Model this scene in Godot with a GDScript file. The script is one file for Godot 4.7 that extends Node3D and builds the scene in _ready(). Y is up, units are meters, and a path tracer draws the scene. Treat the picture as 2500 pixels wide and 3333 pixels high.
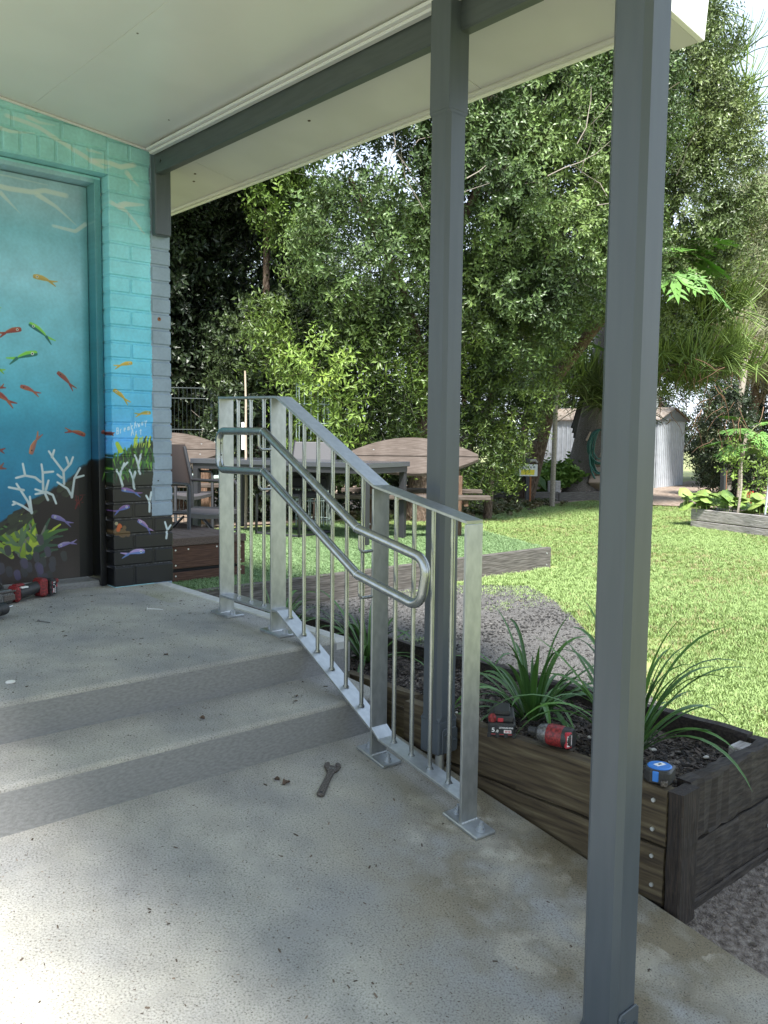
extends Node3D
# A back verandah: concrete steps and ramp with a galvanised balustrade, painted brick wall, planter box and garden beyond.

var rng := RandomNumberGenerator.new()
var M := {}
var counts := {}


# ---------- mesh builder ----------
class MB:
	var v := PackedVector3Array()
	var n := PackedVector3Array()
	var uv := PackedVector2Array()
	var uv2 := PackedVector2Array()
	var c := PackedColorArray()
	var mural := false
	var planar := false
	var colored := false
	var col := Color.WHITE
	var xf := Transform3D()

	func pt(p: Vector3, nn: Vector3) -> void:
		var q := xf * p
		v.append(q)
		n.append((xf.basis * nn).normalized())
		if mural:
			uv.append(Vector2((q.x + 1.0) / 1.1, (2.5 - q.y) / 2.5))
		elif planar:
			uv.append(Vector2(q.x, q.z - q.y))
			uv2.append(Vector2((q.x + 2.8) / 2.8, clampf(q.z / 5.0, 0.004, 0.996)))
		if colored:
			c.append(col)

	func tri(a: Vector3, b: Vector3, d: Vector3, na: Vector3, nb: Vector3, nd: Vector3) -> void:
		if (b - a).cross(d - a).dot(na + nb + nd) > 0.0:
			pt(a, na); pt(d, nd); pt(b, nb)
		else:
			pt(a, na); pt(b, nb); pt(d, nd)

	func face(p: Array, nn: Vector3) -> void:
		for i in range(1, p.size() - 1):
			tri(p[0], p[i], p[i + 1], nn, nn, nn)

	func quad(a: Vector3, b: Vector3, d: Vector3, e: Vector3, out: Vector3) -> void:
		var nn := (b - a).cross(d - a)
		if nn.length() < 1e-12:
			nn = (d - a).cross(e - a)
		nn = nn.normalized()
		if nn.dot(out) < 0.0:
			nn = -nn
		tri(a, b, d, nn, nn, nn)
		tri(a, d, e, nn, nn, nn)

	# box from corner lo to corner hi with chamfered edges
	func box(lo: Vector3, hi: Vector3, b := 0.0) -> void:
		var ctr := (lo + hi) * 0.5
		var h := (hi - lo) * 0.5
		b = minf(b, minf(h.x, minf(h.y, h.z)) * 0.9)
		for ax in 3:
			var i := (ax + 1) % 3
			var j := (ax + 2) % 3
			for s in [-1.0, 1.0]:
				var q := []
				for k in [[-1, -1], [1, -1], [1, 1], [-1, 1]]:
					var p := Vector3()
					p[ax] = s * h[ax]
					p[i] = k[0] * (h[i] - b)
					p[j] = k[1] * (h[j] - b)
					q.append(ctr + p)
				var o := Vector3()
				o[ax] = s
				quad(q[0], q[1], q[2], q[3], o)
		if b <= 0.0:
			return
		for ax in 3:
			var i := (ax + 1) % 3
			var j := (ax + 2) % 3
			for si in [-1.0, 1.0]:
				for sj in [-1.0, 1.0]:
					var q := []
					for k in [[-1, 0], [1, 0], [1, 1], [-1, 1]]:
						var p := Vector3()
						p[ax] = k[0] * (h[ax] - b)
						p[i] = si * (h[i] - b * k[1])
						p[j] = sj * (h[j] - b * (1 - k[1]))
						q.append(ctr + p)
					var o := Vector3()
					o[i] = si
					o[j] = sj
					quad(q[0], q[1], q[2], q[3], o)
		for sx in [-1.0, 1.0]:
			for sy in [-1.0, 1.0]:
				for sz in [-1.0, 1.0]:
					var s := Vector3(sx, sy, sz)
					var o := s.normalized()
					tri(ctr + s * (h - Vector3(0, b, b)), ctr + s * (h - Vector3(b, 0, b)), ctr + s * (h - Vector3(b, b, 0)), o, o, o)

	func frame(t: Vector3, up := Vector3.UP) -> Basis:
		if absf(t.dot(up)) > 0.95:
			up = Vector3.RIGHT
		var x := up.cross(t).normalized()
		return Basis(x, t.cross(x).normalized(), t)

	func tube(p: Array, r0: float, r1 := -1.0, sides := 10, caps := true, bump := 0.0, seed_ := 1.0) -> void:
		if r1 < 0.0:
			r1 = r0
		var rings := []
		var nors := []
		var fr := Basis()
		for k in p.size():
			var t: Vector3
			if k == 0:
				t = (p[1] - p[0]).normalized()
			elif k == p.size() - 1:
				t = (p[k] - p[k - 1]).normalized()
			else:
				t = ((p[k + 1] - p[k]).normalized() + (p[k] - p[k - 1]).normalized()).normalized()
			if k == 0:
				fr = frame(t)
			else:
				var q := Quaternion(fr.z, t) if fr.z.dot(t) > -0.999 else Quaternion()
				fr = (Basis(q) * fr).orthonormalized()
			var r := lerpf(r0, r1, float(k) / (p.size() - 1))
			var ring := []
			var nor := []
			for i in sides:
				var a := TAU * i / sides
				var d := fr.x * cos(a) + fr.y * sin(a)
				var rr := r * (1.0 + bump * sin(a * 3.0 + k * 1.7 * seed_) + bump * 0.6 * sin(a * 5.0 - k * 2.3 + seed_))
				ring.append(p[k] + d * rr)
				nor.append(d)
			rings.append(ring)
			nors.append(nor)
		for k in p.size() - 1:
			for i in sides:
				var j := (i + 1) % sides
				tri(rings[k][i], rings[k][j], rings[k + 1][j], nors[k][i], nors[k][j], nors[k + 1][j])
				tri(rings[k][i], rings[k + 1][j], rings[k + 1][i], nors[k][i], nors[k + 1][j], nors[k + 1][i])
		if caps:
			face(rings[0], (p[0] - p[1]).normalized())
			face(rings[-1], (p[-1] - p[-2]).normalized())

	# profile [radius, height] turned about +Y
	func lathe(prof: Array, sides := 16) -> void:
		for k in prof.size() - 1:
			var a: Vector2 = prof[k]
			var b: Vector2 = prof[k + 1]
			var d := (b - a)
			var nn := Vector2(d.y, -d.x).normalized()
			for i in sides:
				var t0 := TAU * i / sides
				var t1 := TAU * (i + 1) / sides
				var c0 := Vector3(cos(t0), 0, sin(t0))
				var c1 := Vector3(cos(t1), 0, sin(t1))
				var p0 := c0 * a.x + Vector3.UP * a.y
				var p1 := c1 * a.x + Vector3.UP * a.y
				var q0 := c0 * b.x + Vector3.UP * b.y
				var q1 := c1 * b.x + Vector3.UP * b.y
				var n0 := c0 * nn.x + Vector3.UP * nn.y
				var n1 := c1 * nn.x + Vector3.UP * nn.y
				if a.x > 1e-6:
					tri(p0, p1, q1, n0, n1, n1)
				if b.x > 1e-6:
					tri(p0, q1, q0, n0, n1, n0)

	# polygon in the XY plane pushed from z0 to z1, edges chamfered by b
	func prism(poly: PackedVector2Array, z0: float, z1: float, b := 0.0, smooth := false) -> void:
		if Geometry2D.is_polygon_clockwise(poly):
			poly.reverse()
		var inner := poly
		if b > 0.0:
			var off := Geometry2D.offset_polygon(poly, -b)
			var m := PackedVector2Array()
			for i in poly.size():
				var pr := poly[(i + poly.size() - 1) % poly.size()]
				var nx := poly[(i + 1) % poly.size()]
				var e0 := (poly[i] - pr).normalized()
				var e1 := (nx - poly[i]).normalized()
				var n0 := Vector2(-e0.y, e0.x)
				var n1 := Vector2(-e1.y, e1.x)
				var bis := (n0 + n1).normalized()
				m.append(poly[i] + bis * (b / maxf(0.5, bis.dot(n0))))
			inner = m
		var idx := Geometry2D.triangulate_polygon(inner)
		for k in range(0, idx.size(), 3):
			var a := inner[idx[k]]
			var d := inner[idx[k + 1]]
			var e := inner[idx[k + 2]]
			tri(Vector3(a.x, a.y, z1), Vector3(d.x, d.y, z1), Vector3(e.x, e.y, z1), Vector3.BACK, Vector3.BACK, Vector3.BACK)
			tri(Vector3(a.x, a.y, z0), Vector3(d.x, d.y, z0), Vector3(e.x, e.y, z0), Vector3.FORWARD, Vector3.FORWARD, Vector3.FORWARD)
		var en := []
		for i in poly.size():
			var e := (poly[(i + 1) % poly.size()] - poly[i]).normalized()
			en.append(Vector3(e.y, -e.x, 0))
		for i in poly.size():
			var j := (i + 1) % poly.size()
			var na: Vector3 = en[i]
			var nb: Vector3 = en[i]
			if smooth:
				na = (en[i] + en[(i + poly.size() - 1) % poly.size()]).normalized()
				nb = (en[i] + en[j]).normalized()
			var a := Vector3(poly[i].x, poly[i].y, z0 + b)
			var d := Vector3(poly[j].x, poly[j].y, z0 + b)
			var e := Vector3(poly[j].x, poly[j].y, z1 - b)
			var f := Vector3(poly[i].x, poly[i].y, z1 - b)
			tri(a, d, e, na, nb, nb)
			tri(a, e, f, na, nb, na)
			if b > 0.0:
				quad(f, e, Vector3(inner[j].x, inner[j].y, z1), Vector3(inner[i].x, inner[i].y, z1), en[i] + Vector3.BACK)
				quad(a, d, Vector3(inner[j].x, inner[j].y, z0), Vector3(inner[i].x, inner[i].y, z0), en[i] + Vector3.FORWARD)

	func mesh() -> ArrayMesh:
		var a := []
		a.resize(Mesh.ARRAY_MAX)
		a[Mesh.ARRAY_VERTEX] = v
		a[Mesh.ARRAY_NORMAL] = n
		if uv.size() == v.size():
			a[Mesh.ARRAY_TEX_UV] = uv
		if uv2.size() == v.size():
			a[Mesh.ARRAY_TEX_UV2] = uv2
		if c.size() == v.size():
			a[Mesh.ARRAY_COLOR] = c
		var m := ArrayMesh.new()
		m.add_surface_from_arrays(Mesh.PRIMITIVE_TRIANGLES, a)
		return m


# ---------- node helpers ----------
func numbered(called: String) -> String:
	var k: int = counts.get(called, 0)
	counts[called] = k + 1
	return called if k == 0 else "%s_%03d" % [called, k]


func tag(o: Node, label: String, category: String, group := "") -> Node:
	o.set_meta("label", label)
	o.set_meta("category", category)
	if group:
		o.set_meta("group", group)
	return o


func thing(called: String, label: String, category: String, at := Vector3.ZERO, turn := 0.0, group := "") -> Node3D:
	var o := Node3D.new()
	o.name = numbered(called)
	add_child(o)
	o.position = at
	o.rotation.y = turn
	tag(o, label, category, group)
	return o


func dup(root: Node3D, at: Vector3, turn: float, label: String, group := "") -> Node3D:
	var r: Node3D = root.duplicate()
	r.name = numbered(str(root.name))
	add_child(r)
	r.position = at
	r.rotation.y = turn
	r.set_meta("label", label)
	if group:
		r.set_meta("group", group)
	return r


func put(called: String, m: Mesh, mat: Material, parent: Node = null) -> MeshInstance3D:
	var o := MeshInstance3D.new()
	o.mesh = m
	o.material_override = mat
	if parent == null:
		o.name = numbered(called)
		add_child(o)
	else:
		o.name = called
		parent.add_child(o, true)
	return o


func obj(called: String, b: MB, mat: Material, parent: Node = null) -> MeshInstance3D:
	return put(called, b.mesh(), mat, parent)


func struct(called: String, b: MB, mat: Material) -> MeshInstance3D:
	var o := obj(called, b, mat)
	o.set_meta("kind", "structure")
	return o


func stuff(called: String, m: Mesh, mat: Material, xfs: Array, cols: PackedColorArray, parent: Node = null) -> MultiMeshInstance3D:
	var mm := MultiMesh.new()
	mm.transform_format = MultiMesh.TRANSFORM_3D
	mm.use_colors = cols.size() > 0
	mm.mesh = m
	mm.instance_count = xfs.size()
	for i in xfs.size():
		mm.set_instance_transform(i, xfs[i])
		if cols.size():
			mm.set_instance_color(i, cols[i])
	var o := MultiMeshInstance3D.new()
	o.multimesh = mm
	o.material_override = mat
	o.set_meta("kind", "stuff")
	if parent == null:
		o.name = numbered(called)
		add_child(o)
	else:
		o.name = called
		parent.add_child(o, true)
	return o


func bx(lo: Vector3, hi: Vector3, b := 0.0) -> MB:
	var m := MB.new()
	m.box(lo, hi, b)
	return m


func tb(p: Array, r0: float, r1 := -1.0, sides := 10) -> MB:
	var m := MB.new()
	m.tube(p, r0, r1, sides)
	return m


# ---------- materials ----------
func srgb(r: float, g: float, b: float) -> Color:
	return Color(r, g, b).linear_to_srgb()


func ntex(freq: float, ramp: Array, sd := 1, size := 512, oct := 4, kind := FastNoiseLite.TYPE_SIMPLEX_SMOOTH, normal := 0.0) -> NoiseTexture2D:
	var f := FastNoiseLite.new()
	f.seed = sd
	f.noise_type = kind
	f.frequency = freq
	f.fractal_octaves = oct
	f.fractal_type = FastNoiseLite.FRACTAL_FBM if oct > 1 else FastNoiseLite.FRACTAL_NONE
	var t := NoiseTexture2D.new()
	t.noise = f
	t.width = size
	t.height = size
	t.seamless = true
	if normal > 0.0:
		t.as_normal_map = true
		t.bump_strength = normal
	elif ramp.size():
		var g := Gradient.new()
		var offs := PackedFloat32Array()
		var cols := PackedColorArray()
		for e in ramp:
			offs.append(e[0])
			cols.append(e[1])
		g.offsets = offs
		g.colors = cols
		t.color_ramp = g
	return t


func mat(col: Color, rough := 0.7, metal := 0.0) -> StandardMaterial3D:
	var m := StandardMaterial3D.new()
	m.albedo_color = col
	m.roughness = rough
	m.metallic = metal
	return m


func tri_mat(tex: Texture2D, scale: Vector3, rough: float, metal := 0.0, world := true, nor: Texture2D = null, ns := 1.0) -> StandardMaterial3D:
	var m := mat(Color.WHITE, rough, metal)
	m.albedo_texture = tex
	m.uv1_triplanar = true
	m.uv1_world_triplanar = world
	m.uv1_scale = scale
	if nor:
		m.normal_enabled = true
		m.normal_texture = nor
		m.normal_scale = ns
	return m


func leaf_mat(rough := 0.5, back := Color(0.10, 0.16, 0.02)) -> StandardMaterial3D:
	var m := mat(Color.WHITE, rough)
	m.vertex_color_use_as_albedo = true
	if back.r + back.g > 0.0:
		m.backlight_enabled = true
		m.backlight = back
	return m


func make_materials() -> void:
	var fine_n := ntex(0.05, [], 5, 512, 4, FastNoiseLite.TYPE_SIMPLEX_SMOOTH, 3.0)
	var grain_n := ntex(0.03, [], 15, 512, 4, FastNoiseLite.TYPE_SIMPLEX_SMOOTH, 4.0)
	# galvanised steel with its spangle
	M.galv = tri_mat(ntex(0.03, [[0.2, srgb(0.36, 0.38, 0.39)], [0.5, srgb(0.40, 0.42, 0.43)], [0.8, srgb(0.44, 0.46, 0.47)]], 3, 512, 4), Vector3(2, 1.0, 2), 0.36, 0.75, false)
	M.galv_tube = tri_mat(ntex(0.03, [[0.2, srgb(0.33, 0.35, 0.35)], [0.8, srgb(0.44, 0.46, 0.46)]], 4, 256, 3), Vector3(4, 1.2, 4), 0.27, 0.85, false)
	M.weld = mat(srgb(0.66, 0.68, 0.68), 0.4, 0.8)
	M.bolt = mat(srgb(0.42, 0.45, 0.48), 0.35, 0.55)
	# grey post paint, brush marked
	M.post = tri_mat(ntex(0.02, [[0.3, srgb(0.066, 0.079, 0.092)], [0.7, srgb(0.072, 0.085, 0.099)]], 6, 256, 3), Vector3(5, 0.5, 5), 0.36, 0.0, true)
	M.beam = tri_mat(ntex(0.02, [[0.3, srgb(0.052, 0.062, 0.066)], [0.7, srgb(0.062, 0.073, 0.078)]], 7, 256, 3), Vector3(8, 8, 0.8), 0.4, 0.0, true, grain_n, 0.06)
	M.ceiling = tri_mat(ntex(0.01, [[0.3, srgb(0.63, 0.62, 0.655)], [0.7, srgb(0.655, 0.645, 0.68)]], 8, 256, 3), Vector3(0.7, 0.7, 0.7), 0.3)
	M.soffit = tri_mat(ntex(0.01, [[0.3, srgb(0.55, 0.53, 0.545)], [0.7, srgb(0.58, 0.56, 0.575)]], 9, 256, 3), Vector3(0.8, 0.8, 0.8), 0.5)
	M.white = mat(srgb(0.78, 0.77, 0.75), 0.45)
	M.roof = mat(srgb(0.3, 0.3, 0.3), 0.6)
	# concrete: fine sand and pits; the stains are laid over it from a map of their own
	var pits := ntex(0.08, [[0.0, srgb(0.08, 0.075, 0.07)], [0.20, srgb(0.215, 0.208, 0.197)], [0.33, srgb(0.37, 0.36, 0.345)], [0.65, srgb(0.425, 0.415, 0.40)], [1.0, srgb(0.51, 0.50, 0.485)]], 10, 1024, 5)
	var conc_n := ntex(0.07, [], 11, 1024, 5, FastNoiseLite.TYPE_SIMPLEX_SMOOTH, 5.0)
	M.conc_base = mat(Color.WHITE, 0.85)
	M.conc_base.albedo_texture = pits
	M.conc_base.uv1_scale = Vector3(1.45, 1.45, 1)
	M.conc_base.normal_enabled = true
	M.conc_base.normal_texture = conc_n
	M.conc_base.normal_scale = 0.45
	M.conc_base.detail_enabled = true
	M.conc_base.detail_albedo = stain_map()
	M.conc_base.detail_uv_layer = BaseMaterial3D.DETAIL_UV_2
	M.conc_base.detail_blend_mode = BaseMaterial3D.BLEND_MODE_MUL
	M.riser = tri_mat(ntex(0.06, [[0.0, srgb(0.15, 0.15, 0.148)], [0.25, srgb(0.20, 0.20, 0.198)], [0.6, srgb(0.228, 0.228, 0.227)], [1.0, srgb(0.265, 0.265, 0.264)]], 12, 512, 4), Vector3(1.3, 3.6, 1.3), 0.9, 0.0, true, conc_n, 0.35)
	M.conc_edge = tri_mat(ntex(0.03, [[0.2, srgb(0.42, 0.42, 0.40)], [0.8, srgb(0.52, 0.52, 0.50)]], 13, 256, 4), Vector3(2, 2, 2), 0.8, 0.0, true, conc_n, 0.4)
	# timbers
	M.sleeper = wood([[0.10, srgb(0.024, 0.016, 0.009)], [0.35, srgb(0.055, 0.039, 0.021)], [0.62, srgb(0.082, 0.062, 0.034)], [0.9, srgb(0.125, 0.103, 0.060)]], 20, Vector3(3.0, 5.0, 0.35), 0.4)
	M.sleeper_dark = wood([[0.2, srgb(0.014, 0.010, 0.009)], [0.5, srgb(0.030, 0.023, 0.019)], [0.85, srgb(0.052, 0.041, 0.033)]], 21, Vector3(0.9, 7, 6), 0.7)
	M.sleeper_post = wood([[0.2, srgb(0.011, 0.008, 0.007)], [0.55, srgb(0.025, 0.018, 0.014)], [0.85, srgb(0.058, 0.037, 0.026)]], 22, Vector3(14, 1.0, 14), 0.8)
	M.sleeper_grey = wood([[0.15, srgb(0.050, 0.044, 0.037)], [0.5, srgb(0.095, 0.086, 0.075)], [0.85, srgb(0.15, 0.14, 0.125)]], 23, Vector3(0.5, 9, 7), 0.8)
	M.grey_old = wood([[0.15, srgb(0.20, 0.18, 0.17)], [0.5, srgb(0.34, 0.315, 0.30)], [0.85, srgb(0.46, 0.44, 0.43)]], 24, Vector3(0.5, 8, 8), 0.7)
	M.deck = wood([[0.2, srgb(0.075, 0.050, 0.040)], [0.6, srgb(0.11, 0.078, 0.064)], [0.9, srgb(0.14, 0.105, 0.09)]], 25, Vector3(9, 9, 0.6), 0.5)
	M.deck_face = wood([[0.2, srgb(0.055, 0.024, 0.014)], [0.6, srgb(0.088, 0.040, 0.024)], [0.9, srgb(0.115, 0.058, 0.038)]], 26, Vector3(0.6, 9, 9), 0.5)
	M.bench = wood([[0.2, srgb(0.058, 0.043, 0.033)], [0.55, srgb(0.090, 0.069, 0.055)], [0.85, srgb(0.13, 0.107, 0.090)]], 27, Vector3(0.6, 7, 7), 0.55)
	M.bench_leg = wood([[0.2, srgb(0.085, 0.045, 0.026)], [0.6, srgb(0.13, 0.075, 0.045)], [0.9, srgb(0.18, 0.12, 0.08)]], 28, Vector3(9, 0.8, 9), 0.6)
	M.stake = wood([[0.2, srgb(0.40, 0.31, 0.23)], [0.8, srgb(0.55, 0.45, 0.36)]], 29, Vector3(12, 0.8, 12), 0.5)
	# bark
	var bark_n := ntex(0.03, [], 31, 512, 5, FastNoiseLite.TYPE_SIMPLEX_SMOOTH, 8.0)
	M.bark = tri_mat(ntex(0.02, [[0.2, srgb(0.045, 0.028, 0.018)], [0.5, srgb(0.12, 0.08, 0.055)], [0.85, srgb(0.24, 0.19, 0.15)]], 30, 512, 5), Vector3(3, 0.9, 3), 0.9, 0.0, true, bark_n, 1.2)
	M.bark_grey = tri_mat(ntex(0.06, [[0.25, srgb(0.045, 0.038, 0.030)], [0.5, srgb(0.13, 0.115, 0.10)], [0.8, srgb(0.30, 0.28, 0.25)]], 32, 512, 4), Vector3(1.6, 2.2, 1.6), 0.9, 0.0, true, bark_n, 1.4)
	M.bark_pale = tri_mat(ntex(0.03, [[0.2, srgb(0.22, 0.19, 0.15)], [0.8, srgb(0.42, 0.37, 0.31)]], 33, 256, 4), Vector3(2, 6, 2), 0.85, 0.0, true, bark_n, 0.7)
	M.twig = mat(srgb(0.085, 0.06, 0.045), 0.9)
	M.twig_pale = mat(srgb(0.30, 0.26, 0.22), 0.9)
	# ground
	M.soil_lawn = tri_mat(ntex(0.02, [[0.25, srgb(0.25, 0.21, 0.13)], [0.45, srgb(0.25, 0.27, 0.10)], [0.8, srgb(0.29, 0.34, 0.12)]], 40, 512, 5), Vector3(0.28, 0.28, 0.28), 0.95)
	M.gravel = tri_mat(ntex(0.11, [[0.1, srgb(0.035, 0.033, 0.030)], [0.45, srgb(0.10, 0.096, 0.09)], [0.7, srgb(0.16, 0.153, 0.145)], [0.95, srgb(0.26, 0.25, 0.235)]], 41, 512, 3), Vector3(1.6, 1.6, 1.6), 0.95, 0.0, true, conc_n, 1.5)
	M.soil = tri_mat(ntex(0.04, [[0.15, srgb(0.075, 0.058, 0.048)], [0.5, srgb(0.17, 0.14, 0.12)], [0.9, srgb(0.27, 0.235, 0.205)]], 42, 512, 5), Vector3(1.3, 1.3, 1.3), 0.97, 0.0, true, conc_n, 1.6)
	M.dirt = tri_mat(ntex(0.03, [[0.15, srgb(0.15, 0.105, 0.075)], [0.5, srgb(0.27, 0.205, 0.155)], [0.9, srgb(0.38, 0.31, 0.25)]], 43, 512, 5), Vector3(0.5, 0.5, 0.5), 0.97)
	M.turf = tri_mat(ntex(0.12, [[0.15, srgb(0.13, 0.21, 0.085)], [0.5, srgb(0.18, 0.28, 0.12)], [0.85, srgb(0.23, 0.34, 0.155)]], 44, 512, 3), Vector3(3, 3, 3), 0.9, 0.0, true, conc_n, 2.0)
	M.grass = leaf_mat(0.55, Color(0.30, 0.36, 0.12))
	M.leaf = leaf_mat(0.42, Color(0.18, 0.26, 0.04))
	M.leaf_dark = leaf_mat(0.42, Color(0.0, 0.0, 0.0))
	M.leaf_matt = leaf_mat(0.55, Color(0.20, 0.26, 0.06))
	M.chip = leaf_mat(0.85, Color(0, 0, 0))
	# made things
	M.black_plastic = tri_mat(ntex(0.05, [[0.3, srgb(0.018, 0.018, 0.019)], [0.8, srgb(0.04, 0.04, 0.04)]], 50, 256, 3), Vector3(12, 12, 12), 0.5, 0.0, false)
	M.red_plastic = tri_mat(ntex(0.04, [[0.25, srgb(0.09, 0.012, 0.013)], [0.6, srgb(0.25, 0.018, 0.02)], [0.9, srgb(0.30, 0.035, 0.035)]], 51, 256, 4), Vector3(9, 9, 9), 0.45, 0.0, false)
	M.grey_metal = tri_mat(ntex(0.04, [[0.3, srgb(0.10, 0.10, 0.10)], [0.8, srgb(0.24, 0.24, 0.235)]], 52, 256, 4), Vector3(12, 12, 12), 0.42, 0.7, false)
	M.steel_dark = tri_mat(ntex(0.04, [[0.25, srgb(0.085, 0.072, 0.064)], [0.8, srgb(0.19, 0.17, 0.155)]], 53, 256, 4), Vector3(14, 14, 14), 0.48, 0.65, false)
	M.chrome = mat(srgb(0.6, 0.6, 0.6), 0.25, 0.95)
	M.blue = mat(srgb(0.035, 0.18, 0.56), 0.4)
	M.print_white = mat(srgb(0.75, 0.75, 0.75), 0.6)
	M.print_red = mat(srgb(0.42, 0.025, 0.04), 0.5)
	M.anodised = mat(srgb(0.028, 0.029, 0.033), 0.42, 0.1)
	M.sling = tri_mat(ntex(0.2, [[0.3, srgb(0.018, 0.011, 0.009)], [0.7, srgb(0.028, 0.018, 0.015)]], 54, 256, 2), Vector3(6, 30, 6), 0.75, 0.0, false)
	M.sling_grey = tri_mat(ntex(0.2, [[0.3, srgb(0.11, 0.108, 0.11)], [0.7, srgb(0.145, 0.143, 0.145)]], 55, 256, 2), Vector3(6, 30, 6), 0.75, 0.0, false)
	M.seat_grey = mat(srgb(0.07, 0.065, 0.07), 0.6)
	M.cushion = mat(srgb(0.02, 0.02, 0.022), 0.7)
	M.table_top = mat(srgb(0.055, 0.060, 0.072), 0.2)
	M.zinc = tri_mat(ntex(0.02, [[0.3, srgb(0.40, 0.43, 0.46)], [0.7, srgb(0.50, 0.53, 0.56)]], 56, 256, 3), Vector3(1.5, 0.8, 1.5), 0.45, 0.35)
	M.zinc_dark = mat(srgb(0.24, 0.26, 0.28), 0.5, 0.3)
	M.shed_roof = tri_mat(ntex(0.03, [[0.3, srgb(0.15, 0.115, 0.085)], [0.7, srgb(0.30, 0.26, 0.22)]], 57, 256, 4), Vector3(1, 1, 1), 0.8)
	M.hose = mat(srgb(0.02, 0.115, 0.09), 0.35)
	M.wire = mat(srgb(0.42, 0.52, 0.47), 0.5, 0.2)
	M.wire_dark = mat(srgb(0.045, 0.06, 0.062), 0.5, 0.3)
	M.rust = mat(srgb(0.30, 0.11, 0.04), 0.8)
	M.sign_white = mat(srgb(0.72, 0.72, 0.70), 0.5)
	M.sign_yellow = mat(srgb(0.75, 0.62, 0.04), 0.5)
	M.red_paint = mat(srgb(0.45, 0.04, 0.02), 0.5)
	M.mint = mat(srgb(0.55, 0.68, 0.64), 0.4)
	M.terracotta = mat(srgb(0.42, 0.32, 0.25), 0.85)
	M.white_stone = mat(srgb(0.7, 0.69, 0.66), 0.8)
	# painted wall
	var mt := ImageTexture.create_from_image(paint_mural())
	M.mural = mat(Color.WHITE, 0.42)
	M.mural.albedo_texture = mt
	M.mortar = M.mural


func wood(ramp: Array, sd: int, scale: Vector3, bump: float) -> StandardMaterial3D:
	return tri_mat(ntex(0.017, ramp, sd, 512, 6), scale, 0.8, 0.0, false, ntex(0.02, [], sd + 100, 256, 4, FastNoiseLite.TYPE_SIMPLEX_SMOOTH, 6.0), bump)


# dirt and efflorescence of the concrete: x -2.8..0, z 0..5, tints around white
func stain_map() -> ImageTexture:
	var w := 448
	var h := 800
	var f := FastNoiseLite.new()
	f.frequency = 0.012
	f.fractal_octaves = 4
	f.seed = 71
	var g := FastNoiseLite.new()
	g.frequency = 0.045
	g.fractal_octaves = 3
	g.seed = 72
	var a := f.get_image(w, h).get_data()
	var b := g.get_image(w, h).get_data()
	var out := PackedByteArray()
	out.resize(w * h * 3)
	var sp := [Vector3(-0.36, 2.78, 0.12), Vector3(-0.30, 2.62, 0.08), Vector3(-0.62, 3.02, 0.07), Vector3(-0.42, 3.02, 0.10), Vector3(-0.28, 2.42, 0.08), Vector3(-0.12, 2.62, 0.07), Vector3(-0.5, 2.5, 0.06), Vector3(-0.75, 3.18, 0.08), Vector3(-0.20, 3.5, 0.12), Vector3(-0.35, 3.25, 0.07)]
	for y in h:
		var z := y * 5.0 / h
		for x in w:
			var X := x * 2.8 / w - 2.8
			var i := y * w + x
			var n1 := a[i] / 255.0 - 0.5
			var n2 := b[i] / 255.0 - 0.5
			var r := 1.0 + n1 * 0.22 + n2 * 0.10
			var gg := 1.0 + n1 * 0.20 + n2 * 0.10
			var bb := 0.98 + n1 * 0.14 + n2 * 0.10
			if z > 1.895:
				# brown damp dirt on the low side of the ramp
				var e := (X + 0.95 - 0.35 * (z - 2.5) * -0.4) / 0.5
				var k := clampf(e, 0.0, 1.0) * clampf((z - 2.1) / 0.6, 0.0, 1.0) * clampf(0.70 + n1 * 1.5 + n2 * 1.2, 0.0, 1.0)
				r *= 1.0 - 0.30 * k
				gg *= 1.0 - 0.345 * k
				bb *= 1.0 - 0.43 * k
				for s in sp:
					var d: float = Vector2(X - s.x, z - s.y).length() / s.z
					if d < 1.6:
						var t := clampf(1.3 - d + n2 * 2.6 + n1 * 2.0, 0.0, 1.0) * 0.40
						r = lerpf(r, 1.25, t)
						gg = lerpf(gg, 1.25, t)
						bb = lerpf(bb, 1.22, t)
			elif z < 1.62 and X > -0.3 and z > 0.05 and z < 0.7:
				bb *= 0.94 + n1 * 0.2
			out[i * 3] = int(clampf(r * 0.9, 0.0, 1.0) * 255.0)
			out[i * 3 + 1] = int(clampf(gg * 0.9, 0.0, 1.0) * 255.0)
			out[i * 3 + 2] = int(clampf(bb * 0.9, 0.0, 1.0) * 255.0)
	return ImageTexture.create_from_image(Image.create_from_data(w, h, false, Image.FORMAT_RGB8, out))


# ---------- the mural: painted on door, frame and bricks, x -1..0.1, y 0..2.5 ----------
const MW := 528
const MH := 1200
var px := PackedByteArray()


func dab(x: float, y: float, r: float, c: Color, al := 1.0, soft := 1.2) -> void:
	var u := (x + 1.0) * 480.0
	var w := (2.5 - y) * 480.0
	var R := r * 480.0
	for j in range(maxi(0, int(w - R - 1)), mini(MH, int(w + R + 2))):
		for i in range(maxi(0, int(u - R - 1)), mini(MW, int(u + R + 2))):
			var d := sqrt((i + 0.5 - u) ** 2 + (j + 0.5 - w) ** 2)
			var k := clampf((R - d) / soft + 0.5, 0.0, 1.0) * al
			if k > 0.0:
				var o := (j * MW + i) * 3
				px[o] = int(lerpf(px[o], c.r8, k))
				px[o + 1] = int(lerpf(px[o + 1], c.g8, k))
				px[o + 2] = int(lerpf(px[o + 2], c.b8, k))


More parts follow.
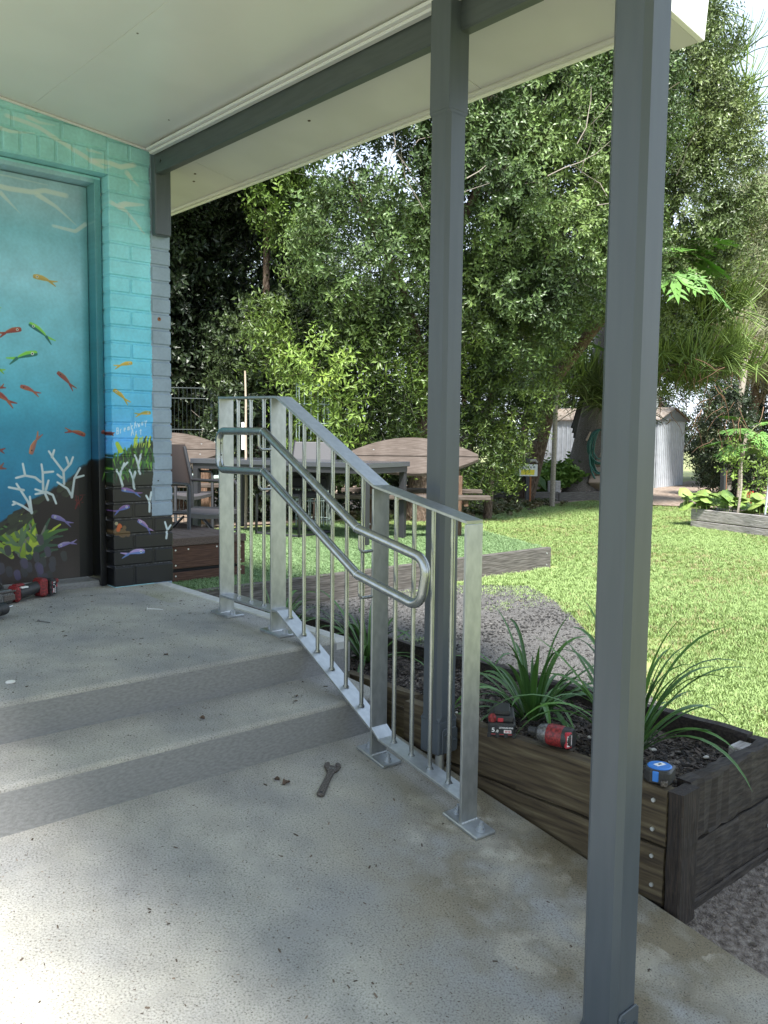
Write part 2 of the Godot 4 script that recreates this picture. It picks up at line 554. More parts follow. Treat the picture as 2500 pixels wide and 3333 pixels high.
func stroke(p: Array, r0: float, r1: float, c: Color, al := 1.0, c2 := Color(0, 0, 0, 0)) -> void:
	var total := 0.0
	for i in p.size() - 1:
		total += p[i].distance_to(p[i + 1])
	var run := 0.0
	for i in p.size() - 1:
		var l: float = p[i].distance_to(p[i + 1])
		var st := maxi(1, int(l / 0.0022))
		for k in st:
			var q: Vector2 = p[i].lerp(p[i + 1], float(k) / st)
			var t := (run + l * k / st) / total
			dab(q.x, q.y, lerpf(r0, r1, t), c if c2.a == 0.0 else c.lerp(c2, t), al)
		run += l


func fish(head: Vector2, tail: Vector2, wid: float, top: Color, belly: Color, white_eye := true) -> void:
	var d := tail - head
	var s := Vector2(-d.y, d.x).normalized()
	if s.y < 0.0:
		s = -s
	for k in 70:
		var t := k / 69.0
		var bend := s * sin(t * PI) * wid * 0.25
		var p := head + d * t * 0.72 + bend
		var w := wid * (0.30 + 0.70 * sin(PI * clampf(t * 0.8 + 0.16, 0.0, 1.0))) * (1.0 - 0.62 * t) * 0.85
		dab(p.x + s.x * w * 0.35, p.y + s.y * w * 0.35, w * 0.75, top)
		dab(p.x - s.x * w * 0.40, p.y - s.y * w * 0.40, w * 0.66, belly)
	var b := head + d * 0.68
	stroke([b, head + d * 1.02 + s * wid * 0.75], wid * 0.36, wid * 0.10, top)
	stroke([b, head + d * 0.98 - s * wid * 0.95], wid * 0.36, wid * 0.10, belly)
	stroke([head + d * 0.03 + s * wid * 0.5, head + d * 0.3 + s * wid * 1.0, head + d * 0.6 + s * wid * 0.55], 0.0016, 0.0016, top.lightened(0.3), 0.6)
	var e := head + d * 0.12 + s * wid * 0.12
	if white_eye:
		dab(e.x, e.y, wid * 0.36, Color(0.93, 0.95, 0.95))
	dab(e.x, e.y, wid * 0.19, Color(0.03, 0.03, 0.04))


func ramp3(y: float, stops: Array) -> Color:
	for i in stops.size() - 1:
		if y >= stops[i + 1][0]:
			return stops[i + 1][1].lerp(stops[i][1], clampf((y - stops[i + 1][0]) / (stops[i][0] - stops[i + 1][0]), 0.0, 1.0))
	return stops[-1][1]


func paint_mural() -> Image:
	px.resize(MW * MH * 3)
	var f := FastNoiseLite.new()
	f.frequency = 0.012
	f.fractal_octaves = 3
	f.seed = 5
	var nz := f.get_image(MW, MH).get_data()
	f.frequency = 0.09
	f.seed = 6
	var nf := f.get_image(MW, MH).get_data()
	var C := func(r: int, g: int, b: int) -> Color: return Color8(r, g, b)
	var door_s := [[2.5, C.call(150, 200, 192)], [2.05, C.call(150, 192, 194)], [1.85, C.call(124, 192, 198)], [1.62, C.call(148, 214, 220)], [1.45, C.call(122, 200, 206)], [1.2, C.call(104, 190, 198)], [1.0, C.call(72, 172, 186)], [0.85, C.call(46, 146, 166)], [0.6, C.call(36, 130, 156)], [0.3, C.call(22, 100, 130)], [0.0, C.call(20, 90, 120)]]
	var pil_s := [[2.5, C.call(156, 214, 204)], [2.1, C.call(140, 208, 200)], [1.75, C.call(142, 226, 224)], [1.5, C.call(124, 218, 220)], [1.2, C.call(104, 206, 220)], [0.95, C.call(86, 190, 218)], [0.8, C.call(92, 184, 230)], [0.5, C.call(80, 160, 200)], [0.0, C.call(60, 120, 150)]]
	var frm_s := [[2.5, C.call(128, 188, 178)], [1.9, C.call(92, 152, 148)], [1.4, C.call(56, 132, 136)], [1.0, C.call(40, 116, 124)], [0.75, C.call(34, 96, 120)], [0.0, C.call(26, 80, 100)]]
	for j in MH:
		var y := 2.5 - (j + 0.5) / 480.0
		var cd := ramp3(y, door_s)
		var cp := ramp3(y, pil_s)
		var cf := ramp3(y, frm_s)
		for i in MW:
			var x := (i + 0.5) / 480.0 - 1.0
			var o := j * MW + i
			var n := nz[o] / 255.0 - 0.5
			var m := nf[o] / 255.0 - 0.5
			var c := cd
			if x > -0.356 or y > 2.155:
				c = cp
			elif x > -0.395:
				c = cf
			elif x > -0.44:
				c = cd.lerp(cf, (x + 0.44) / 0.06)
			# the dark reef
			var edge := 0.36
			if x > -0.356:
				edge = lerpf(0.70, 0.81, clampf((x + 0.356) / 0.22, 0.0, 1.0))
			elif x > -0.60:
				edge = lerpf(0.555, 0.70, smoothstep(-0.60, -0.356, x))
			else:
				edge = lerpf(0.36, 0.555, clampf((x + 0.90) / 0.30, 0.0, 1.0))
			edge += n * 0.05
			if y < edge:
				var k := clampf((edge - y) * 60.0, 0.0, 1.0)
				var dk := Color8(34, 26, 26).lerp(Color8(66, 62, 54), clampf((0.3 - y) * 4.0, 0.0, 1.0))
				if x > -0.47:
					dk = Color8(6, 7, 8)
				if x > -0.356:
					dk = Color8(46, 62, 38).lerp(Color8(24, 21, 18), clampf((0.68 - y) * 6.0, 0.0, 1.0)).lerp(Color8(7, 10, 15), clampf((0.36 - y) * 5.0, 0.0, 1.0))
				c = c.lerp(dk, k)
			if x > -0.116 - 0.012 * clampf((0.62 - y) * 8.0, 0.0, 1.0) + m * 0.004 and y > 0.372:
				c = Color8(136, 160, 164)
			var g := 1.0 + n * 0.10 + m * 0.07
			# salt lines along the mortar beds of the dark courses
			if x > -0.356 and y < 0.70:
				var fr := absf(fposmod(y - 0.109 + 0.043, 0.086) - 0.043)
				if fr < 0.0032 and y > 0.09:
					c = c.lerp(Color8(120, 128, 130), 0.55 * clampf(0.6 + m * 2.0, 0.0, 1.0))
			px[o * 3] = int(clampf(c.r * g, 0.0, 1.0) * 255)
			px[o * 3 + 1] = int(clampf(c.g * g * 0.955, 0.0, 1.0) * 255)
			px[o * 3 + 2] = int(clampf(c.b * g * 1.035, 0.0, 1.0) * 255)
	var V := func(a: Array) -> Array:
		var r := []
		for k in range(0, a.size(), 2):
			r.append(Vector2(a[k], a[k + 1]))
		return r
	# light playing on the water
	var lt := Color8(205, 216, 214)
	for s in [[[-0.86, 2.34, -0.76, 2.33, -0.70, 2.32, -0.60, 2.28, -0.52, 2.25, -0.44, 2.22, -0.36, 2.23, -0.28, 2.22, -0.2, 2.25], 0.010, 0.014], [[-0.76, 2.36, -0.70, 2.345, -0.62, 2.35], 0.012, 0.003], [[-0.44, 2.22, -0.38, 2.20, -0.33, 2.21], 0.016, 0.004], [[-0.46, 2.27, -0.38, 2.265], 0.009, 0.004], [[-0.25, 2.20, -0.18, 2.14], 0.014, 0.004], [[-0.29, 2.02, -0.26, 2.035, -0.15, 2.05], 0.018, 0.006], [[-0.34, 2.03, -0.25, 2.0, -0.15, 1.90], 0.012, 0.006], [[-0.90, 2.28, -0.84, 2.27, -0.72, 2.29], 0.012, 0.004],
		[[-0.98, 2.06, -0.80, 2.045, -0.68, 2.05, -0.62, 2.07, -0.50, 2.065], 0.014, 0.013], [[-0.66, 2.045, -0.56, 2.0, -0.45, 1.92], 0.015, 0.003], [[-0.84, 2.02, -0.74, 1.93], 0.012, 0.002], [[-0.58, 1.90, -0.46, 1.89, -0.40, 1.94], 0.008, 0.012], [[-0.95, 2.10, -0.8, 2.105, -0.6, 2.10], 0.006, 0.003]]:
		stroke(V.call(s[0]), s[1], s[2], lt, 0.13)
	# greens along the reef on the pillar
	var r := RandomNumberGenerator.new()
	r.seed = 9
	for k in 130:
		var x := r.randf_range(-0.36, -0.115)
		var top := lerpf(0.70, 0.81, clampf((x + 0.356) / 0.22, 0.0, 1.0)) + r.randf_range(-0.14, 0.015)
		var g: Color = [Color8(60, 110, 52), Color8(96, 150, 44), Color8(40, 84, 52), Color8(30, 60, 40), Color8(24, 40, 28)][r.randi() % 5]
		stroke([Vector2(x, top), Vector2(x + r.randf_range(-0.02, 0.02), top - r.randf_range(0.02, 0.06))], r.randf_range(0.003, 0.007), 0.002, g, 0.6)
	for k in 14:
		var x := r.randf_range(-0.25, -0.12)
		stroke([Vector2(x, 0.80 + r.randf_range(-0.03, 0.03)), Vector2(x - 0.01, 0.75)], 0.004, 0.001, Color8(190, 210, 60), 0.7)
	stroke([Vector2(-0.325, 0.775), Vector2(-0.305, 0.735)], 0.010, 0.014, Color8(160, 190, 50))
	# leafy coral on the door
	for k in 90:
		var a := r.randf_range(0.1, 2.9)
		var base := Vector2(-0.73 + r.randf_range(-0.08, 0.05), 0.18 + r.randf_range(-0.02, 0.08))
		var l := r.randf_range(0.05, 0.17)
		var g: Color = [Color8(72, 112, 60), Color8(132, 160, 52), Color8(94, 120, 88), Color8(170, 190, 66), Color8(58, 84, 66), Color8(110, 112, 104)][r.randi() % 6]
		var tip := base + Vector2(cos(a) * 1.2, sin(a)) * l
		stroke([base + (tip - base) * 0.3, base + (tip - base) * 0.7 + Vector2(0, 0.01), tip], r.randf_range(0.010, 0.017), 0.004, g.darkened(0.15), 0.85, g)
	for k in 22:
		var q := Vector2(r.randf_range(-0.9, -0.55), r.randf_range(0.06, 0.16) + (0.12 if r.randf() > 0.7 else 0.0))
		stroke([q, q + Vector2(0.006, -0.03)], 0.017, 0.014, Color8(84, 78, 104).lerp(Color8(60, 62, 60), r.randf()), 0.75)
	for k in 30:
		var q := Vector2(r.randf_range(-0.9, -0.52), 0.0)
		q.y = lerpf(0.36, 0.58, (q.x + 0.9) / 0.38) - r.randf_range(0.0, 0.09)
		stroke([q, q + Vector2(0.04, 0.02)], 0.014, 0.006, Color8(58, 66, 50).lerp(Color8(44, 44, 40), r.randf()), 0.6)
	for k in 10:
		stroke([Vector2(r.randf_range(-0.50, -0.43), r.randf_range(0.42, 0.5)), Vector2(r.randf_range(-0.50, -0.43), r.randf_range(0.42, 0.5))], 0.003, 0.002, Color8(110, 20, 24), 0.5)
	# white branching coral
	var wc := Color8(206, 220, 226)
	for p in [[-0.508, 0.483, -0.491, 0.587, -0.458, 0.642], [-0.491, 0.587, -0.437, 0.60], [-0.508, 0.49, -0.53, 0.53, -0.586, 0.568], [-0.548, 0.557, -0.55, 0.623, -0.60, 0.69, -0.627, 0.734], [-0.61, 0.70, -0.596, 0.74], [-0.55, 0.623, -0.51, 0.665, -0.496, 0.702], [-0.52, 0.66, -0.535, 0.702], [-0.56, 0.59, -0.585, 0.61], [-0.66, 0.53, -0.66, 0.618, -0.666, 0.666], [-0.655, 0.62, -0.602, 0.624], [-0.672, 0.571, -0.70, 0.595, -0.751, 0.606, -0.762, 0.67], [-0.751, 0.606, -0.80, 0.594], [-0.636, 0.474, -0.653, 0.515, -0.703, 0.534], [-0.653, 0.515, -0.703, 0.507], [-0.65, 0.52, -0.61, 0.50, -0.592, 0.451], [-0.645, 0.53, -0.63, 0.58], [-0.722, 0.409, -0.74, 0.47, -0.797, 0.567], [-0.76, 0.53, -0.837, 0.548], [-0.722, 0.41, -0.73, 0.498], [-0.722, 0.415, -0.77, 0.45, -0.816, 0.474], [-0.80, 0.465, -0.82, 0.455],
		[-0.296, 0.545, -0.312, 0.60, -0.33, 0.637], [-0.312, 0.60, -0.285, 0.672], [-0.297, 0.645, -0.265, 0.675], [-0.228, 0.53, -0.235, 0.58, -0.255, 0.635], [-0.235, 0.58, -0.22, 0.625], [-0.195, 0.61, -0.205, 0.66, -0.222, 0.715], [-0.205, 0.66, -0.185, 0.72], [-0.142, 0.40, -0.14, 0.455, -0.162, 0.492], [-0.14, 0.455, -0.13, 0.51], [-0.042, 0.245, -0.035, 0.29, -0.05, 0.34], [-0.035, 0.29, -0.012, 0.32]]:
		stroke(V.call(p), 0.0066, 0.0052, wc.darkened(0.14), 0.85, wc.darkened(0.04))
	# orange sponge
	for q in [[-0.33, 0.30, 0.022], [-0.30, 0.29, 0.024], [-0.27, 0.285, 0.016], [-0.29, 0.32, 0.012]]:
		dab(q[0], q[1], q[2], Color8(92, 72, 46))
	stroke(V.call([-0.325, 0.31, -0.318, 0.335, -0.31, 0.325]), 0.011, 0.009, Color8(176, 84, 36))
	dab(-0.335, 0.345, 0.010, Color8(150, 140, 110))
	# fish
	var gold := Color8(186, 160, 84)
	var red := Color8(134, 54, 48)
	var org := Color8(152, 84, 58)
	var pur := Color8(120, 110, 168)
	fish(Vector2(-0.68, 1.629), Vector2(-0.564, 1.605), 0.017, gold, gold.darkened(0.08))
	fish(Vector2(-0.758, 1.353), Vector2(-0.87, 1.315), 0.017, Color8(150, 70, 44), red)
	fish(Vector2(-0.706, 1.384), Vector2(-0.587, 1.30), 0.019, Color8(120, 196, 70), Color8(20, 96, 96))
	fish(Vector2(-0.681, 1.238), Vector2(-0.824, 1.19), 0.021, Color8(120, 196, 70), Color8(24, 104, 96))
	fish(Vector2(-0.567, 1.144), Vector2(-0.478, 1.06), 0.016, org.darkened(0.15), red, false)
	fish(Vector2(-0.759, 1.064), Vector2(-0.664, 1.025), 0.015, red.lightened(0.1), org, false)
	fish(Vector2(-0.90, 1.03), Vector2(-0.791, 0.965), 0.020, red, org)
	fish(Vector2(-0.897, 1.03), Vector2(-0.84, 1.065), 0.014, org, red)
	fish(Vector2(-0.433, 0.819), Vector2(-0.539, 0.845), 0.016, Color8(150, 88, 58), red, false)
	fish(Vector2(-0.718, 0.722), Vector2(-0.669, 0.83), 0.018, Color8(170, 110, 80), Color8(140, 96, 92), false)
	fish(Vector2(-0.371, 0.835), Vector2(-0.34, 0.825), 0.013, red, red.darkened(0.3), false)
	fish(Vector2(-0.92, 0.742), Vector2(-0.848, 0.735), 0.016, red, Color8(110, 60, 60))
	fish(Vector2(-0.90, 1.45), Vector2(-0.85, 1.445), 0.012, Color8(140, 196, 120), Color8(140, 196, 120), false)
	fish(Vector2(-0.91, 1.155), Vector2(-0.838, 1.135), 0.014, Color8(130, 190, 60), Color8(110, 170, 60), false)
	fish(Vector2(-0.93, 0.62), Vector2(-0.85, 0.66), 0.02, Color8(120, 80, 78), Color8(120, 70, 66), false)
	fish(Vector2(-0.614, 0.386), Vector2(-0.507, 0.335), 0.016, pur, Color8(104, 100, 152))
	fish(Vector2(-0.583, 0.224), Vector2(-0.484, 0.242), 0.015, Color8(140, 130, 176), pur)
	var yel := Color8(206, 172, 66)
	fish(Vector2(-0.236, 1.207), Vector2(-0.335, 1.18), 0.013, yel, yel.darkened(0.1))
	fish(Vector2(-0.334, 1.057), Vector2(-0.25, 0.99), 0.015, yel.darkened(0.08), Color8(160, 146, 50))
	fish(Vector2(-0.132, 0.943), Vector2(-0.221, 0.93), 0.013, Color8(150, 146, 60), yel.darkened(0.1))
	fish(Vector2(-0.298, 0.527), Vector2(-0.186, 0.495), 0.016, Color8(120, 84, 140), Color8(76, 100, 160))
	fish(Vector2(-0.264, 0.434), Vector2(-0.352, 0.403), 0.016, Color8(112, 80, 140), Color8(80, 92, 158))
	fish(Vector2(-0.207, 0.353), Vector2(-0.124, 0.283), 0.016, Color8(150, 120, 166), Color8(88, 94, 150))
	fish(Vector2(-0.179, 0.182), Vector2(-0.312, 0.170), 0.019, Color8(160, 140, 190), Color8(92, 116, 172))
	# the painter's signature
	var glyph := {
		"B": [[0.1, 0, 0.1, 1, 0.5, 0.95, 0.5, 0.6, 0.1, 0.52, 0.6, 0.45, 0.55, 0.05, 0.1, 0]], "r": [[0.1, 0, 0.1, 0.6], [0.1, 0.45, 0.3, 0.62, 0.5, 0.58]], "e": [[0.1, 0.3, 0.5, 0.38, 0.4, 0.6, 0.15, 0.5, 0.1, 0.15, 0.5, 0.02]], "a": [[0.5, 0.55, 0.15, 0.5, 0.1, 0.1, 0.45, 0.1, 0.5, 0.55, 0.55, 0.0]], "k": [[0.1, 0, 0.1, 1], [0.5, 0.6, 0.1, 0.3, 0.55, 0.0]],
		"A": [[0.0, 0, 0.35, 1, 0.65, 0], [0.1, 0.4, 0.6, 0.4]], "w": [[0.0, 0.6, 0.15, 0, 0.3, 0.45, 0.45, 0, 0.6, 0.6]], "y": [[0.05, 0.6, 0.25, 0.1], [0.55, 0.6, 0.15, -0.4]], "t": [[0.25, 0, 0.25, 0.9], [0.0, 0.62, 0.6, 0.66]]}
	var sign_col := Color8(206, 226, 240)
	for line in [["BreakAway", Vector2(-0.327, 0.824), Vector2(0.0205, 0.0068)], ["Art", Vector2(-0.243, 0.818), Vector2(0.025, 0.003)]]:
		var at: Vector2 = line[1]
		for ch in line[0]:
			for g in glyph[ch]:
				var p := []
				for k in range(0, g.size(), 2):
					p.append(at + Vector2(g[k] * 0.021, g[k + 1] * 0.034 + g[k] * 0.004))
				stroke(p, 0.0022, 0.0018, sign_col, 0.9)
			at += line[2]
	var im := Image.create_from_data(MW, MH, false, Image.FORMAT_RGB8, px)
	return im


# ---------- setting ----------
func ramp_y(z: float) -> float:
	return -0.337 - 0.185 * (z - 1.90)


func ground_y(x: float, z: float) -> float:
	var y := -0.42 + 0.15 * exp(-((x - 4.2) ** 2) / 8.0 - ((z + 3.6) ** 2) / 5.0)
	y -= clampf(z - 0.8, 0.0, 3.2) * 0.10 * smoothstep(4.5, 2.2, x)
	return y


func in_poly(p: Vector2, q: PackedVector2Array) -> bool:
	return Geometry2D.is_point_in_polygon(p, q)


# a sheet draped over the ground, lift metres above it
func drape(poly: PackedVector2Array, step: float, lift: float) -> MB:
	var b := MB.new()
	var lo := poly[0]
	var hi := poly[0]
	for p in poly:
		lo = lo.min(p)
		hi = hi.max(p)
	var nx := ceili((hi.x - lo.x) / step)
	var nz := ceili((hi.y - lo.y) / step)
	for i in nx:
		for j in nz:
			var cell := PackedVector2Array([lo + Vector2(i, j) * step, lo + Vector2(i + 1, j) * step, lo + Vector2(i + 1, j + 1) * step, lo + Vector2(i, j + 1) * step])
			for c in Geometry2D.intersect_polygons(cell, poly):
				var idx := Geometry2D.triangulate_polygon(c)
				for k in range(0, idx.size(), 3):
					var t := []
					for m in 3:
						var p: Vector2 = c[idx[k + m]]
						t.append(Vector3(p.x, ground_y(p.x, p.y) + lift, p.y))
					b.tri(t[0], t[1], t[2], Vector3.UP, Vector3.UP, Vector3.UP)
	return b


var gravel_poly := PackedVector2Array([Vector2(0.05, -0.60), Vector2(2.7, -0.62), Vector2(3.3, -0.1), Vector2(3.0, 0.4), Vector2(2.5, 1.0), Vector2(1.9, 1.7), Vector2(1.35, 2.6), Vector2(1.1, 3.2), Vector2(1.2, 6.0), Vector2(0.05, 6.0)])
var soil_poly := PackedVector2Array([Vector2(-0.06, 3.05), Vector2(1.35, 3.05), Vector2(1.5, 6.0), Vector2(-0.06, 6.0)])
var turf_poly := PackedVector2Array([Vector2(0.02, -0.60), Vector2(4.27, -0.70), Vector2(5.0, -2.3), Vector2(4.3, -3.5), Vector2(1.0, -4.3), Vector2(0.02, -4.3)])
var bed_poly := PackedVector2Array([Vector2(7.0, -5.2), Vector2(9.9, -5.55), Vector2(12.4, -5.85), Vector2(16.0, -6.4), Vector2(20.0, -12.0), Vector2(4.0, -14.0), Vector2(1.0, -6.5), Vector2(4.5, -4.3)])
var dirt_poly := PackedVector2Array([Vector2(12.9, -6.0), Vector2(12.2, -4.6), Vector2(12.6, -3.4), Vector2(14.3, -2.6), Vector2(19.0, -3.2), Vector2(24.0, -5.0), Vector2(22.0, -9.0), Vector2(16.0, -7.0)])


func build_ground() -> void:
	var b := MB.new()
	var xs := [-60.0, -20.0, -6.0, -3.0, -0.3, -0.065, 0.0]
	var x := 0.0
	while x < 9.0:
		x += 0.6
		xs.append(x)
	xs.append_array([12.0, 16.0, 24.0, 40.0, 90.0])
	var zs := [-90.0, -40.0, -20.0, -12.0]
	var z := -9.0
	while z < 5.0:
		zs.append(z)
		z += 0.6
	zs.append_array([6.0, 10.0, 30.0, 60.0])
	for i in xs.size() - 1:
		for j in zs.size() - 1:
			var p := []
			for k in [[0, 0], [1, 0], [1, 1], [0, 1]]:
				var X: float = xs[i + k[0]]
				var Z: float = zs[j + k[1]]
				p.append(Vector3(X, ground_y(X, Z) - (0.8 if X < -0.07 else 0.0), Z))
			b.tri(p[0], p[1], p[2], Vector3.UP, Vector3.UP, Vector3.UP)
			b.tri(p[0], p[2], p[3], Vector3.UP, Vector3.UP, Vector3.UP)
	struct("ground", b, M.soil_lawn)
	struct("gravel_path", drape(gravel_poly, 0.4, 0.012), M.gravel)
	struct("soil", drape(soil_poly, 0.3, 0.030), M.soil)
	struct("garden_bed_soil", drape(bed_poly, 1.0, 0.02), M.dirt)
	struct("bare_earth", drape(dirt_poly, 1.0, 0.03), M.dirt)
	var t := MB.new()
	var tp := []
	for p in turf_poly:
		tp.append(Vector3(p.x, -0.205, p.y))
	t.face(tp, Vector3.UP)
	struct("artificial_turf", t, M.turf)


func build_concrete() -> void:
	# landing, with a pale screeded strip along its garden side
	var b := MB.new()
	b.planar = true
	var nose := 0.018
	var prof := func(z0: float, z1: float, y0: float, y1: float, x0: float, x1: float) -> void:
		# top sheet split along the length, slightly uneven, with a rounded nosing
		var n := 24
		for i in n:
			var xa := lerpf(x0, x1, float(i) / n)
			var xb := lerpf(x0, x1, float(i + 1) / n)
			b.quad(Vector3(xa, y0, z0), Vector3(xb, y0, z0), Vector3(xb, y1, z1 - nose), Vector3(xa, y1, z1 - nose), Vector3.UP)
			var prev := Vector2(z1 - nose, y1)
			for k in range(1, 5):
				var a := k * PI / 8.0
				var q := Vector2(z1 - nose + nose * sin(a), y1 - nose + nose * cos(a))
				var n0 := Vector3(0, cos(a - PI / 8.0), sin(a - PI / 8.0))
				var n1 := Vector3(0, cos(a), sin(a))
				b.tri(Vector3(xa, prev.y, prev.x), Vector3(xb, prev.y, prev.x), Vector3(xb, q.y, q.x), n0, n0, n1)
				b.tri(Vector3(xa, prev.y, prev.x), Vector3(xb, q.y, q.x), Vector3(xa, q.y, q.x), n0, n1, n1)
				prev = q
	prof.call(-0.3, 1.60, 0.0, -0.032, -3.4, -0.108)
	prof.call(1.60, 1.90, -0.169, -0.189, -3.4, -0.10)
	struct("landing", b, M.conc_base)
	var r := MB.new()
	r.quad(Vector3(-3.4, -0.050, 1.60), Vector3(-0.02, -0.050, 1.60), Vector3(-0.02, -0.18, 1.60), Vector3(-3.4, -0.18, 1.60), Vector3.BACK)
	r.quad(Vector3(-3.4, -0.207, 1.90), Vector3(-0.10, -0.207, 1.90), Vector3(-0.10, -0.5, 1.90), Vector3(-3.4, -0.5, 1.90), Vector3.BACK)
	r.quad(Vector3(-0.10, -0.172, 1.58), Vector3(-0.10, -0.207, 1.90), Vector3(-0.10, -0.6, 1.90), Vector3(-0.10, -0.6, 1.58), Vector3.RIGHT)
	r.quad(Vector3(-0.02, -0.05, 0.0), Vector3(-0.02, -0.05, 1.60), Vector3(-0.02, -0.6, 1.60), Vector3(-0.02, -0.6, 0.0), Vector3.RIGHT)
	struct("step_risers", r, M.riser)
	var e := MB.new()
	e.xf = Transform3D(Basis(Vector3.RIGHT, atan(0.0169)), Vector3(0, -0.0042, 0))
	e.box(Vector3(-0.107, -0.1, -0.25), Vector3(-0.0195, 0.0, 1.601), 0.014)
	struct("landing_edge", e, M.conc_edge)
	var p := MB.new()
	p.planar = true
	for i in 14:
		for j in 16:
			var xa := lerpf(-3.4, -0.08, i / 14.0)
			var xb := lerpf(-3.4, -0.08, (i + 1) / 14.0)
			var za := lerpf(1.895, 5.2, j / 16.0)
			var zb := lerpf(1.895, 5.2, (j + 1) / 16.0)
			p.quad(Vector3(xa, ramp_y(za), za), Vector3(xb, ramp_y(za), za), Vector3(xb, ramp_y(zb), zb), Vector3(xa, ramp_y(zb), zb), Vector3.UP)
	struct("ramp", p, M.conc_base)
	var s := MB.new()
	# the ramp's rough garden edge
	var rr := RandomNumberGenerator.new()
	rr.seed = 4
	var last := Vector3(-0.08, 0, 0)
	var lows := -0.055
	for j in 40:
		var za := lerpf(1.96, 5.2, j / 40.0)
		var zb := lerpf(1.96, 5.2, (j + 1) / 40.0)
		var nx := -0.055 + rr.randf_range(-0.012, 0.012)
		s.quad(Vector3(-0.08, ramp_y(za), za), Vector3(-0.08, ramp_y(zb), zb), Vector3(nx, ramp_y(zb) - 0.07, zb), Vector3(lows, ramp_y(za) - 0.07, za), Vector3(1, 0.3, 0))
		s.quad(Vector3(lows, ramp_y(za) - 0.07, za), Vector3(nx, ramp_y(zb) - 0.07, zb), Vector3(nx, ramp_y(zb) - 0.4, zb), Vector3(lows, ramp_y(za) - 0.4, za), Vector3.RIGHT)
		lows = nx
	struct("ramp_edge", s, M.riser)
	# grit and leaf crumbs on the concrete
	var g := MB.new()
	g.colored = true
	g.box(Vector3(-1, -0.35, -0.6), Vector3(1, 0.35, 0.6), 0.3)
	var xfs := []
	var cols := PackedColorArray()
	for i in 5200:
		var x := rng.randf_range(-2.3, -0.12)
		var z := rng.randf_range(0.02, 3.9)
		var y := 0.0
		if z < 1.57:
			y = -0.0168 * (z + 0.3)
		elif z < 1.62 or (z > 1.87 and z < 1.91):
			continue
		elif z < 1.90:
			y = -0.169 - 0.068 * (z - 1.60)
		else:
			y = ramp_y(z)
		var s_ := rng.randf_range(0.0008, 0.0022) * (2.2 if rng.randf() < 0.05 else 1.0)
		var q := Basis(Vector3.UP, rng.randf() * TAU).rotated(Vector3.RIGHT, 0.2 if z > 1.99 else 0.0).scaled_local(Vector3(s_ * rng.randf_range(0.7, 2.2), s_ * 0.9, s_))
		xfs.append(Transform3D(q, Vector3(x, y + s_ * 0.25, z)))
		cols.append(Color(0.05, 0.035, 0.025).lerp(Color(0.22, 0.17, 0.13), rng.randf() ** 2))
	stuff("leaf_crumbs", g.mesh(), M.chip, xfs, cols)


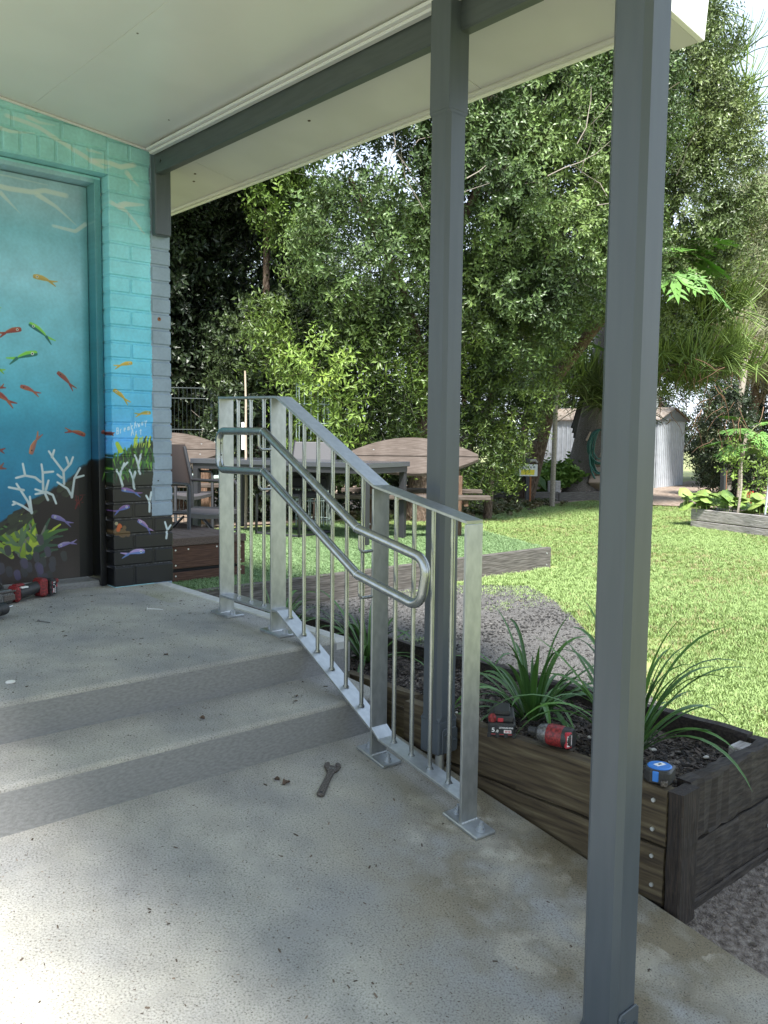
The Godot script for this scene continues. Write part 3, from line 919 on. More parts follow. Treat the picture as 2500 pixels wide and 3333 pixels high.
# ---------- house ----------
func build_house() -> void:
	var w := thing("painted_brick_wall", "brick verandah wall painted as a turquoise undersea mural with grey corner", "wall")
	var core := MB.new()
	core.mural = true
	core.box(Vector3(-0.345, -0.05, -0.106), Vector3(-0.007, 2.6, -0.0065))
	core.box(Vector3(-1.6, 2.172, -0.106), Vector3(-0.007, 2.72, -0.0066))
	obj("mortar", core, M.mural, w)
	var rr := RandomNumberGenerator.new()
	rr.seed = 12
	var brick := func(x0: float, x1: float, y0: float, y1: float, z0 := -0.11) -> void:
		var b := MB.new()
		b.mural = true
		var d := rr.randf_range(-0.0012, 0.0014)
		b.box(Vector3(x0, y0, z0), Vector3(x1, y1, d), 0.005)
		obj("brick", b, M.mural, w)
	brick.call(-0.35, -0.238, 0.0, 0.104)
	brick.call(-0.228, 0.0, 0.0, 0.104)
	for k in 28:
		var y0 := 0.114 + 0.086 * k
		if y0 > 2.42:
			break
		var y1 := y0 + 0.0765
		if k % 2 == 1:
			brick.call(-0.35, -0.238, y0, y1)
			brick.call(-0.228, 0.0, y0, y1)
		else:
			brick.call(-0.35, -0.121, y0, y1)
			brick.call(-0.111, 0.0, y0, y1)
	for k in 10:
		var x1 := -0.366 - 0.0865 * k
		brick.call(x1 - 0.077, x1, 2.176, 2.284, -0.09)
	for k in 5:
		brick.call(-0.47 - 0.24 * k - 0.115, -0.47 - 0.24 * k + 0.115, 2.294, 2.373, -0.09)
		brick.call(-0.59 - 0.24 * k - 0.115, -0.59 - 0.24 * k + 0.115, 2.381, 2.459, -0.09)
	# left of the door the wall goes on outside the picture
	var l := MB.new()
	l.mural = true
	l.box(Vector3(-1.62, -0.05, -0.11), Vector3(-1.25, 2.72, 0.0))
	obj("door_jamb_pier", l, M.mural, w)
	var hole := tb([Vector3(-0.071, 1.455, -0.001), Vector3(-0.071, 1.455, 0.0022)], 0.012, 0.010, 9)
	obj("rust_stain", hole, M.rust, w)
	var plug := tb([Vector3(-0.070, 1.458, 0.001), Vector3(-0.070, 1.458, 0.0032)], 0.005, 0.004, 8)
	obj("screw_hole", plug, M.cushion, w)
	obj("screw_hole", tb([Vector3(-0.088, 0.57, 0.0), Vector3(-0.088, 0.57, 0.0025)], 0.004, 0.004, 8), M.cushion, w)

	var d := thing("door", "painted door with fish and white coral on teal, black reef below", "door", Vector3(-0.8, 0.0, -0.17))
	var leaf := MB.new()
	leaf.mural = true
	leaf.box(Vector3(-1.21, 0.045, -0.21), Vector3(-0.395, 2.128, -0.17), 0.002)
	var lo := obj("door_leaf", leaf, M.mural, d)
	lo.position = Vector3(0.8, 0, 0.17)
	var f := MB.new()
	f.mural = true
	f.box(Vector3(-0.392, 0.0, -0.25), Vector3(-0.3565, 2.168, -0.08), 0.003)
	f.box(Vector3(-1.25, 0.0, -0.25), Vector3(-1.213, 2.168, -0.08), 0.003)
	f.box(Vector3(-1.2128, 2.133, -0.25), Vector3(-0.3925, 2.168, -0.0795), 0.003)
	var fo := obj("door_frame", f, M.mural, d)
	fo.position = Vector3(0.8, 0, 0.17)
	var sill := bx(Vector3(-1.25, -0.04, -0.30), Vector3(-0.36, 0.028, -0.10), 0.01)
	var so := obj("threshold", sill, M.riser, d)
	so.position = Vector3(0.8, 0, 0.17)

	# roof: ceiling of the verandah, eave beyond the beam
	var r := thing("verandah_roof", "white verandah ceiling and eave with fascia over steps", "roof")
	var sl := Basis(Vector3.BACK, -atan(0.1))
	var panels := [[-2.80, -1.9508], [-1.95, -0.7508], [-0.75, -0.112]]
	for p in panels:
		var c := MB.new()
		c.xf = Transform3D(sl, Vector3(-0.119, 2.342, 0))
		c.box(Vector3(p[0] + 0.119, 0.0, -0.12), Vector3(p[1] + 0.119, 0.010, 8.4), 0.001)
		obj("ceiling_panel", c, M.ceiling, r)
	var e := Basis(Vector3.BACK, -atan(0.2))
	for p in [[-1.4, 0.158], [0.161, 1.96], [1.963, 2.885]]:
		var c := MB.new()
		c.xf = Transform3D(e, Vector3(-0.07, 2.312, 0))
		c.box(Vector3(-0.01, 0.0, p[0]), Vector3(0.445, 0.008, p[1]), 0.001)
		obj("soffit_panel", c, M.soffit, r)
	obj("fascia", bx(Vector3(0.362, 2.208, -1.4), Vector3(0.382, 2.40, 2.884), 0.002), M.white, r)
	obj("fascia_bead", tb([Vector3(0.349, 2.222, -1.4), Vector3(0.349, 2.222, 2.884)], 0.011, 0.011, 8), M.soffit, r)
	var bb := MB.new()
	bb.xf = Transform3D(Basis(Vector3.BACK, -atan(0.13)), Vector3(0.383, 2.124, 2.886))
	bb.box(Vector3(-0.55, 0.0, 0.0), Vector3(0.0, 0.235, 0.02), 0.002)
	obj("barge_board", bb, M.white, r)
	var bs := MB.new()
	bs.xf = Transform3D(Basis(Vector3.BACK, -atan(0.13)), Vector3(0.383, 2.124, 2.886))
	bs.box(Vector3(-0.55, 0.001, -0.09), Vector3(-0.002, 0.012, -0.0005), 0.001)
	obj("barge_soffit", bs, M.soffit, r)
	# quadrant mouldings
	var q := MB.new()
	q.box(Vector3(-0.168, 2.318, 0.056), Vector3(-0.117, 2.332, 2.9), 0.005)
	q.box(Vector3(-0.150, 2.303, 0.056), Vector3(-0.1172, 2.3175, 2.9), 0.005)
	obj("beam_moulding", q, M.ceiling, r)
	var q2 := MB.new()
	q2.xf = Transform3D(sl, Vector3(-0.119, 2.342, 0))
	q2.box(Vector3(-2.4, -0.012, 0.002), Vector3(0.0, -0.0005, 0.020), 0.004)
	obj("wall_moulding", q2, M.ceiling, r)
	var t := MB.new()
	t.xf = Transform3D(sl, Vector3(-0.119, 2.342, 0))
	t.box(Vector3(-2.78, 0.03, -4.0), Vector3(0.045, 0.15, 8.41), 0.01)
	obj("roof_sheet", t, M.roof, r)
	var t2 := MB.new()
	t2.xf = Transform3D(e, Vector3(-0.07, 2.312, 0))
	t2.box(Vector3(0.0, 0.07, -4.0), Vector3(0.47, 0.11, 2.90), 0.004)
	obj("eave_sheet", t2, M.roof, r)

	for c9 in [[-0.24, 0.45], [-0.72, 1.1]]:
		var sp := MB.new()
		sp.xf = Transform3D(sl, Vector3(-0.119, 2.342, 0))
		sp.box(Vector3(c9[0] + 0.119 - 0.004, -0.002, c9[1] - 0.003), Vector3(c9[0] + 0.119 + 0.004, 0.001, c9[1] + 0.003), 0.001)
		obj("wasp_speck", sp, M.twig, r)
	for c9 in [[0.08, 0.12], [0.22, 0.02], [0.27, -0.08], [0.10, 0.30], [0.2, 1.1]]:
		var sp := MB.new()
		sp.xf = Transform3D(e, Vector3(-0.07, 2.312, 0))
		sp.box(Vector3(c9[0] - 0.005, -0.003, c9[1] - 0.007), Vector3(c9[0] + 0.005, 0.001, c9[1] + 0.007), 0.001)
		obj("wasp_speck", sp, M.twig, r)

	var bm := thing("roof_beam", "dark grey painted timber beam running out from the wall under ceiling", "beam", Vector3(-0.09, 2.26, 0.056))
	var beam := MB.new()
	var wav := FastNoiseLite.new()
	wav.frequency = 0.8
	beam.box(Vector3(-0.025, -0.052, 0.0), Vector3(0.022, 0.062, 2.55), 0.004)
	obj("beam", beam, M.beam, bm)
	obj("bolt_head", tb([Vector3(-0.0245, 0.0, 0.06), Vector3(-0.030, 0.0, 0.06)], 0.010, 0.009, 6), M.beam, bm)
	var wb := thing("wall_bracket", "grey timber packer on brick corner carrying the beam end", "bracket", Vector3(-0.066, 1.895, 0.0))
	var wbm := bx(Vector3(-0.047, 0.0, 0.003), Vector3(0.047, 0.425, 0.054), 0.006)
	obj("packer", wbm, M.post, wb)

	post("verandah_post", "grey chamfered post standing just behind the lower rail end", Vector3(-0.1185, -0.327, 2.236), 0.0475, 2.70, ramp_y(2.236))
	post("verandah_post", "nearest grey chamfered post in front of planter, running the full picture height", Vector3(-0.645, -0.598, 3.33), 0.0475, 3.15, ramp_y(3.33))


func post(called: String, label: String, at: Vector3, h: float, height: float, floor_y: float) -> void:
	var p := thing(called, label, "post", at, 0.0, "verandah posts")
	var b := MB.new()
	var sq := 0.125 if at.x > -0.4 else 0.03
	b.box(Vector3(-h, 0.0, -h), Vector3(h, sq, h), 0.004)
	var c := 0.0135
	var oct := PackedVector2Array([Vector2(-h + c, -h), Vector2(h - c, -h), Vector2(h, -h + c), Vector2(h, h - c), Vector2(h - c, h), Vector2(-h + c, h), Vector2(-h, h - c), Vector2(-h, -h + c)])
	var top := height - (0.44 if at.x > -0.4 else 0.2)
	var keep := b.xf
	b.xf = Transform3D(Basis(Vector3.RIGHT, PI / 2), Vector3.ZERO)
	b.prism(oct, -top, -sq - 0.012)
	b.xf = keep
	# stop chamfers: short splays at both ends
	for s in [[sq - 0.001, sq + 0.013, false], [top - 0.001, top + 0.012, true]]:
		for sx in [-1.0, 1.0]:
			for sz in [-1.0, 1.0]:
				var tip: float = s[1] if s[2] else s[0]
				var base: float = s[0] if s[2] else s[1]
				b.quad(Vector3(sx * h, base, sz * (h - c)), Vector3(sx * (h - c), base, sz * h), Vector3(sx * h * 0.998, tip, sz * h * 0.998), Vector3(sx * h * 0.998, tip, sz * h * 0.998), Vector3(sx, 0, sz))
				b.quad(Vector3(sx * h, base, sz * (h - c)), Vector3(sx * h, tip, sz * h), Vector3(sx * h, tip, 0), Vector3(sx * h, base, 0), Vector3(sx, 0, 0))
				b.quad(Vector3(sx * (h - c), base, sz * h), Vector3(sx * h, tip, sz * h), Vector3(0, tip, sz * h), Vector3(0, base, sz * h), Vector3(0, 0, sz))
	b.box(Vector3(-h, top + 0.011, -h), Vector3(h, height, h), 0.002)
	obj("shaft", b, M.post, p)
	var plate := MB.new()
	var w := 0.040
	plate.prism(PackedVector2Array([Vector2(-w + 0.006, 0.008), Vector2(w + 0.004, 0.008), Vector2(w + 0.006, 0.012), Vector2(w + 0.006, 0.088), Vector2(w - 0.004, 0.097), Vector2(-w + 0.014, 0.097), Vector2(-w + 0.006, 0.088)]), h + 0.0005, h + 0.006, 0.0015)
	obj("bracket_plate", plate, M.post, p)
	for q in [Vector2(-0.018, 0.075), Vector2(0.030, 0.050)]:
		var bo := MB.new()
		bo.xf = Transform3D(Basis(), Vector3(q.x, q.y, h + 0.006))
		bo.tube([Vector3(0, 0, 0), Vector3(0, 0, 0.002)], 0.009, 0.009, 14)
		bo.tube([Vector3(0, 0, 0.002), Vector3(0, 0, 0.008)], 0.0068, 0.0064, 6)
		bo.tube([Vector3(0, 0, 0.008), Vector3(0, 0, 0.012)], 0.0035, 0.003, 8)
		obj("bolt", bo, M.post, p)
	var stub := tb([Vector3(0, -0.002, 0.008), Vector3(0, floor_y - at.y - 0.03, 0.008)], 0.017, 0.017, 14)
	obj("pipe_foot", stub, M.galv, p)


# ---------- balustrade ----------
func hex_bolt(b: MB, at: Vector3, tilt: float, stud := 0.012) -> void:
	b.xf = Transform3D(Basis(Vector3.RIGHT, tilt), at)
	b.tube([Vector3(0, 0, 0), Vector3(0, 0.0028, 0)], 0.0155, 0.0155, 18)
	b.tube([Vector3(0, 0.0028, 0), Vector3(0, 0.0152, 0)], 0.0122, 0.0119, 6)
	b.tube([Vector3(0, 0.0152, 0), Vector3(0, 0.0152 + stud, 0)], 0.0066, 0.0058, 12)
	b.xf = Transform3D()


func arc(c: Vector2, r: float, a0: float, a1: float, n := 7) -> Array:
	var p := []
	for i in n + 1:
		var a := lerpf(a0, a1, float(i) / n)
		p.append(c + Vector2(cos(a), sin(a)) * r)
	return p


func fillet(poly: Array, rad: Array) -> Array:
	var out := []
	for i in poly.size():
		var p: Vector2 = poly[i]
		var a: Vector2 = (poly[(i + poly.size() - 1) % poly.size()] - p).normalized()
		var b: Vector2 = (poly[(i + 1) % poly.size()] - p).normalized()
		var r: float = rad[i]
		var half := acos(clampf(a.dot(b), -1.0, 1.0)) * 0.5
		if r <= 0.0:
			out.append(p)
			continue
		var t := r / tan(half)
		var c := p + (a + b).normalized() * (r / sin(half))
		var s := p + a * t
		var e := p + b * t
		var a0 := (s - c).angle()
		var da := wrapf((e - c).angle() - a0, -PI, PI)
		for k in 8:
			var an := a0 + da * k / 7.0
			out.append(c + Vector2(cos(an), sin(an)) * r)
	return out


func build_balustrade() -> void:
	var t := thing("balustrade", "galvanised steel balustrade with looped handrail down the concrete steps", "railing", Vector3(-0.245, 0, 0.908), -0.0463)
	var slope := atan(0.185)
	var W := 0.075
	var side := Basis(Vector3(0, 0, 1), Vector3(0, 1, 0), Vector3(-1, 0, 0))  # prism XY -> local z,y ; depth -> -x
	var strip := func(pts: Array, th: float) -> MB:
		var poly := PackedVector2Array()
		for p in pts:
			poly.append(p)
		for k in range(pts.size() - 1, -1, -1):
			var d0: Vector2 = (pts[k] - pts[maxi(k - 1, 0)]).normalized() if k > 0 else (pts[1] - pts[0]).normalized()
			var d1: Vector2 = (pts[mini(k + 1, pts.size() - 1)] - pts[k]).normalized() if k < pts.size() - 1 else d0
			var nn := (Vector2(d0.y, -d0.x) + Vector2(d1.y, -d1.x)).normalized()
			poly.append(pts[k] + nn * th)
		var b := MB.new()
		b.xf = Transform3D(side, Vector3.ZERO)
		b.prism(poly, -W, 0.0, 0.0012)
		return b
	# posts
	var posts := [[0.0, -0.0205, 0.992, 0.017], [0.453, -0.028, 0.982, 0.017], [1.153, ramp_y(2.061), 0.638, slope], [1.633, ramp_y(2.541), 0.5485, slope]]
	for i in 4:
		var s: Array = posts[i]
		var b := bx(Vector3(0.0, s[1] + 0.01, s[0] - 0.005), Vector3(W, s[2], s[0] + 0.005), 0.0012)
		var po := obj("post", b, M.galv, t)
		var pl := MB.new()
		pl.xf = Transform3D(Basis(Vector3.RIGHT, s[3]), Vector3(0, s[1], s[0]))
		pl.box(Vector3(-0.006, 0.0, -0.083), Vector3(W + 0.010, 0.012, 0.083), 0.003)
		obj("base_plate", pl, M.galv, po)
		var wd := MB.new()
		for k in 12:
			var x0 := 0.003 + k * 0.0058
			for sz in [-1.0, 1.0]:
				wd.tube([Vector3(x0, s[1] + 0.013 + sin(k * 2.1) * 0.001, s[0] + sz * 0.006 ), Vector3(x0 + 0.0062, s[1] + 0.013, s[0] + sz * 0.006)], 0.0042, 0.0038, 6)
		obj("weld_bead", wd, M.weld, po)
		var n := Basis(Vector3.RIGHT, s[3])
		for sz in [-1.0, 1.0]:
			var bo := MB.new()
			hex_bolt(bo, Vector3(W * 0.5, s[1], s[0]) + n * Vector3(0.0, 0.012, sz * 0.056), s[3], 0.016 if i > 1 else 0.004)
			obj("anchor_bolt", bo, M.bolt, po)
	var top := strip.call([Vector2(-0.006, 1.002), Vector2(0.478, 0.992), Vector2(0.502, 0.988), Vector2(1.157, 0.651), Vector2(1.638, 0.560)], 0.010)
	obj("top_rail", top, M.galv, t)
	obj("bottom_rail", strip.call([Vector2(0.005, 0.079), Vector2(0.448, 0.077)], 0.010), M.galv, t)
	obj("bottom_rail", strip.call([Vector2(0.458, 0.084), Vector2(0.502, 0.083), Vector2(1.148, -0.250)], 0.010), M.galv, t)
	obj("bottom_rail", strip.call([Vector2(1.158, -0.247), Vector2(1.200, -0.278), Vector2(1.628, -0.360)], 0.010), M.galv, t)
	var yt := func(s: float) -> float:
		if s < 0.48: return 0.983
		if s < 1.157: return lerpf(0.978, 0.641, (s - 0.502) / 0.655)
		return lerpf(0.641, 0.549, (s - 1.157) / 0.481)
	var yb := func(s: float) -> float:
		if s < 0.45: return 0.078
		if s < 1.15: return lerpf(0.083, -0.250, (s - 0.502) / 0.646)
		return lerpf(-0.278, -0.360, (s - 1.2) / 0.428)
	for s in [0.115, 0.228, 0.338, 0.549, 0.653, 0.753, 0.853, 0.948, 1.048, 1.243, 1.342, 1.440, 1.536]:
		var b := MB.new()
		var lo: float = yb.call(s)
		b.tube([Vector3(W * 0.5, lo, s), Vector3(W * 0.5, yt.call(s) - 0.001, s)], 0.008, 0.008, 14, false)
		b.tube([Vector3(W * 0.5, lo - 0.002, s), Vector3(W * 0.5, lo + 0.006, s)], 0.0135, 0.009, 10, false, 0.12, s * 20.0)
		b.tube([Vector3(W * 0.5, yt.call(s) - 0.006, s), Vector3(W * 0.5, yt.call(s), s)], 0.009, 0.013, 10, false)
		obj("baluster", b, M.galv_tube, t)
	# the handrail loop
	var xo := -0.058
	var loop := fillet([Vector2(0.112, 0.844), Vector2(0.494, 0.843), Vector2(1.141, 0.495), Vector2(1.520, 0.424), Vector2(1.486, 0.262), Vector2(1.143, 0.327), Vector2(0.494, 0.675), Vector2(0.112, 0.672)], [0.045, 0.0, 0.0, 0.055, 0.055, 0.0, 0.0, 0.045])
	var path := []
	for p in loop:
		path.append(Vector3(xo, p.y, p.x))
	path.append(path[0])
	path.append(path[1])
	var hr := MB.new()
	hr.tube(path, 0.0168, 0.0168, 18, false)
	var ho := obj("handrail", hr, M.galv_tube, t)
	for p in [Vector2(0.494, 0.843), Vector2(1.141, 0.495), Vector2(0.494, 0.675), Vector2(1.143, 0.327)]:
		var ring := MB.new()
		var dz := 0.0007
		ring.tube([Vector3(xo, p.y + dz, p.x - 0.0015), Vector3(xo, p.y - dz, p.x + 0.0015)], 0.0178, 0.0178, 18, false)
		obj("weld_ring", ring, M.weld, ho)
	for p in [Vector2(0.455, 0.842), Vector2(0.455, 0.674), Vector2(1.153, 0.486), Vector2(1.153, 0.318)]:
		var br := MB.new()
		var y0: float = p.y - 0.014
		br.tube([Vector3(xo, y0, p.x), Vector3(xo, y0 - 0.040, p.x), Vector3(xo + 0.003, y0 - 0.052, p.x), Vector3(xo + 0.012, y0 - 0.060, p.x), Vector3(xo + 0.024, y0 - 0.061, p.x), Vector3(0.001, y0 - 0.060, p.x)], 0.0058, 0.0058, 10)
		obj("handrail_bracket", br, M.galv_tube, t)
	for y in [0.79, 0.737]:
		obj("drain_hole", tb([Vector3(xo, y, 0.127), Vector3(xo, y, 0.1292)], 0.004, 0.004, 10), M.cushion, ho)


# ---------- planter ----------
func build_planter() -> void:
	var t := thing("planter_box", "weathered timber sleeper planter box beside the ramp, dark corner post", "planter")
	var rr := RandomNumberGenerator.new()
	rr.seed = 31
	var plank := func(called: String, lo: Vector3, hi: Vector3, m: Material, wear := 0.006) -> void:
		# a sleeper with uneven worn faces: lengthwise stations, each edge jittered
		var b := MB.new()
		var L := hi - lo
		var ax := L.max_axis_index()
		var n := 14
		var prev := []
		var i1 := (ax + 1) % 3
		var i2 := (ax + 2) % 3
		for k in n + 1:
			var ring := []
			for c in [[0.06, 0.0], [0.94, 0.0], [1.0, 0.06], [1.0, 0.94], [0.94, 1.0], [0.06, 1.0], [0.0, 0.94], [0.0, 0.06]]:
				var p := lo
				p[ax] = lo[ax] + L[ax] * k / n
				p[i1] = lo[i1] + L[i1] * c[0] + rr.randf_range(-wear, wear) * 0.5
				p[i2] = lo[i2] + L[i2] * c[1] + rr.randf_range(-wear, wear) * 0.5
				ring.append(p)
			if k > 0:
				var ctr := (prev[0] + prev[4] + ring[0] + ring[4]) * 0.25 as Vector3
				for q in 8:
					var w := (q + 1) % 8
					b.quad(prev[q], prev[w], ring[w], ring[q], (prev[q] + prev[w]) * 0.5 - ctr)
			prev = ring
			if k == 0 or k == n:
				var o := Vector3()
				o[ax] = -1.0 if k == 0 else 1.0
				b.face(ring, o)
		obj(called, b, m, t)
	# front, along the ramp
	plank.call("sleeper", Vector3(-0.058, -0.388, 1.985), Vector3(-0.004, -0.214, 3.128), M.sleeper)
	plank.call("sleeper", Vector3(-0.056, -0.575, 1.985), Vector3(-0.004, -0.398, 3.124), M.sleeper)
	plank.call("sleeper", Vector3(0.005, -0.40, 0.02), Vector3(0.05, -0.205, 1.98), M.sleeper)
	# near end
	plank.call("corner_post", Vector3(-0.054, -0.68, 3.130), Vector3(0.046, -0.215, 3.178), M.sleeper_post, 0.005)
	plank.call("end_board", Vector3(0.048, -0.400, 3.100), Vector3(0.60, -0.213, 3.150), M.sleeper_dark, 0.010)
	plank.call("end_board", Vector3(0.048, -0.592, 3.104), Vector3(0.60, -0.408, 3.152), M.sleeper_dark, 0.004)
	plank.call("end_board", Vector3(0.048, -0.70, 3.106), Vector3(0.60, -0.594, 3.154), M.sleeper_dark, 0.004)
	plank.call("corner_post", Vector3(0.602, -0.70, 3.06), Vector3(0.65, -0.22, 3.156), M.sleeper_post, 0.005)
	# garden side
	plank.call("sleeper", Vector3(0.60, -0.40, 1.55), Vector3(0.648, -0.207, 3.056), M.sleeper_dark, 0.008)
	plank.call("sleeper", Vector3(0.60, -0.40, 0.02), Vector3(0.648, -0.212, 1.546), M.sleeper_dark, 0.008)
	plank.call("sleeper", Vector3(0.602, -0.62, 0.05), Vector3(0.646, -0.402, 3.056), M.sleeper_dark, 0.004)
	obj("corner_block", bx(Vector3(0.515, -0.42, 3.03), Vector3(0.598, -0.235, 3.098), 0.004), M.grey_old, t)
	for p in [Vector3(-0.060, -0.255, 3.085), Vector3(-0.060, -0.255, 3.03), Vector3(-0.060, -0.345, 3.085), Vector3(-0.058, -0.43, 3.085), Vector3(-0.058, -0.52, 3.088)]:
		var b := MB.new()
		b.tube([p + Vector3(0.006, 0, 0), p + Vector3(-0.0015, 0, 0)], 0.0068, 0.0062, 12)
		b.tube([p + Vector3(-0.0014, 0, 0), p + Vector3(-0.0022, 0, 0)], 0.0022, 0.0022, 6)
		obj("screw", b, M.weld, t)
	for p in [Vector3(0.575, -0.29, 3.153), Vector3(0.575, -0.50, 3.155)]:
		obj("screw", tb([p, p + Vector3(0, 0, 0.003)], 0.006, 0.006, 10), M.bolt, t)
	# mulch
	var base := MB.new()
	for i in 8:
		for j in 26:
			var q := []
			for k in [[0, 0], [1, 0], [1, 1], [0, 1]]:
				var x: float = lerpf(0.0, 0.60, (i + k[0]) / 8.0)
				var z: float = lerpf(0.05, 3.10, (j + k[1]) / 26.0)
				q.append(Vector3(x, mulch_y(x, z), z))
			base.quad(q[0], q[1], q[2], q[3], Vector3.UP)
	struct("planter_soil", base, M.soil)
	var chip := MB.new()
	chip.colored = true
	chip.box(Vector3(-1, -0.16, -0.35), Vector3(1, 0.16, 0.35), 0.1)
	var xfs := []
	var cols := PackedColorArray()
	for i in 9000:
		var x := rng.randf_range(0.01, 0.595)
		var z := rng.randf_range(0.08, 3.09)
		var s := rng.randf_range(0.006, 0.017)
		var q := Basis(Vector3.UP, rng.randf() * TAU) * Basis(Vector3.RIGHT, rng.randfn(0, 0.35)) * Basis(Vector3.BACK, rng.randfn(0, 0.35))
		xfs.append(Transform3D(q.scaled_local(Vector3(s, s * rng.randf_range(0.4, 0.9), s * rng.randf_range(0.6, 1.2))), Vector3(x, mulch_y(x, z) + rng.randf_range(0.0, 0.012), z)))
		cols.append(Color(0.016, 0.012, 0.010).lerp(Color(0.10, 0.075, 0.06), rng.randf() ** 2.2))
	stuff("mulch", chip.mesh(), M.chip, xfs, cols)
	var st := MB.new()
	st.colored = true
	st.box(Vector3(-1, -0.5, -0.8), Vector3(1, 0.5, 0.8), 0.35)
	xfs = []
	cols = PackedColorArray()
	for p in [Vector2(0.10, 2.12), Vector2(0.02, 2.55), Vector2(0.03, 2.60), Vector2(0.06, 2.62), Vector2(0.22, 2.66), Vector2(0.33, 2.85), Vector2(0.25, 2.95), Vector2(0.42, 3.0), Vector2(0.05, 2.9), Vector2(0.3, 2.3), Vector2(0.4, 0.9)]:
		var s := rng.randf_range(0.005, 0.010)
		xfs.append(Transform3D(Basis(Vector3.UP, rng.randf() * TAU).scaled_local(Vector3(s * 1.3, s, s)), Vector3(p.x, mulch_y(p.x, p.y) + 0.014, p.y)))
		cols.append(Color(0.6, 0.58, 0.54).lerp(Color(0.35, 0.32, 0.28), rng.randf()))
	stuff("pale_pebbles", st.mesh(), M.chip, xfs, cols)
	var stick := thing("fallen_stick", "short brown stick lying on mulch by battery pack", "stick", Vector3(0.03, -0.255, 2.30))
	obj("stick", tb([Vector3(0.06, 0.05, -0.10), Vector3(0.02, 0.012, 0.0), Vector3(-0.015, 0.004, 0.10)], 0.006, 0.004, 7), M.twig_pale, stick)


func mulch_y(x: float, z: float) -> float:
	return -0.272 + 0.012 * sin(z * 5.0 + x * 7.0) + 0.010 * sin(x * 13.0 - z * 3.0)


func strap_plant(label: String, at: Vector3, n: int, length: float, sd: int, lean: Vector3, fold := 1.0) -> void:
	var t := thing("strappy_plant", label, "plant", at, 0.0, "strappy plants in the planter box")
	var rr := RandomNumberGenerator.new()
	rr.seed = sd
	for k in n:
		var az := rr.randf() * TAU
		var elev := rr.randf_range(0.55, 1.45)
		var L := length * rr.randf_range(0.55, 1.1)
		var w := rr.randf_range(0.0065, 0.0115)
		var dir := (Vector3(cos(az) * cos(elev), sin(elev), sin(az) * cos(elev)) + lean).normalized()
		var b := MB.new()
		b.colored = true
		var g := Color(0.045, 0.12, 0.025).lerp(Color(0.095, 0.21, 0.04), rr.randf()).lerp(Color(0.045, 0.085, 0.04), rr.randf() * 0.4)
		var p := Vector3(cos(az) * 0.02, -0.02, sin(az) * 0.02)
		var prev := []
		var droop := rr.randf_range(2.0, 6.0) * fold
		var twist := rr.randf_range(-0.5, 0.5)
		var st := 12
		for i in st + 1:
			var f := float(i) / st
			var ww := w * (0.8 + 0.5 * f) * (1.0 - f ** 4.0) + 0.0003
			var across := dir.cross(Vector3.UP)
			if across.length() < 0.05:
				across = Vector3(cos(az + 1.57), 0, sin(az + 1.57))
			across = across.normalized().rotated(dir, twist * f)
			var up := across.cross(dir).normalized()
			var ring := [p - across * ww + up * ww * 0.35, p, p + across * ww + up * ww * 0.35]
			b.col = g.lerp(Color(0.16, 0.24, 0.09), clampf(0.5 - f * 2.0, 0.0, 1.0))
			if i > 0:
				for q in 2:
					b.quad(prev[q], prev[q + 1], ring[q + 1], ring[q], up)
			prev = ring
			dir = (dir + Vector3.DOWN * droop * L / st * (0.35 + f * 1.7)).normalized()
			p += dir * L / st
		obj("leaf", b, M.leaf, t)


# ---------- tools ----------
func print_text(s: String, h: float, m: Material, parent: Node, called: String, at: Vector3, basis: Basis, bold := true) -> void:
	var tm := TextMesh.new()
	var f := SystemFont.new()
	f.font_names = PackedStringArray(["Droid Sans"])
	f.font_weight = 700 if bold else 400
	tm.font = f
	tm.text = s
	tm.font_size = 32
	tm.pixel_size = h / 32.0
	tm.depth = 0.0006
	var o := put(called, tm, m, parent)
	o.transform = Transform3D(basis, at)


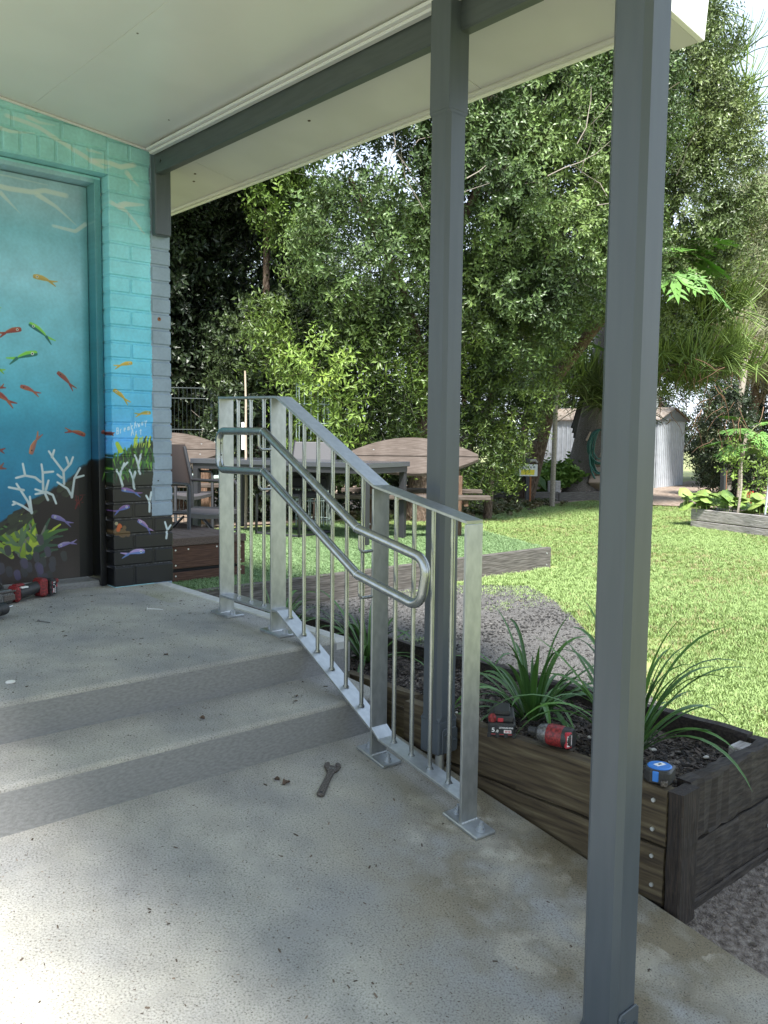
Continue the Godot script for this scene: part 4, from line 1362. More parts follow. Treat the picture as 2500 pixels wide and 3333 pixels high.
func battery(parent: Node3D, xf: Transform3D, called := "", print_it := true) -> void:
	# a tool battery pack, 78 x 68 x 118 mm, front towards +z
	var mk := func(name_: String, b: MB, m: Material) -> void:
		var o := obj(name_, b, m, parent)
		o.transform = xf * o.transform
	var low := MB.new()
	low.box(Vector3(-0.039, 0.0, -0.055), Vector3(0.039, 0.040, 0.058), 0.006)
	mk.call("battery_case", low, M.black_plastic)
	var foot := MB.new()
	for x in [-0.035, -0.012, 0.012, 0.035]:
		foot.box(Vector3(x - 0.006, -0.001, 0.052), Vector3(x + 0.006, 0.012, 0.0605), 0.002)
	mk.call("rubber_foot", foot, M.cushion)
	var hi := MB.new()
	hi.box(Vector3(-0.036, 0.039, -0.055), Vector3(0.036, 0.056, 0.044), 0.004)
	hi.box(Vector3(-0.024, 0.0555, -0.052), Vector3(0.024, 0.068, 0.030), 0.003)
	mk.call("battery_rail", hi, M.black_plastic)
	var latch := MB.new()
	latch.box(Vector3(-0.0385, 0.036, 0.028), Vector3(-0.016, 0.062, 0.052), 0.007)
	mk.call("release_button", latch, M.red_plastic)
	var gauge := MB.new()
	gauge.box(Vector3(-0.012, 0.041, 0.040), Vector3(0.004, 0.052, 0.0465), 0.001)
	mk.call("charge_gauge", gauge, M.print_red)
	if print_it:
		var lab := MB.new()
		lab.box(Vector3(-0.033, 0.010, 0.0575), Vector3(0.033, 0.034, 0.0588), 0.0004)
		mk.call("label_plate", lab, M.cushion)
		var line := MB.new()
		line.box(Vector3(-0.033, 0.0085, 0.0575), Vector3(0.033, 0.0100, 0.0590))
		mk.call("label_stripe", line, M.print_red)
		for e in [["5", 0.017, Vector3(-0.024, 0.0215, 0.0592), 0], [".0", 0.010, Vector3(-0.0135, 0.0185, 0.0592), 0], ["LITHIUM-ION", 0.0062, Vector3(0.012, 0.0285, 0.0592), 0]]:
			var tm_at: Vector3 = e[2]
			print_text(e[0], e[1], M.print_white, parent, "lettering", xf * tm_at, xf.basis)
		var tagp := MB.new()
		tagp.box(Vector3(0.006, 0.0135, 0.0585), Vector3(0.027, 0.0225, 0.0592))
		mk.call("model_tag", tagp, M.print_white)
		print_text("M18", 0.0085, M.print_red, parent, "lettering", xf * Vector3(0.0165, 0.0180, 0.0596), xf.basis)


func build_tools() -> void:
	# battery pack standing on the planter's edge
	var bt := thing("battery_pack", "black and red power tool battery standing on the planter edge", "battery", Vector3(-0.030, -0.213, 2.462), -0.85)
	battery(bt, Transform3D(Basis().scaled(Vector3(1.22, 1.22, 1.22)), Vector3.ZERO))

	# impact driver lying on its side along the planter's edge: nose away, motor end to the viewer
	var d := thing("impact_driver", "red and black impact driver lying on planter edge half behind the post", "power tool", Vector3(-0.012, -0.172, 2.70), 0.0)
	var ax := Basis(Vector3.UP, 0.25) * Basis(Vector3.RIGHT, -PI / 2)   # lathe +Y -> towards -z (nose)
	var part := func(name_: String, prof: Array, m: Material, sides := 24) -> void:
		var b := MB.new()
		b.xf = Transform3D(ax.inverse() * ax, Vector3.ZERO)
		b.lathe(prof, sides)
		var o := obj(name_, b, m, d)
		o.basis = ax
	part.call("motor_housing", [Vector2(0.0, -0.050), Vector2(0.030, -0.050), Vector2(0.034, -0.044), Vector2(0.0345, -0.018)], M.black_plastic)
	part.call("body_shell", [Vector2(0.0345, -0.018), Vector2(0.0365, -0.014), Vector2(0.0365, 0.030), Vector2(0.034, 0.038)], M.red_plastic)
	part.call("gear_case", [Vector2(0.034, 0.038), Vector2(0.0335, 0.050), Vector2(0.029, 0.068), Vector2(0.021, 0.076), Vector2(0.016, 0.080)], M.grey_metal)
	part.call("chuck_collar", [Vector2(0.016, 0.080), Vector2(0.0135, 0.083), Vector2(0.0135, 0.108), Vector2(0.010, 0.112), Vector2(0.0, 0.112)], M.black_plastic)
	var bag := MB.new()
	bag.tube([Vector3(0.0, -0.018, 0.0), Vector3(0.11, -0.022, -0.005)], 0.023, 0.021, 14)
	var hg := obj("handle", bag, M.black_plastic, d)
	hg.basis = Basis(Vector3.UP, 0.25)
	for a in [0.6, 2.2, 3.8, 5.3]:
		var sc := MB.new()
		sc.tube([Vector3(cos(a) * 0.026, sin(a) * 0.026, 0.0495), Vector3(cos(a) * 0.026, sin(a) * 0.026, 0.0515)], 0.004, 0.0035, 8)
		var so := obj("case_screw", sc, M.steel_dark, d)
		so.basis = Basis(Vector3.UP, 0.25)
	var pb := Basis(Vector3.UP, -0.45)
	var pl := MB.new()
	pl.box(Vector3(-0.012, -0.027, 0.040), Vector3(0.012, 0.027, 0.0530), 0.003)
	var po := obj("name_plate", pl, M.print_red, d)
	po.basis = Basis(Vector3.UP, -0.25)
	print_text("FUEL", 0.018, M.print_white, d, "lettering", Basis(Vector3.UP, -0.25) * Vector3(-0.0035, 0, 0.0536), Basis(Vector3.UP, -0.25) * Basis(Vector3.BACK, PI / 2))
	print_text("BRUSHLESS", 0.0068, M.print_white, d, "lettering", Basis(Vector3.UP, -0.25) * Vector3(0.0075, 0, 0.0536), Basis(Vector3.UP, -0.25) * Basis(Vector3.BACK, PI / 2))

	# tape measure on the planter's corner, lying flat
	var tm := thing("tape_measure", "blue and black tape measure lying flat on planter corner", "tape measure", Vector3(0.000, -0.2125, 3.068), 0.35)
	var outline := PackedVector2Array()
	for p in fillet([Vector2(-0.037, -0.033), Vector2(0.037, -0.036), Vector2(0.040, 0.020), Vector2(0.020, 0.037), Vector2(-0.020, 0.037), Vector2(-0.040, 0.018)], [0.010, 0.014, 0.014, 0.016, 0.016, 0.014]):
		outline.append(p)
	var flat := Basis(Vector3.RIGHT, -PI / 2)
	var c := MB.new()
	c.prism(outline, 0.0, 0.036, 0.005, true)
	obj("case", c, M.black_plastic, tm).basis = flat
	var disc := MB.new()
	disc.xf = Transform3D(Basis(), Vector3(0.0, 0.0, 0.0))
	disc.lathe([Vector2(0.030, 0.034), Vector2(0.0305, 0.037), Vector2(0.027, 0.0395), Vector2(0.0, 0.0400)], 28)
	obj("blue_disc", disc, M.blue, tm)
	var bd := MB.new()
	bd.box(Vector3(-0.0405, 0.006, -0.012), Vector3(-0.034, 0.034, 0.006), 0.003)
	bd.box(Vector3(0.034, 0.003, 0.010), Vector3(0.0425, 0.029, 0.030), 0.003)
	obj("blue_grip", bd, M.blue, tm)
	var lb := MB.new()
	lb.box(Vector3(-0.014, 0.0400, -0.008), Vector3(0.014, 0.0410, 0.008))
	obj("label_card", lb, M.print_white, tm).rotation.y = -0.6
	var lb2 := MB.new()
	lb2.box(Vector3(-0.005, 0.0409, -0.003), Vector3(0.005, 0.0415, 0.003))
	obj("label_mark", lb2, M.cushion, tm).rotation.y = -0.6
	obj("blade_tip", bx(Vector3(-0.050, 0.002, 0.012), Vector3(-0.036, 0.016, 0.028), 0.002), M.steel_dark, tm)

	tm.scale = Vector3.ONE * 1.2

	# adjustable wrench on the ramp
	var w := thing("adjustable_wrench", "worn steel adjustable wrench lying on the concrete ramp", "wrench")
	var A := Vector2(-0.613, 2.168)
	var B := Vector2(-0.447, 2.036)
	var dirw := (B - A).normalized()
	var acr := Vector2(-dirw.y, dirw.x)
	var L := A.distance_to(B)
	w.position = Vector3(A.x, ramp_y(A.y) + 0.001, A.y)
	var bas := Basis(Vector3(dirw.x, -0.185 * dirw.y, dirw.y).normalized(), Vector3(0, 1, 0.185).normalized(), Vector3.ZERO)
	bas.z = bas.x.cross(bas.y).normalized()
	w.basis = bas
	var fl := Basis(Vector3.RIGHT, -PI / 2)
	var hnd := MB.new()
	var hp := PackedVector2Array()
	hp.append_array(PackedVector2Array(arc(Vector2(0, 0), 0.0145, PI * 0.62, PI * 1.38, 9)))
	hp.append_array(PackedVector2Array([Vector2(0.10, -0.0105), Vector2(0.150, -0.012), Vector2(0.165, -0.020), Vector2(0.180, -0.024), Vector2(0.192, -0.021), Vector2(0.188, -0.012), Vector2(0.192, 0.006), Vector2(0.186, 0.014), Vector2(0.206, 0.018), Vector2(0.210, 0.026), Vector2(0.198, 0.034), Vector2(0.180, 0.033), Vector2(0.162, 0.022), Vector2(0.146, 0.012), Vector2(0.10, 0.0105)]))
	hnd.prism(hp, 0.0, 0.011, 0.002)
	obj("handle", hnd, M.steel_dark, w).basis = fl
	var ring := MB.new()
	ring.tube(arc3(Vector3(0, 0.0115, 0), 0.0085, 18), 0.0022, 0.0022, 8, false)
	obj("hang_hole_rim", ring, M.steel_dark, w)
	obj("hang_hole", tb([Vector3(0, 0.0100, 0), Vector3(0, 0.0116, 0)], 0.0072, 0.0072, 14), M.cushion, w)
	var jaw := MB.new()
	jaw.prism(PackedVector2Array([Vector2(0.188, -0.020), Vector2(0.196, -0.026), Vector2(0.208, -0.022), Vector2(0.216, -0.010), Vector2(0.208, -0.003), Vector2(0.194, -0.008)]), 0.0005, 0.0125, 0.0015)
	obj("moving_jaw", jaw, M.steel_dark, w).basis = fl
	var worm := MB.new()
	for k in 5:
		worm.tube([Vector3(0.166 + 0.0005 * k, 0.0105, 0.010 - k * 0.0045), Vector3(0.166 + 0.0005 * k, 0.0105, 0.0073 - k * 0.0045)], 0.0052, 0.0048, 10)
	obj("worm_screw", worm, M.grey_metal, w)

	# angle grinder against the foot of the door
	var g := thing("angle_grinder", "red and black cordless angle grinder lying before the door", "power tool", Vector3(-0.93, -0.006, 0.075), 0.36)
	var gp := func(name_: String, b: MB, m: Material) -> void:
		obj(name_, b, m, g)
	var head := MB.new()
	head.box(Vector3(-0.085, 0.004, -0.035), Vector3(0.012, 0.072, 0.040), 0.016)
	head.box(Vector3(-0.13, 0.010, -0.03), Vector3(-0.08, 0.058, 0.032), 0.012)
	gp.call("gear_head", head, M.grey_metal)
	var hb := MB.new()
	hb.box(Vector3(-0.060, 0.020, 0.039), Vector3(0.004, 0.050, 0.045), 0.004)
	hb.box(Vector3(-0.075, 0.060, 0.030), Vector3(0.012, 0.068, 0.043), 0.003)
	gp.call("gear_head_rib", hb, M.steel_dark)
	var colr := MB.new()
	colr.box(Vector3(0.012, 0.002, -0.038), Vector3(0.050, 0.080, 0.042), 0.014)
	gp.call("red_collar", colr, M.red_plastic)
	var sw := MB.new()
	sw.box(Vector3(0.030, 0.074, -0.016), Vector3(0.085, 0.088, 0.018), 0.005)
	gp.call("switch_cover", sw, M.red_plastic)
	var st := MB.new()
	st.box(Vector3(0.052, 0.066, 0.012), Vector3(0.092, 0.074, 0.034), 0.002)
	gp.call("sticker", st, M.print_white)
	var grip := MB.new()
	grip.tube([Vector3(0.048, 0.042, 0.0), Vector3(0.085, 0.044, 0.0), Vector3(0.13, 0.050, 0.0), Vector3(0.17, 0.056, 0.0)], 0.034, 0.030, 16)
	gp.call("grip", grip, M.black_plastic)
	var neck := MB.new()
	neck.box(Vector3(0.165, 0.006, -0.036), Vector3(0.215, 0.098, 0.040), 0.012)
	gp.call("battery_mount", neck, M.red_plastic)
	battery(g, Transform3D(Basis(Vector3(0, -1, 0), Vector3(1, 0, 0), Vector3(0, 0, 1)) , Vector3(0.214, 0.050, -0.008)), "", true)
	var guard := MB.new()
	guard.lathe([Vector2(0.0, -0.010), Vector2(0.052, -0.010), Vector2(0.056, -0.004), Vector2(0.056, 0.016), Vector2(0.052, 0.016)], 26)
	var go := obj("wheel_guard", guard, M.grey_metal, g)
	go.transform = Transform3D(Basis(Vector3.RIGHT, PI / 2) * Basis(Vector3.BACK, 0.3), Vector3(-0.045, 0.060, -0.065))

	# chuck end of a drill at the picture's left edge
	var dr := thing("drill", "black drill chuck with steel bit poking in at left edge on landing", "power tool", Vector3(-1.085, 0.028, 0.395), 0.62)
	var lay := Basis(Vector3.BACK, -PI / 2)
	var ch := MB.new()
	ch.lathe([Vector2(0.0, -0.06), Vector2(0.030, -0.06), Vector2(0.030, -0.01), Vector2(0.027, -0.006), Vector2(0.029, 0.0), Vector2(0.029, 0.045), Vector2(0.022, 0.058), Vector2(0.0, 0.058)], 18)
	obj("chuck", ch, M.black_plastic, dr).basis = lay
	var cr := MB.new()
	cr.lathe([Vector2(0.018, 0.056), Vector2(0.013, 0.066), Vector2(0.009, 0.069), Vector2(0.0055, 0.069), Vector2(0.0055, 0.105), Vector2(0.0, 0.105)], 6)
	obj("bit_holder", cr, M.chrome, dr).basis = lay
	var dbod := MB.new()
	dbod.tube([Vector3(-0.20, 0.0, 0), Vector3(-0.06, 0, 0)], 0.034, 0.030, 16)
	obj("motor_body", dbod, M.black_plastic, dr)

	# nails, a wooden match-like dowel and a bottle top on the landing
	nail("steel nail with broad head lying on landing below the grinder", Vector3(-0.959, -0.011, 0.547), Vector3(-0.930, -0.012, 0.615), M.grey_metal)
	nail("pale long nail lying on landing near the first rail post", Vector3(-0.458, -0.011, 0.598), Vector3(-0.405, -0.012, 0.652), M.print_white)
	var disc2 := MB.new()
	disc2.lathe([Vector2(0.016, 0.0), Vector2(0.016, 0.003), Vector2(0.014, 0.0045), Vector2(0.0, 0.005)], 18)
	var dd := tag(obj("bottle_top", disc2, M.white_stone), "white round bottle top lying near the landing's front edge", "lid") as Node3D
	dd.position = Vector3(-1.364, -0.0285, 1.40)
	# dead leaves
	dead_leaf("brown curled leaf on the ramp close under the lowest step", Vector3(-0.69, ramp_y(2.02), 2.02), 0.026, 1)
	dead_leaf("dark twisted leaf beside the brown curled one under the step", Vector3(-0.675, ramp_y(2.055), 2.055), 0.034, 2)
	dead_leaf("small dark leaf on the middle step's tread", Vector3(-0.42, -0.179, 1.76), 0.020, 3)
	dead_leaf("crumpled brown leaf on the tread further left", Vector3(-0.83, -0.179, 1.76), 0.026, 4)
	dead_leaf("flat brown leaf near the landing's nosing", Vector3(-0.78, -0.0285, 1.40), 0.020, 5)


func arc3(c: Vector3, r: float, n: int) -> Array:
	var p := []
	for i in n + 1:
		p.append(c + Vector3(cos(TAU * i / n) * r, 0, sin(TAU * i / n) * r))
	return p


func nail(label: String, a: Vector3, e: Vector3, m: Material) -> void:
	var t := thing("nail", label, "nail", a, 0.0)
	var d := e - a
	var b := MB.new()
	b.tube([Vector3.ZERO, d * 0.94, d], 0.0022, 0.0012, 8)
	b.tube([-d.normalized() * 0.001, d.normalized() * 0.001], 0.006, 0.006, 10)
	obj("shank", b, m, t)


func dead_leaf(label: String, at: Vector3, s: float, sd: int) -> void:
	var b := MB.new()
	b.colored = true
	var rr := RandomNumberGenerator.new()
	rr.seed = sd
	b.col = Color(0.06, 0.042, 0.03).lerp(Color(0.12, 0.08, 0.055), rr.randf())
	var n := 7
	var prev := []
	for i in n + 1:
		var f := float(i) / n
		var w := s * 0.38 * sin(PI * clampf(f * 0.95 + 0.03, 0.0, 1.0))
		var lift := s * 0.22 * sin(f * 5.0 + sd)
		var ring := [Vector3(f * s - s / 2, absf(lift) + w * 0.5, -w), Vector3(f * s - s / 2, absf(lift) * 0.3 + 0.001, 0), Vector3(f * s - s / 2, absf(lift) + w * 0.7, w)]
		if i > 0:
			b.quad(prev[0], prev[1], ring[1], ring[0], Vector3.UP)
			b.quad(prev[1], prev[2], ring[2], ring[1], Vector3.UP)
		prev = ring
	var o := tag(obj("dead_leaf", b, M.chip), label, "leaf", "dead leaves on the concrete") as Node3D
	o.position = at
	o.rotation.y = rr.randf() * TAU


# ---------- yard ----------
func build_yard() -> void:
	# sleeper edging of the turf
	var te := thing("turf_edging", "long grey sleeper edging holding up the artificial turf", "edging")
	for s in [[0.02, 2.05], [2.056, 4.27]]:
		var b := bx(Vector3(s[0], -0.44, -0.66), Vector3(s[1], -0.198, -0.605), 0.006)
		var o := obj("sleeper", b, M.sleeper_grey, te)
		o.rotation.y = 0.0
	var ret := MB.new()
	ret.xf = Transform3D(Basis(Vector3.UP, 1.15), Vector3(4.27, 0, -0.66))
	ret.box(Vector3(0.03, -0.44, -0.055), Vector3(1.7, -0.215, 0.0), 0.006)
	obj("sleeper", ret, M.sleeper_grey, te)
	obj("screw", tb([Vector3(4.2, -0.36, -0.606), Vector3(4.2, -0.36, -0.600)], 0.008, 0.008, 8), M.weld, te)
	obj("screw", tb([Vector3(4.2, -0.25, -0.606), Vector3(4.2, -0.25, -0.600)], 0.008, 0.008, 8), M.weld, te)

	# deck step by the pillar
	var dk := thing("timber_deck", "dark brown decking platform with screwed fascia boards behind the pillar", "deck", Vector3(0.6, 0.0, -1.04))
	for k in 9:
		var x1 := 0.535 - k * 0.142
		obj("deck_board", bx(Vector3(x1 - 0.137, 0.078, -1.35), Vector3(x1, 0.100, -0.012), 0.004), M.deck, dk)
	obj("trim_board", bx(Vector3(-0.60, 0.046, -0.010), Vector3(0.545, 0.102, 0.010), 0.003), M.deck, dk)
	obj("fascia_board", bx(Vector3(-0.60, -0.115, -0.022), Vector3(0.540, 0.043, 0.0), 0.003), M.deck_face, dk)
	obj("fascia_board", bx(Vector3(-0.60, -0.31, -0.022), Vector3(0.540, -0.140, 0.0), 0.003), M.deck_face, dk)
	obj("side_board", bx(Vector3(0.522, -0.115, -1.35), Vector3(0.546, 0.074, -0.023), 0.003), M.deck_face, dk)
	obj("side_board", bx(Vector3(0.522, -0.31, -1.35), Vector3(0.546, -0.140, -0.023), 0.003), M.deck_face, dk)
	obj("bearer", bx(Vector3(-0.58, -0.32, -1.2), Vector3(0.50, 0.07, -0.06), 0.0), M.cushion, dk)
	for q in [[-0.03, 0.018], [0.07, 0.020], [0.30, 0.022], [0.50, 0.012], [-0.03, -0.09], [0.50, -0.09], [-0.03, -0.165], [0.50, -0.165]]:
		obj("screw", tb([Vector3(q[0], q[1], -0.001), Vector3(q[0], q[1], 0.0025)], 0.0065, 0.006, 8), M.weld, dk)

	# black outdoor table
	var along := Vector3(-0.335, 0, -0.942)
	var tb_at := Vector3(2.94, 0, -1.72) + along * 1.09 + Vector3(0.942, 0, -0.335) * 0.42
	var tt := thing("outdoor_table", "long dark grey metal outdoor table behind the rail", "table", Vector3(tb_at.x, -0.205, tb_at.z), atan2(along.x, along.z))
	obj("tabletop", bx(Vector3(-0.42, 0.735, -1.09), Vector3(0.42, 0.785, 1.09), 0.004), M.table_top, tt)
	obj("apron", bx(Vector3(-0.40, 0.68, -1.07), Vector3(0.40, 0.734, 1.07), 0.002), M.anodised, tt)
	for sx in [-1.0, 1.0]:
		for sz in [-1.0, 1.0]:
			obj("leg", bx(Vector3(sx * 0.38 - 0.03, 0.0, sz * 1.03 - 0.03), Vector3(sx * 0.38 + 0.03, 0.68, sz * 1.03 + 0.03), 0.003), M.anodised, tt)

	# chairs
	var c1 := sling_chair("brown sling chair with open arms, nearest the deck corner")
	c1.position = Vector3(1.14, -0.205, -1.86)
	c1.rotation.y = 0.26
	dup(c1, Vector3(2.02, -0.205, -3.75), 0.30, "brown sling chair further back behind the nearer one")
	var c3 := thing("sled_chair", "grey backed chair with sled legs on table's far side", "chair", Vector3(3.02, -0.205, -3.02), -1.28)
	chair_sled(c3)

	# picnic benches with leaf-shaped tops
	var b1 := picnic("brown picnic bench with tilted leaf-shaped top in front of the thick tree trunk")
	b1.position = Vector3(4.10, -0.25, -2.36)
	b1.rotation.y = -0.76
	dup(b1, Vector3(2.62, -0.22, -5.10), -0.60, "brown leaf-topped picnic bench half hidden behind the brick pillar")

	# pale play tray on legs
	var tr := thing("play_tray", "pale mint plastic tray table glimpsed under the dark table", "tray", Vector3(3.35, -0.25, -5.6), 0.4)
	obj("tray", bx(Vector3(-0.45, 0.46, -0.3), Vector3(0.45, 0.56, 0.3), 0.03), M.mint, tr)
	for sx in [-1.0, 1.0]:
		for sz in [-1.0, 1.0]:
			obj("leg", bx(Vector3(sx * 0.38 - 0.025, 0.0, sz * 0.24 - 0.025), Vector3(sx * 0.38 + 0.025, 0.46, sz * 0.24 + 0.025), 0.004), M.bench_leg, tr)

	# mesh fence at the back left
	var fe := thing("wire_fence", "dark green wire mesh fence under the dense trees at left", "fence", Vector3(3.45, -0.40, -6.25), -0.55)
	for x in [-1.2, 0.42]:
		obj("post", tb([Vector3(x, 0, 0), Vector3(x, 1.9, 0)], 0.03, 0.03, 8), M.wire_dark, fe)
	for y in [0.1, 0.7, 1.3, 1.72, 1.86]:
		obj("rail_wire", tb([Vector3(-1.2, y, 0.02), Vector3(0.42, y, 0.02)], 0.006, 0.006, 5), M.wire_dark, fe)
	for k in 29:
		var x := -1.18 + k * 0.055
		var b := MB.new()
		b.tube([Vector3(x, 0.0, 0.0), Vector3(x, 1.72, 0.0), Vector3(x + 0.012, 1.80, 0.04), Vector3(x, 1.88, 0.02)], 0.0032, 0.0032, 4, false)
		obj("mesh_wire", b, M.wire_dark, fe)

	# wooden stake and plant cage
	var sk := thing("garden_stake", "pale crooked wooden stake rising behind the rail's top corner", "stake", Vector3(2.86, -0.25, -3.72))
	obj("stake", tb([Vector3(0.0, 0.0, 0), Vector3(0.012, 0.5, 0), Vector3(0.0, 1.0, 0.01), Vector3(0.01, 1.45, 0), Vector3(0.0, 1.78, 0)], 0.017, 0.010, 7), M.stake, sk)
	obj("torn_tape", bx(Vector3(-0.05, 0.92, 0.0), Vector3(-0.012, 1.22, 0.008), 0.003), M.print_white, sk)
	var cg := thing("wire_plant_cage", "pale green wire plant cage round a bright climbing plant", "cage", Vector3(3.72, -0.28, -3.62))
	for k in 8:
		var b := MB.new()
		b.tube(arc3(Vector3(0, 0.15 + 0.22 * k, 0), 0.20, 16), 0.0055, 0.0055, 4, false)
		obj("hoop", b, M.wire, cg)
	for k in 16:
		var a := TAU * k / 16
		obj("upright_wire", tb([Vector3(cos(a) * 0.2, 0.0, sin(a) * 0.2), Vector3(cos(a) * 0.2, 1.72, sin(a) * 0.2)], 0.0055, 0.0055, 4), M.wire, cg)

	# sign on a dark post
	var sg := thing("garden_sign", "small white and yellow sign on a slim dark post in lawn", "sign", Vector3(10.15, -0.44, -5.63), -0.65)
	obj("post", bx(Vector3(-0.055, 0.0, -0.03), Vector3(0.015, 0.92, 0.03), 0.004), M.anodised, sg)
	obj("rusty_post_side", bx(Vector3(0.0155, 0.0, -0.028), Vector3(0.05, 0.74, 0.028), 0.004), M.rust, sg)
	obj("sign_board", bx(Vector3(-0.185, 0.585, 0.031), Vector3(0.155, 0.80, 0.040), 0.003), M.sign_white, sg)
	obj("yellow_band", bx(Vector3(-0.15, 0.61, 0.0405), Vector3(0.10, 0.705, 0.0425)), M.sign_yellow, sg)
	for e in [[-0.12, 0.745, 0.03], [-0.05, 0.745, 0.04], [0.03, 0.745, 0.03], [0.09, 0.75, 0.04]]:
		obj("print_mark", bx(Vector3(e[0] - e[2] / 2, e[1] - 0.018, 0.0405), Vector3(e[0] + e[2] / 2, e[1] + 0.018, 0.0420)), M.zinc_dark, sg)
	obj("tap_head", tb([Vector3(0.02, 0.86, 0), Vector3(0.12, 0.87, 0.0), Vector3(0.16, 0.83, 0)], 0.03, 0.02, 8), M.grey_old, sg)

	# low sleeper edging of the far bed, stub post, log
	var ed := thing("bed_edging", "low weathered sleeper edging along the far garden bed", "edging")
	var pts := [Vector2(11.3, -7.6), Vector2(10.95, -7.1), Vector2(11.55, -6.35), Vector2(12.3, -6.0), Vector2(13.3, -5.95)]
	pts = [Vector2(8.6, -6.9), Vector2(10.4, -6.35), Vector2(11.6, -6.05), Vector2(12.9, -5.85)]
	for k in pts.size() - 1:
		var a: Vector2 = pts[k]
		var e: Vector2 = pts[k + 1]
		var b := MB.new()
		b.xf = Transform3D(Basis(Vector3.UP, -(e - a).angle()), Vector3(a.x, 0, a.y))
		b.box(Vector3(0.0, -0.46, -0.04), Vector3(a.distance_to(e) - 0.01, -0.19 - 0.02 * k, 0.04), 0.008)
		obj("sleeper", b, M.sleeper_grey, ed)
	var sb := thing("timber_stub", "short grey timber stub standing on the far bed edging", "post", Vector3(11.62, -0.2, -6.16), 0.3)
	obj("stub", bx(Vector3(-0.13, -0.2, -0.09), Vector3(0.13, 0.20, 0.09), 0.01), M.grey_old, sb)
	var lg := thing("fallen_branch", "pale fallen branch lying along the far bed edging", "branch", Vector3(11.2, -0.17, -6.55))
	obj("branch", tb([Vector3(-0.9, 0.02, -0.15), Vector3(-0.3, 0.0, 0.0), Vector3(0.3, 0.05, 0.1)], 0.04, 0.07, 8), M.bark_pale, lg)
	var pot := thing("leaning_pavers", "stack of pale pavers leaning beside the big trunk", "pavers", Vector3(12.75, -0.2, -5.9), 0.2)
	for k in 5:
		var b := MB.new()
		b.xf = Transform3D(Basis(Vector3.BACK, -0.55), Vector3(0.0, 0.0, 0.0))
		b.box(Vector3(-0.25, 0.02 + k * 0.2, -0.15), Vector3(0.25, 0.20 + k * 0.2, 0.15), 0.02)
		obj("paver", b, M.terracotta, pot)

	# raised vegetable bed on the right
	var rb := thing("raised_garden_bed", "raised grey timber garden bed overflowing with pumpkin leaves at right", "garden bed", Vector3(9.17, -0.47, -1.88), 1.85)
	for y in [[0.0, 0.155], [0.165, 0.325]]:
		obj("sleeper", bx(Vector3(-2.6, y[0], 0.0), Vector3(0.0, y[1], 0.06), 0.006), M.grey_old, rb)
		obj("sleeper", bx(Vector3(-0.06, y[0] + 0.004, 0.062), Vector3(-0.001, y[1] - 0.004, 1.4), 0.006), M.grey_old, rb)
		obj("sleeper", bx(Vector3(-2.6, y[0], 1.402), Vector3(0.0, y[1], 1.46), 0.006), M.grey_old, rb)
	obj("bed_soil", bx(Vector3(-2.55, 0.0, 0.062), Vector3(-0.062, 0.29, 1.40)), M.soil, rb)
	rb.rotation.y = 1.30

	# black stake, trellis, red cage
	var bs := thing("black_stake", "short black square stake by the papaya trunk", "stake", Vector3(11.03, -0.44, -2.36))
	obj("stake", bx(Vector3(-0.035, 0.0, -0.035), Vector3(0.035, 0.82, 0.035), 0.003), M.anodised, bs)
	obj("rusty_side", bx(Vector3(0.036, 0.0, -0.03), Vector3(0.062, 0.78, 0.03), 0.002), M.rust, bs)
	var tl := thing("trellis", "pale leaning wire trellis in the raised bed at picture edge", "trellis", Vector3(8.53, -0.10, -0.52), -0.9)
	for x in [0.0, 0.35]:
		obj("upright", tb([Vector3(x, 0.0, 0.0), Vector3(x + 0.10, 1.15, -0.08)], 0.014, 0.014, 6), M.zinc, tl)
	for k in 9:
		obj("rung", tb([Vector3(0.01 * k, 0.1 + 0.12 * k, -0.008 * k), Vector3(0.35 + 0.01 * k, 0.1 + 0.12 * k, -0.008 * k)], 0.006, 0.006, 5), M.zinc, tl)
	var rc := thing("red_tomato_hoops", "small red metal hoops standing in the raised bed", "plant support", Vector3(9.45, -0.15, -1.2))
	for k in 3:
		obj("hoop", tb([Vector3(k * 0.07, 0, 0), Vector3(k * 0.07, 0.24, 0), Vector3(k * 0.07 + 0.03, 0.27, 0), Vector3(k * 0.07 + 0.05, 0.24, 0), Vector3(k * 0.07 + 0.05, 0.0, 0)], 0.009, 0.009, 6), M.red_paint, rc)

	build_shed()


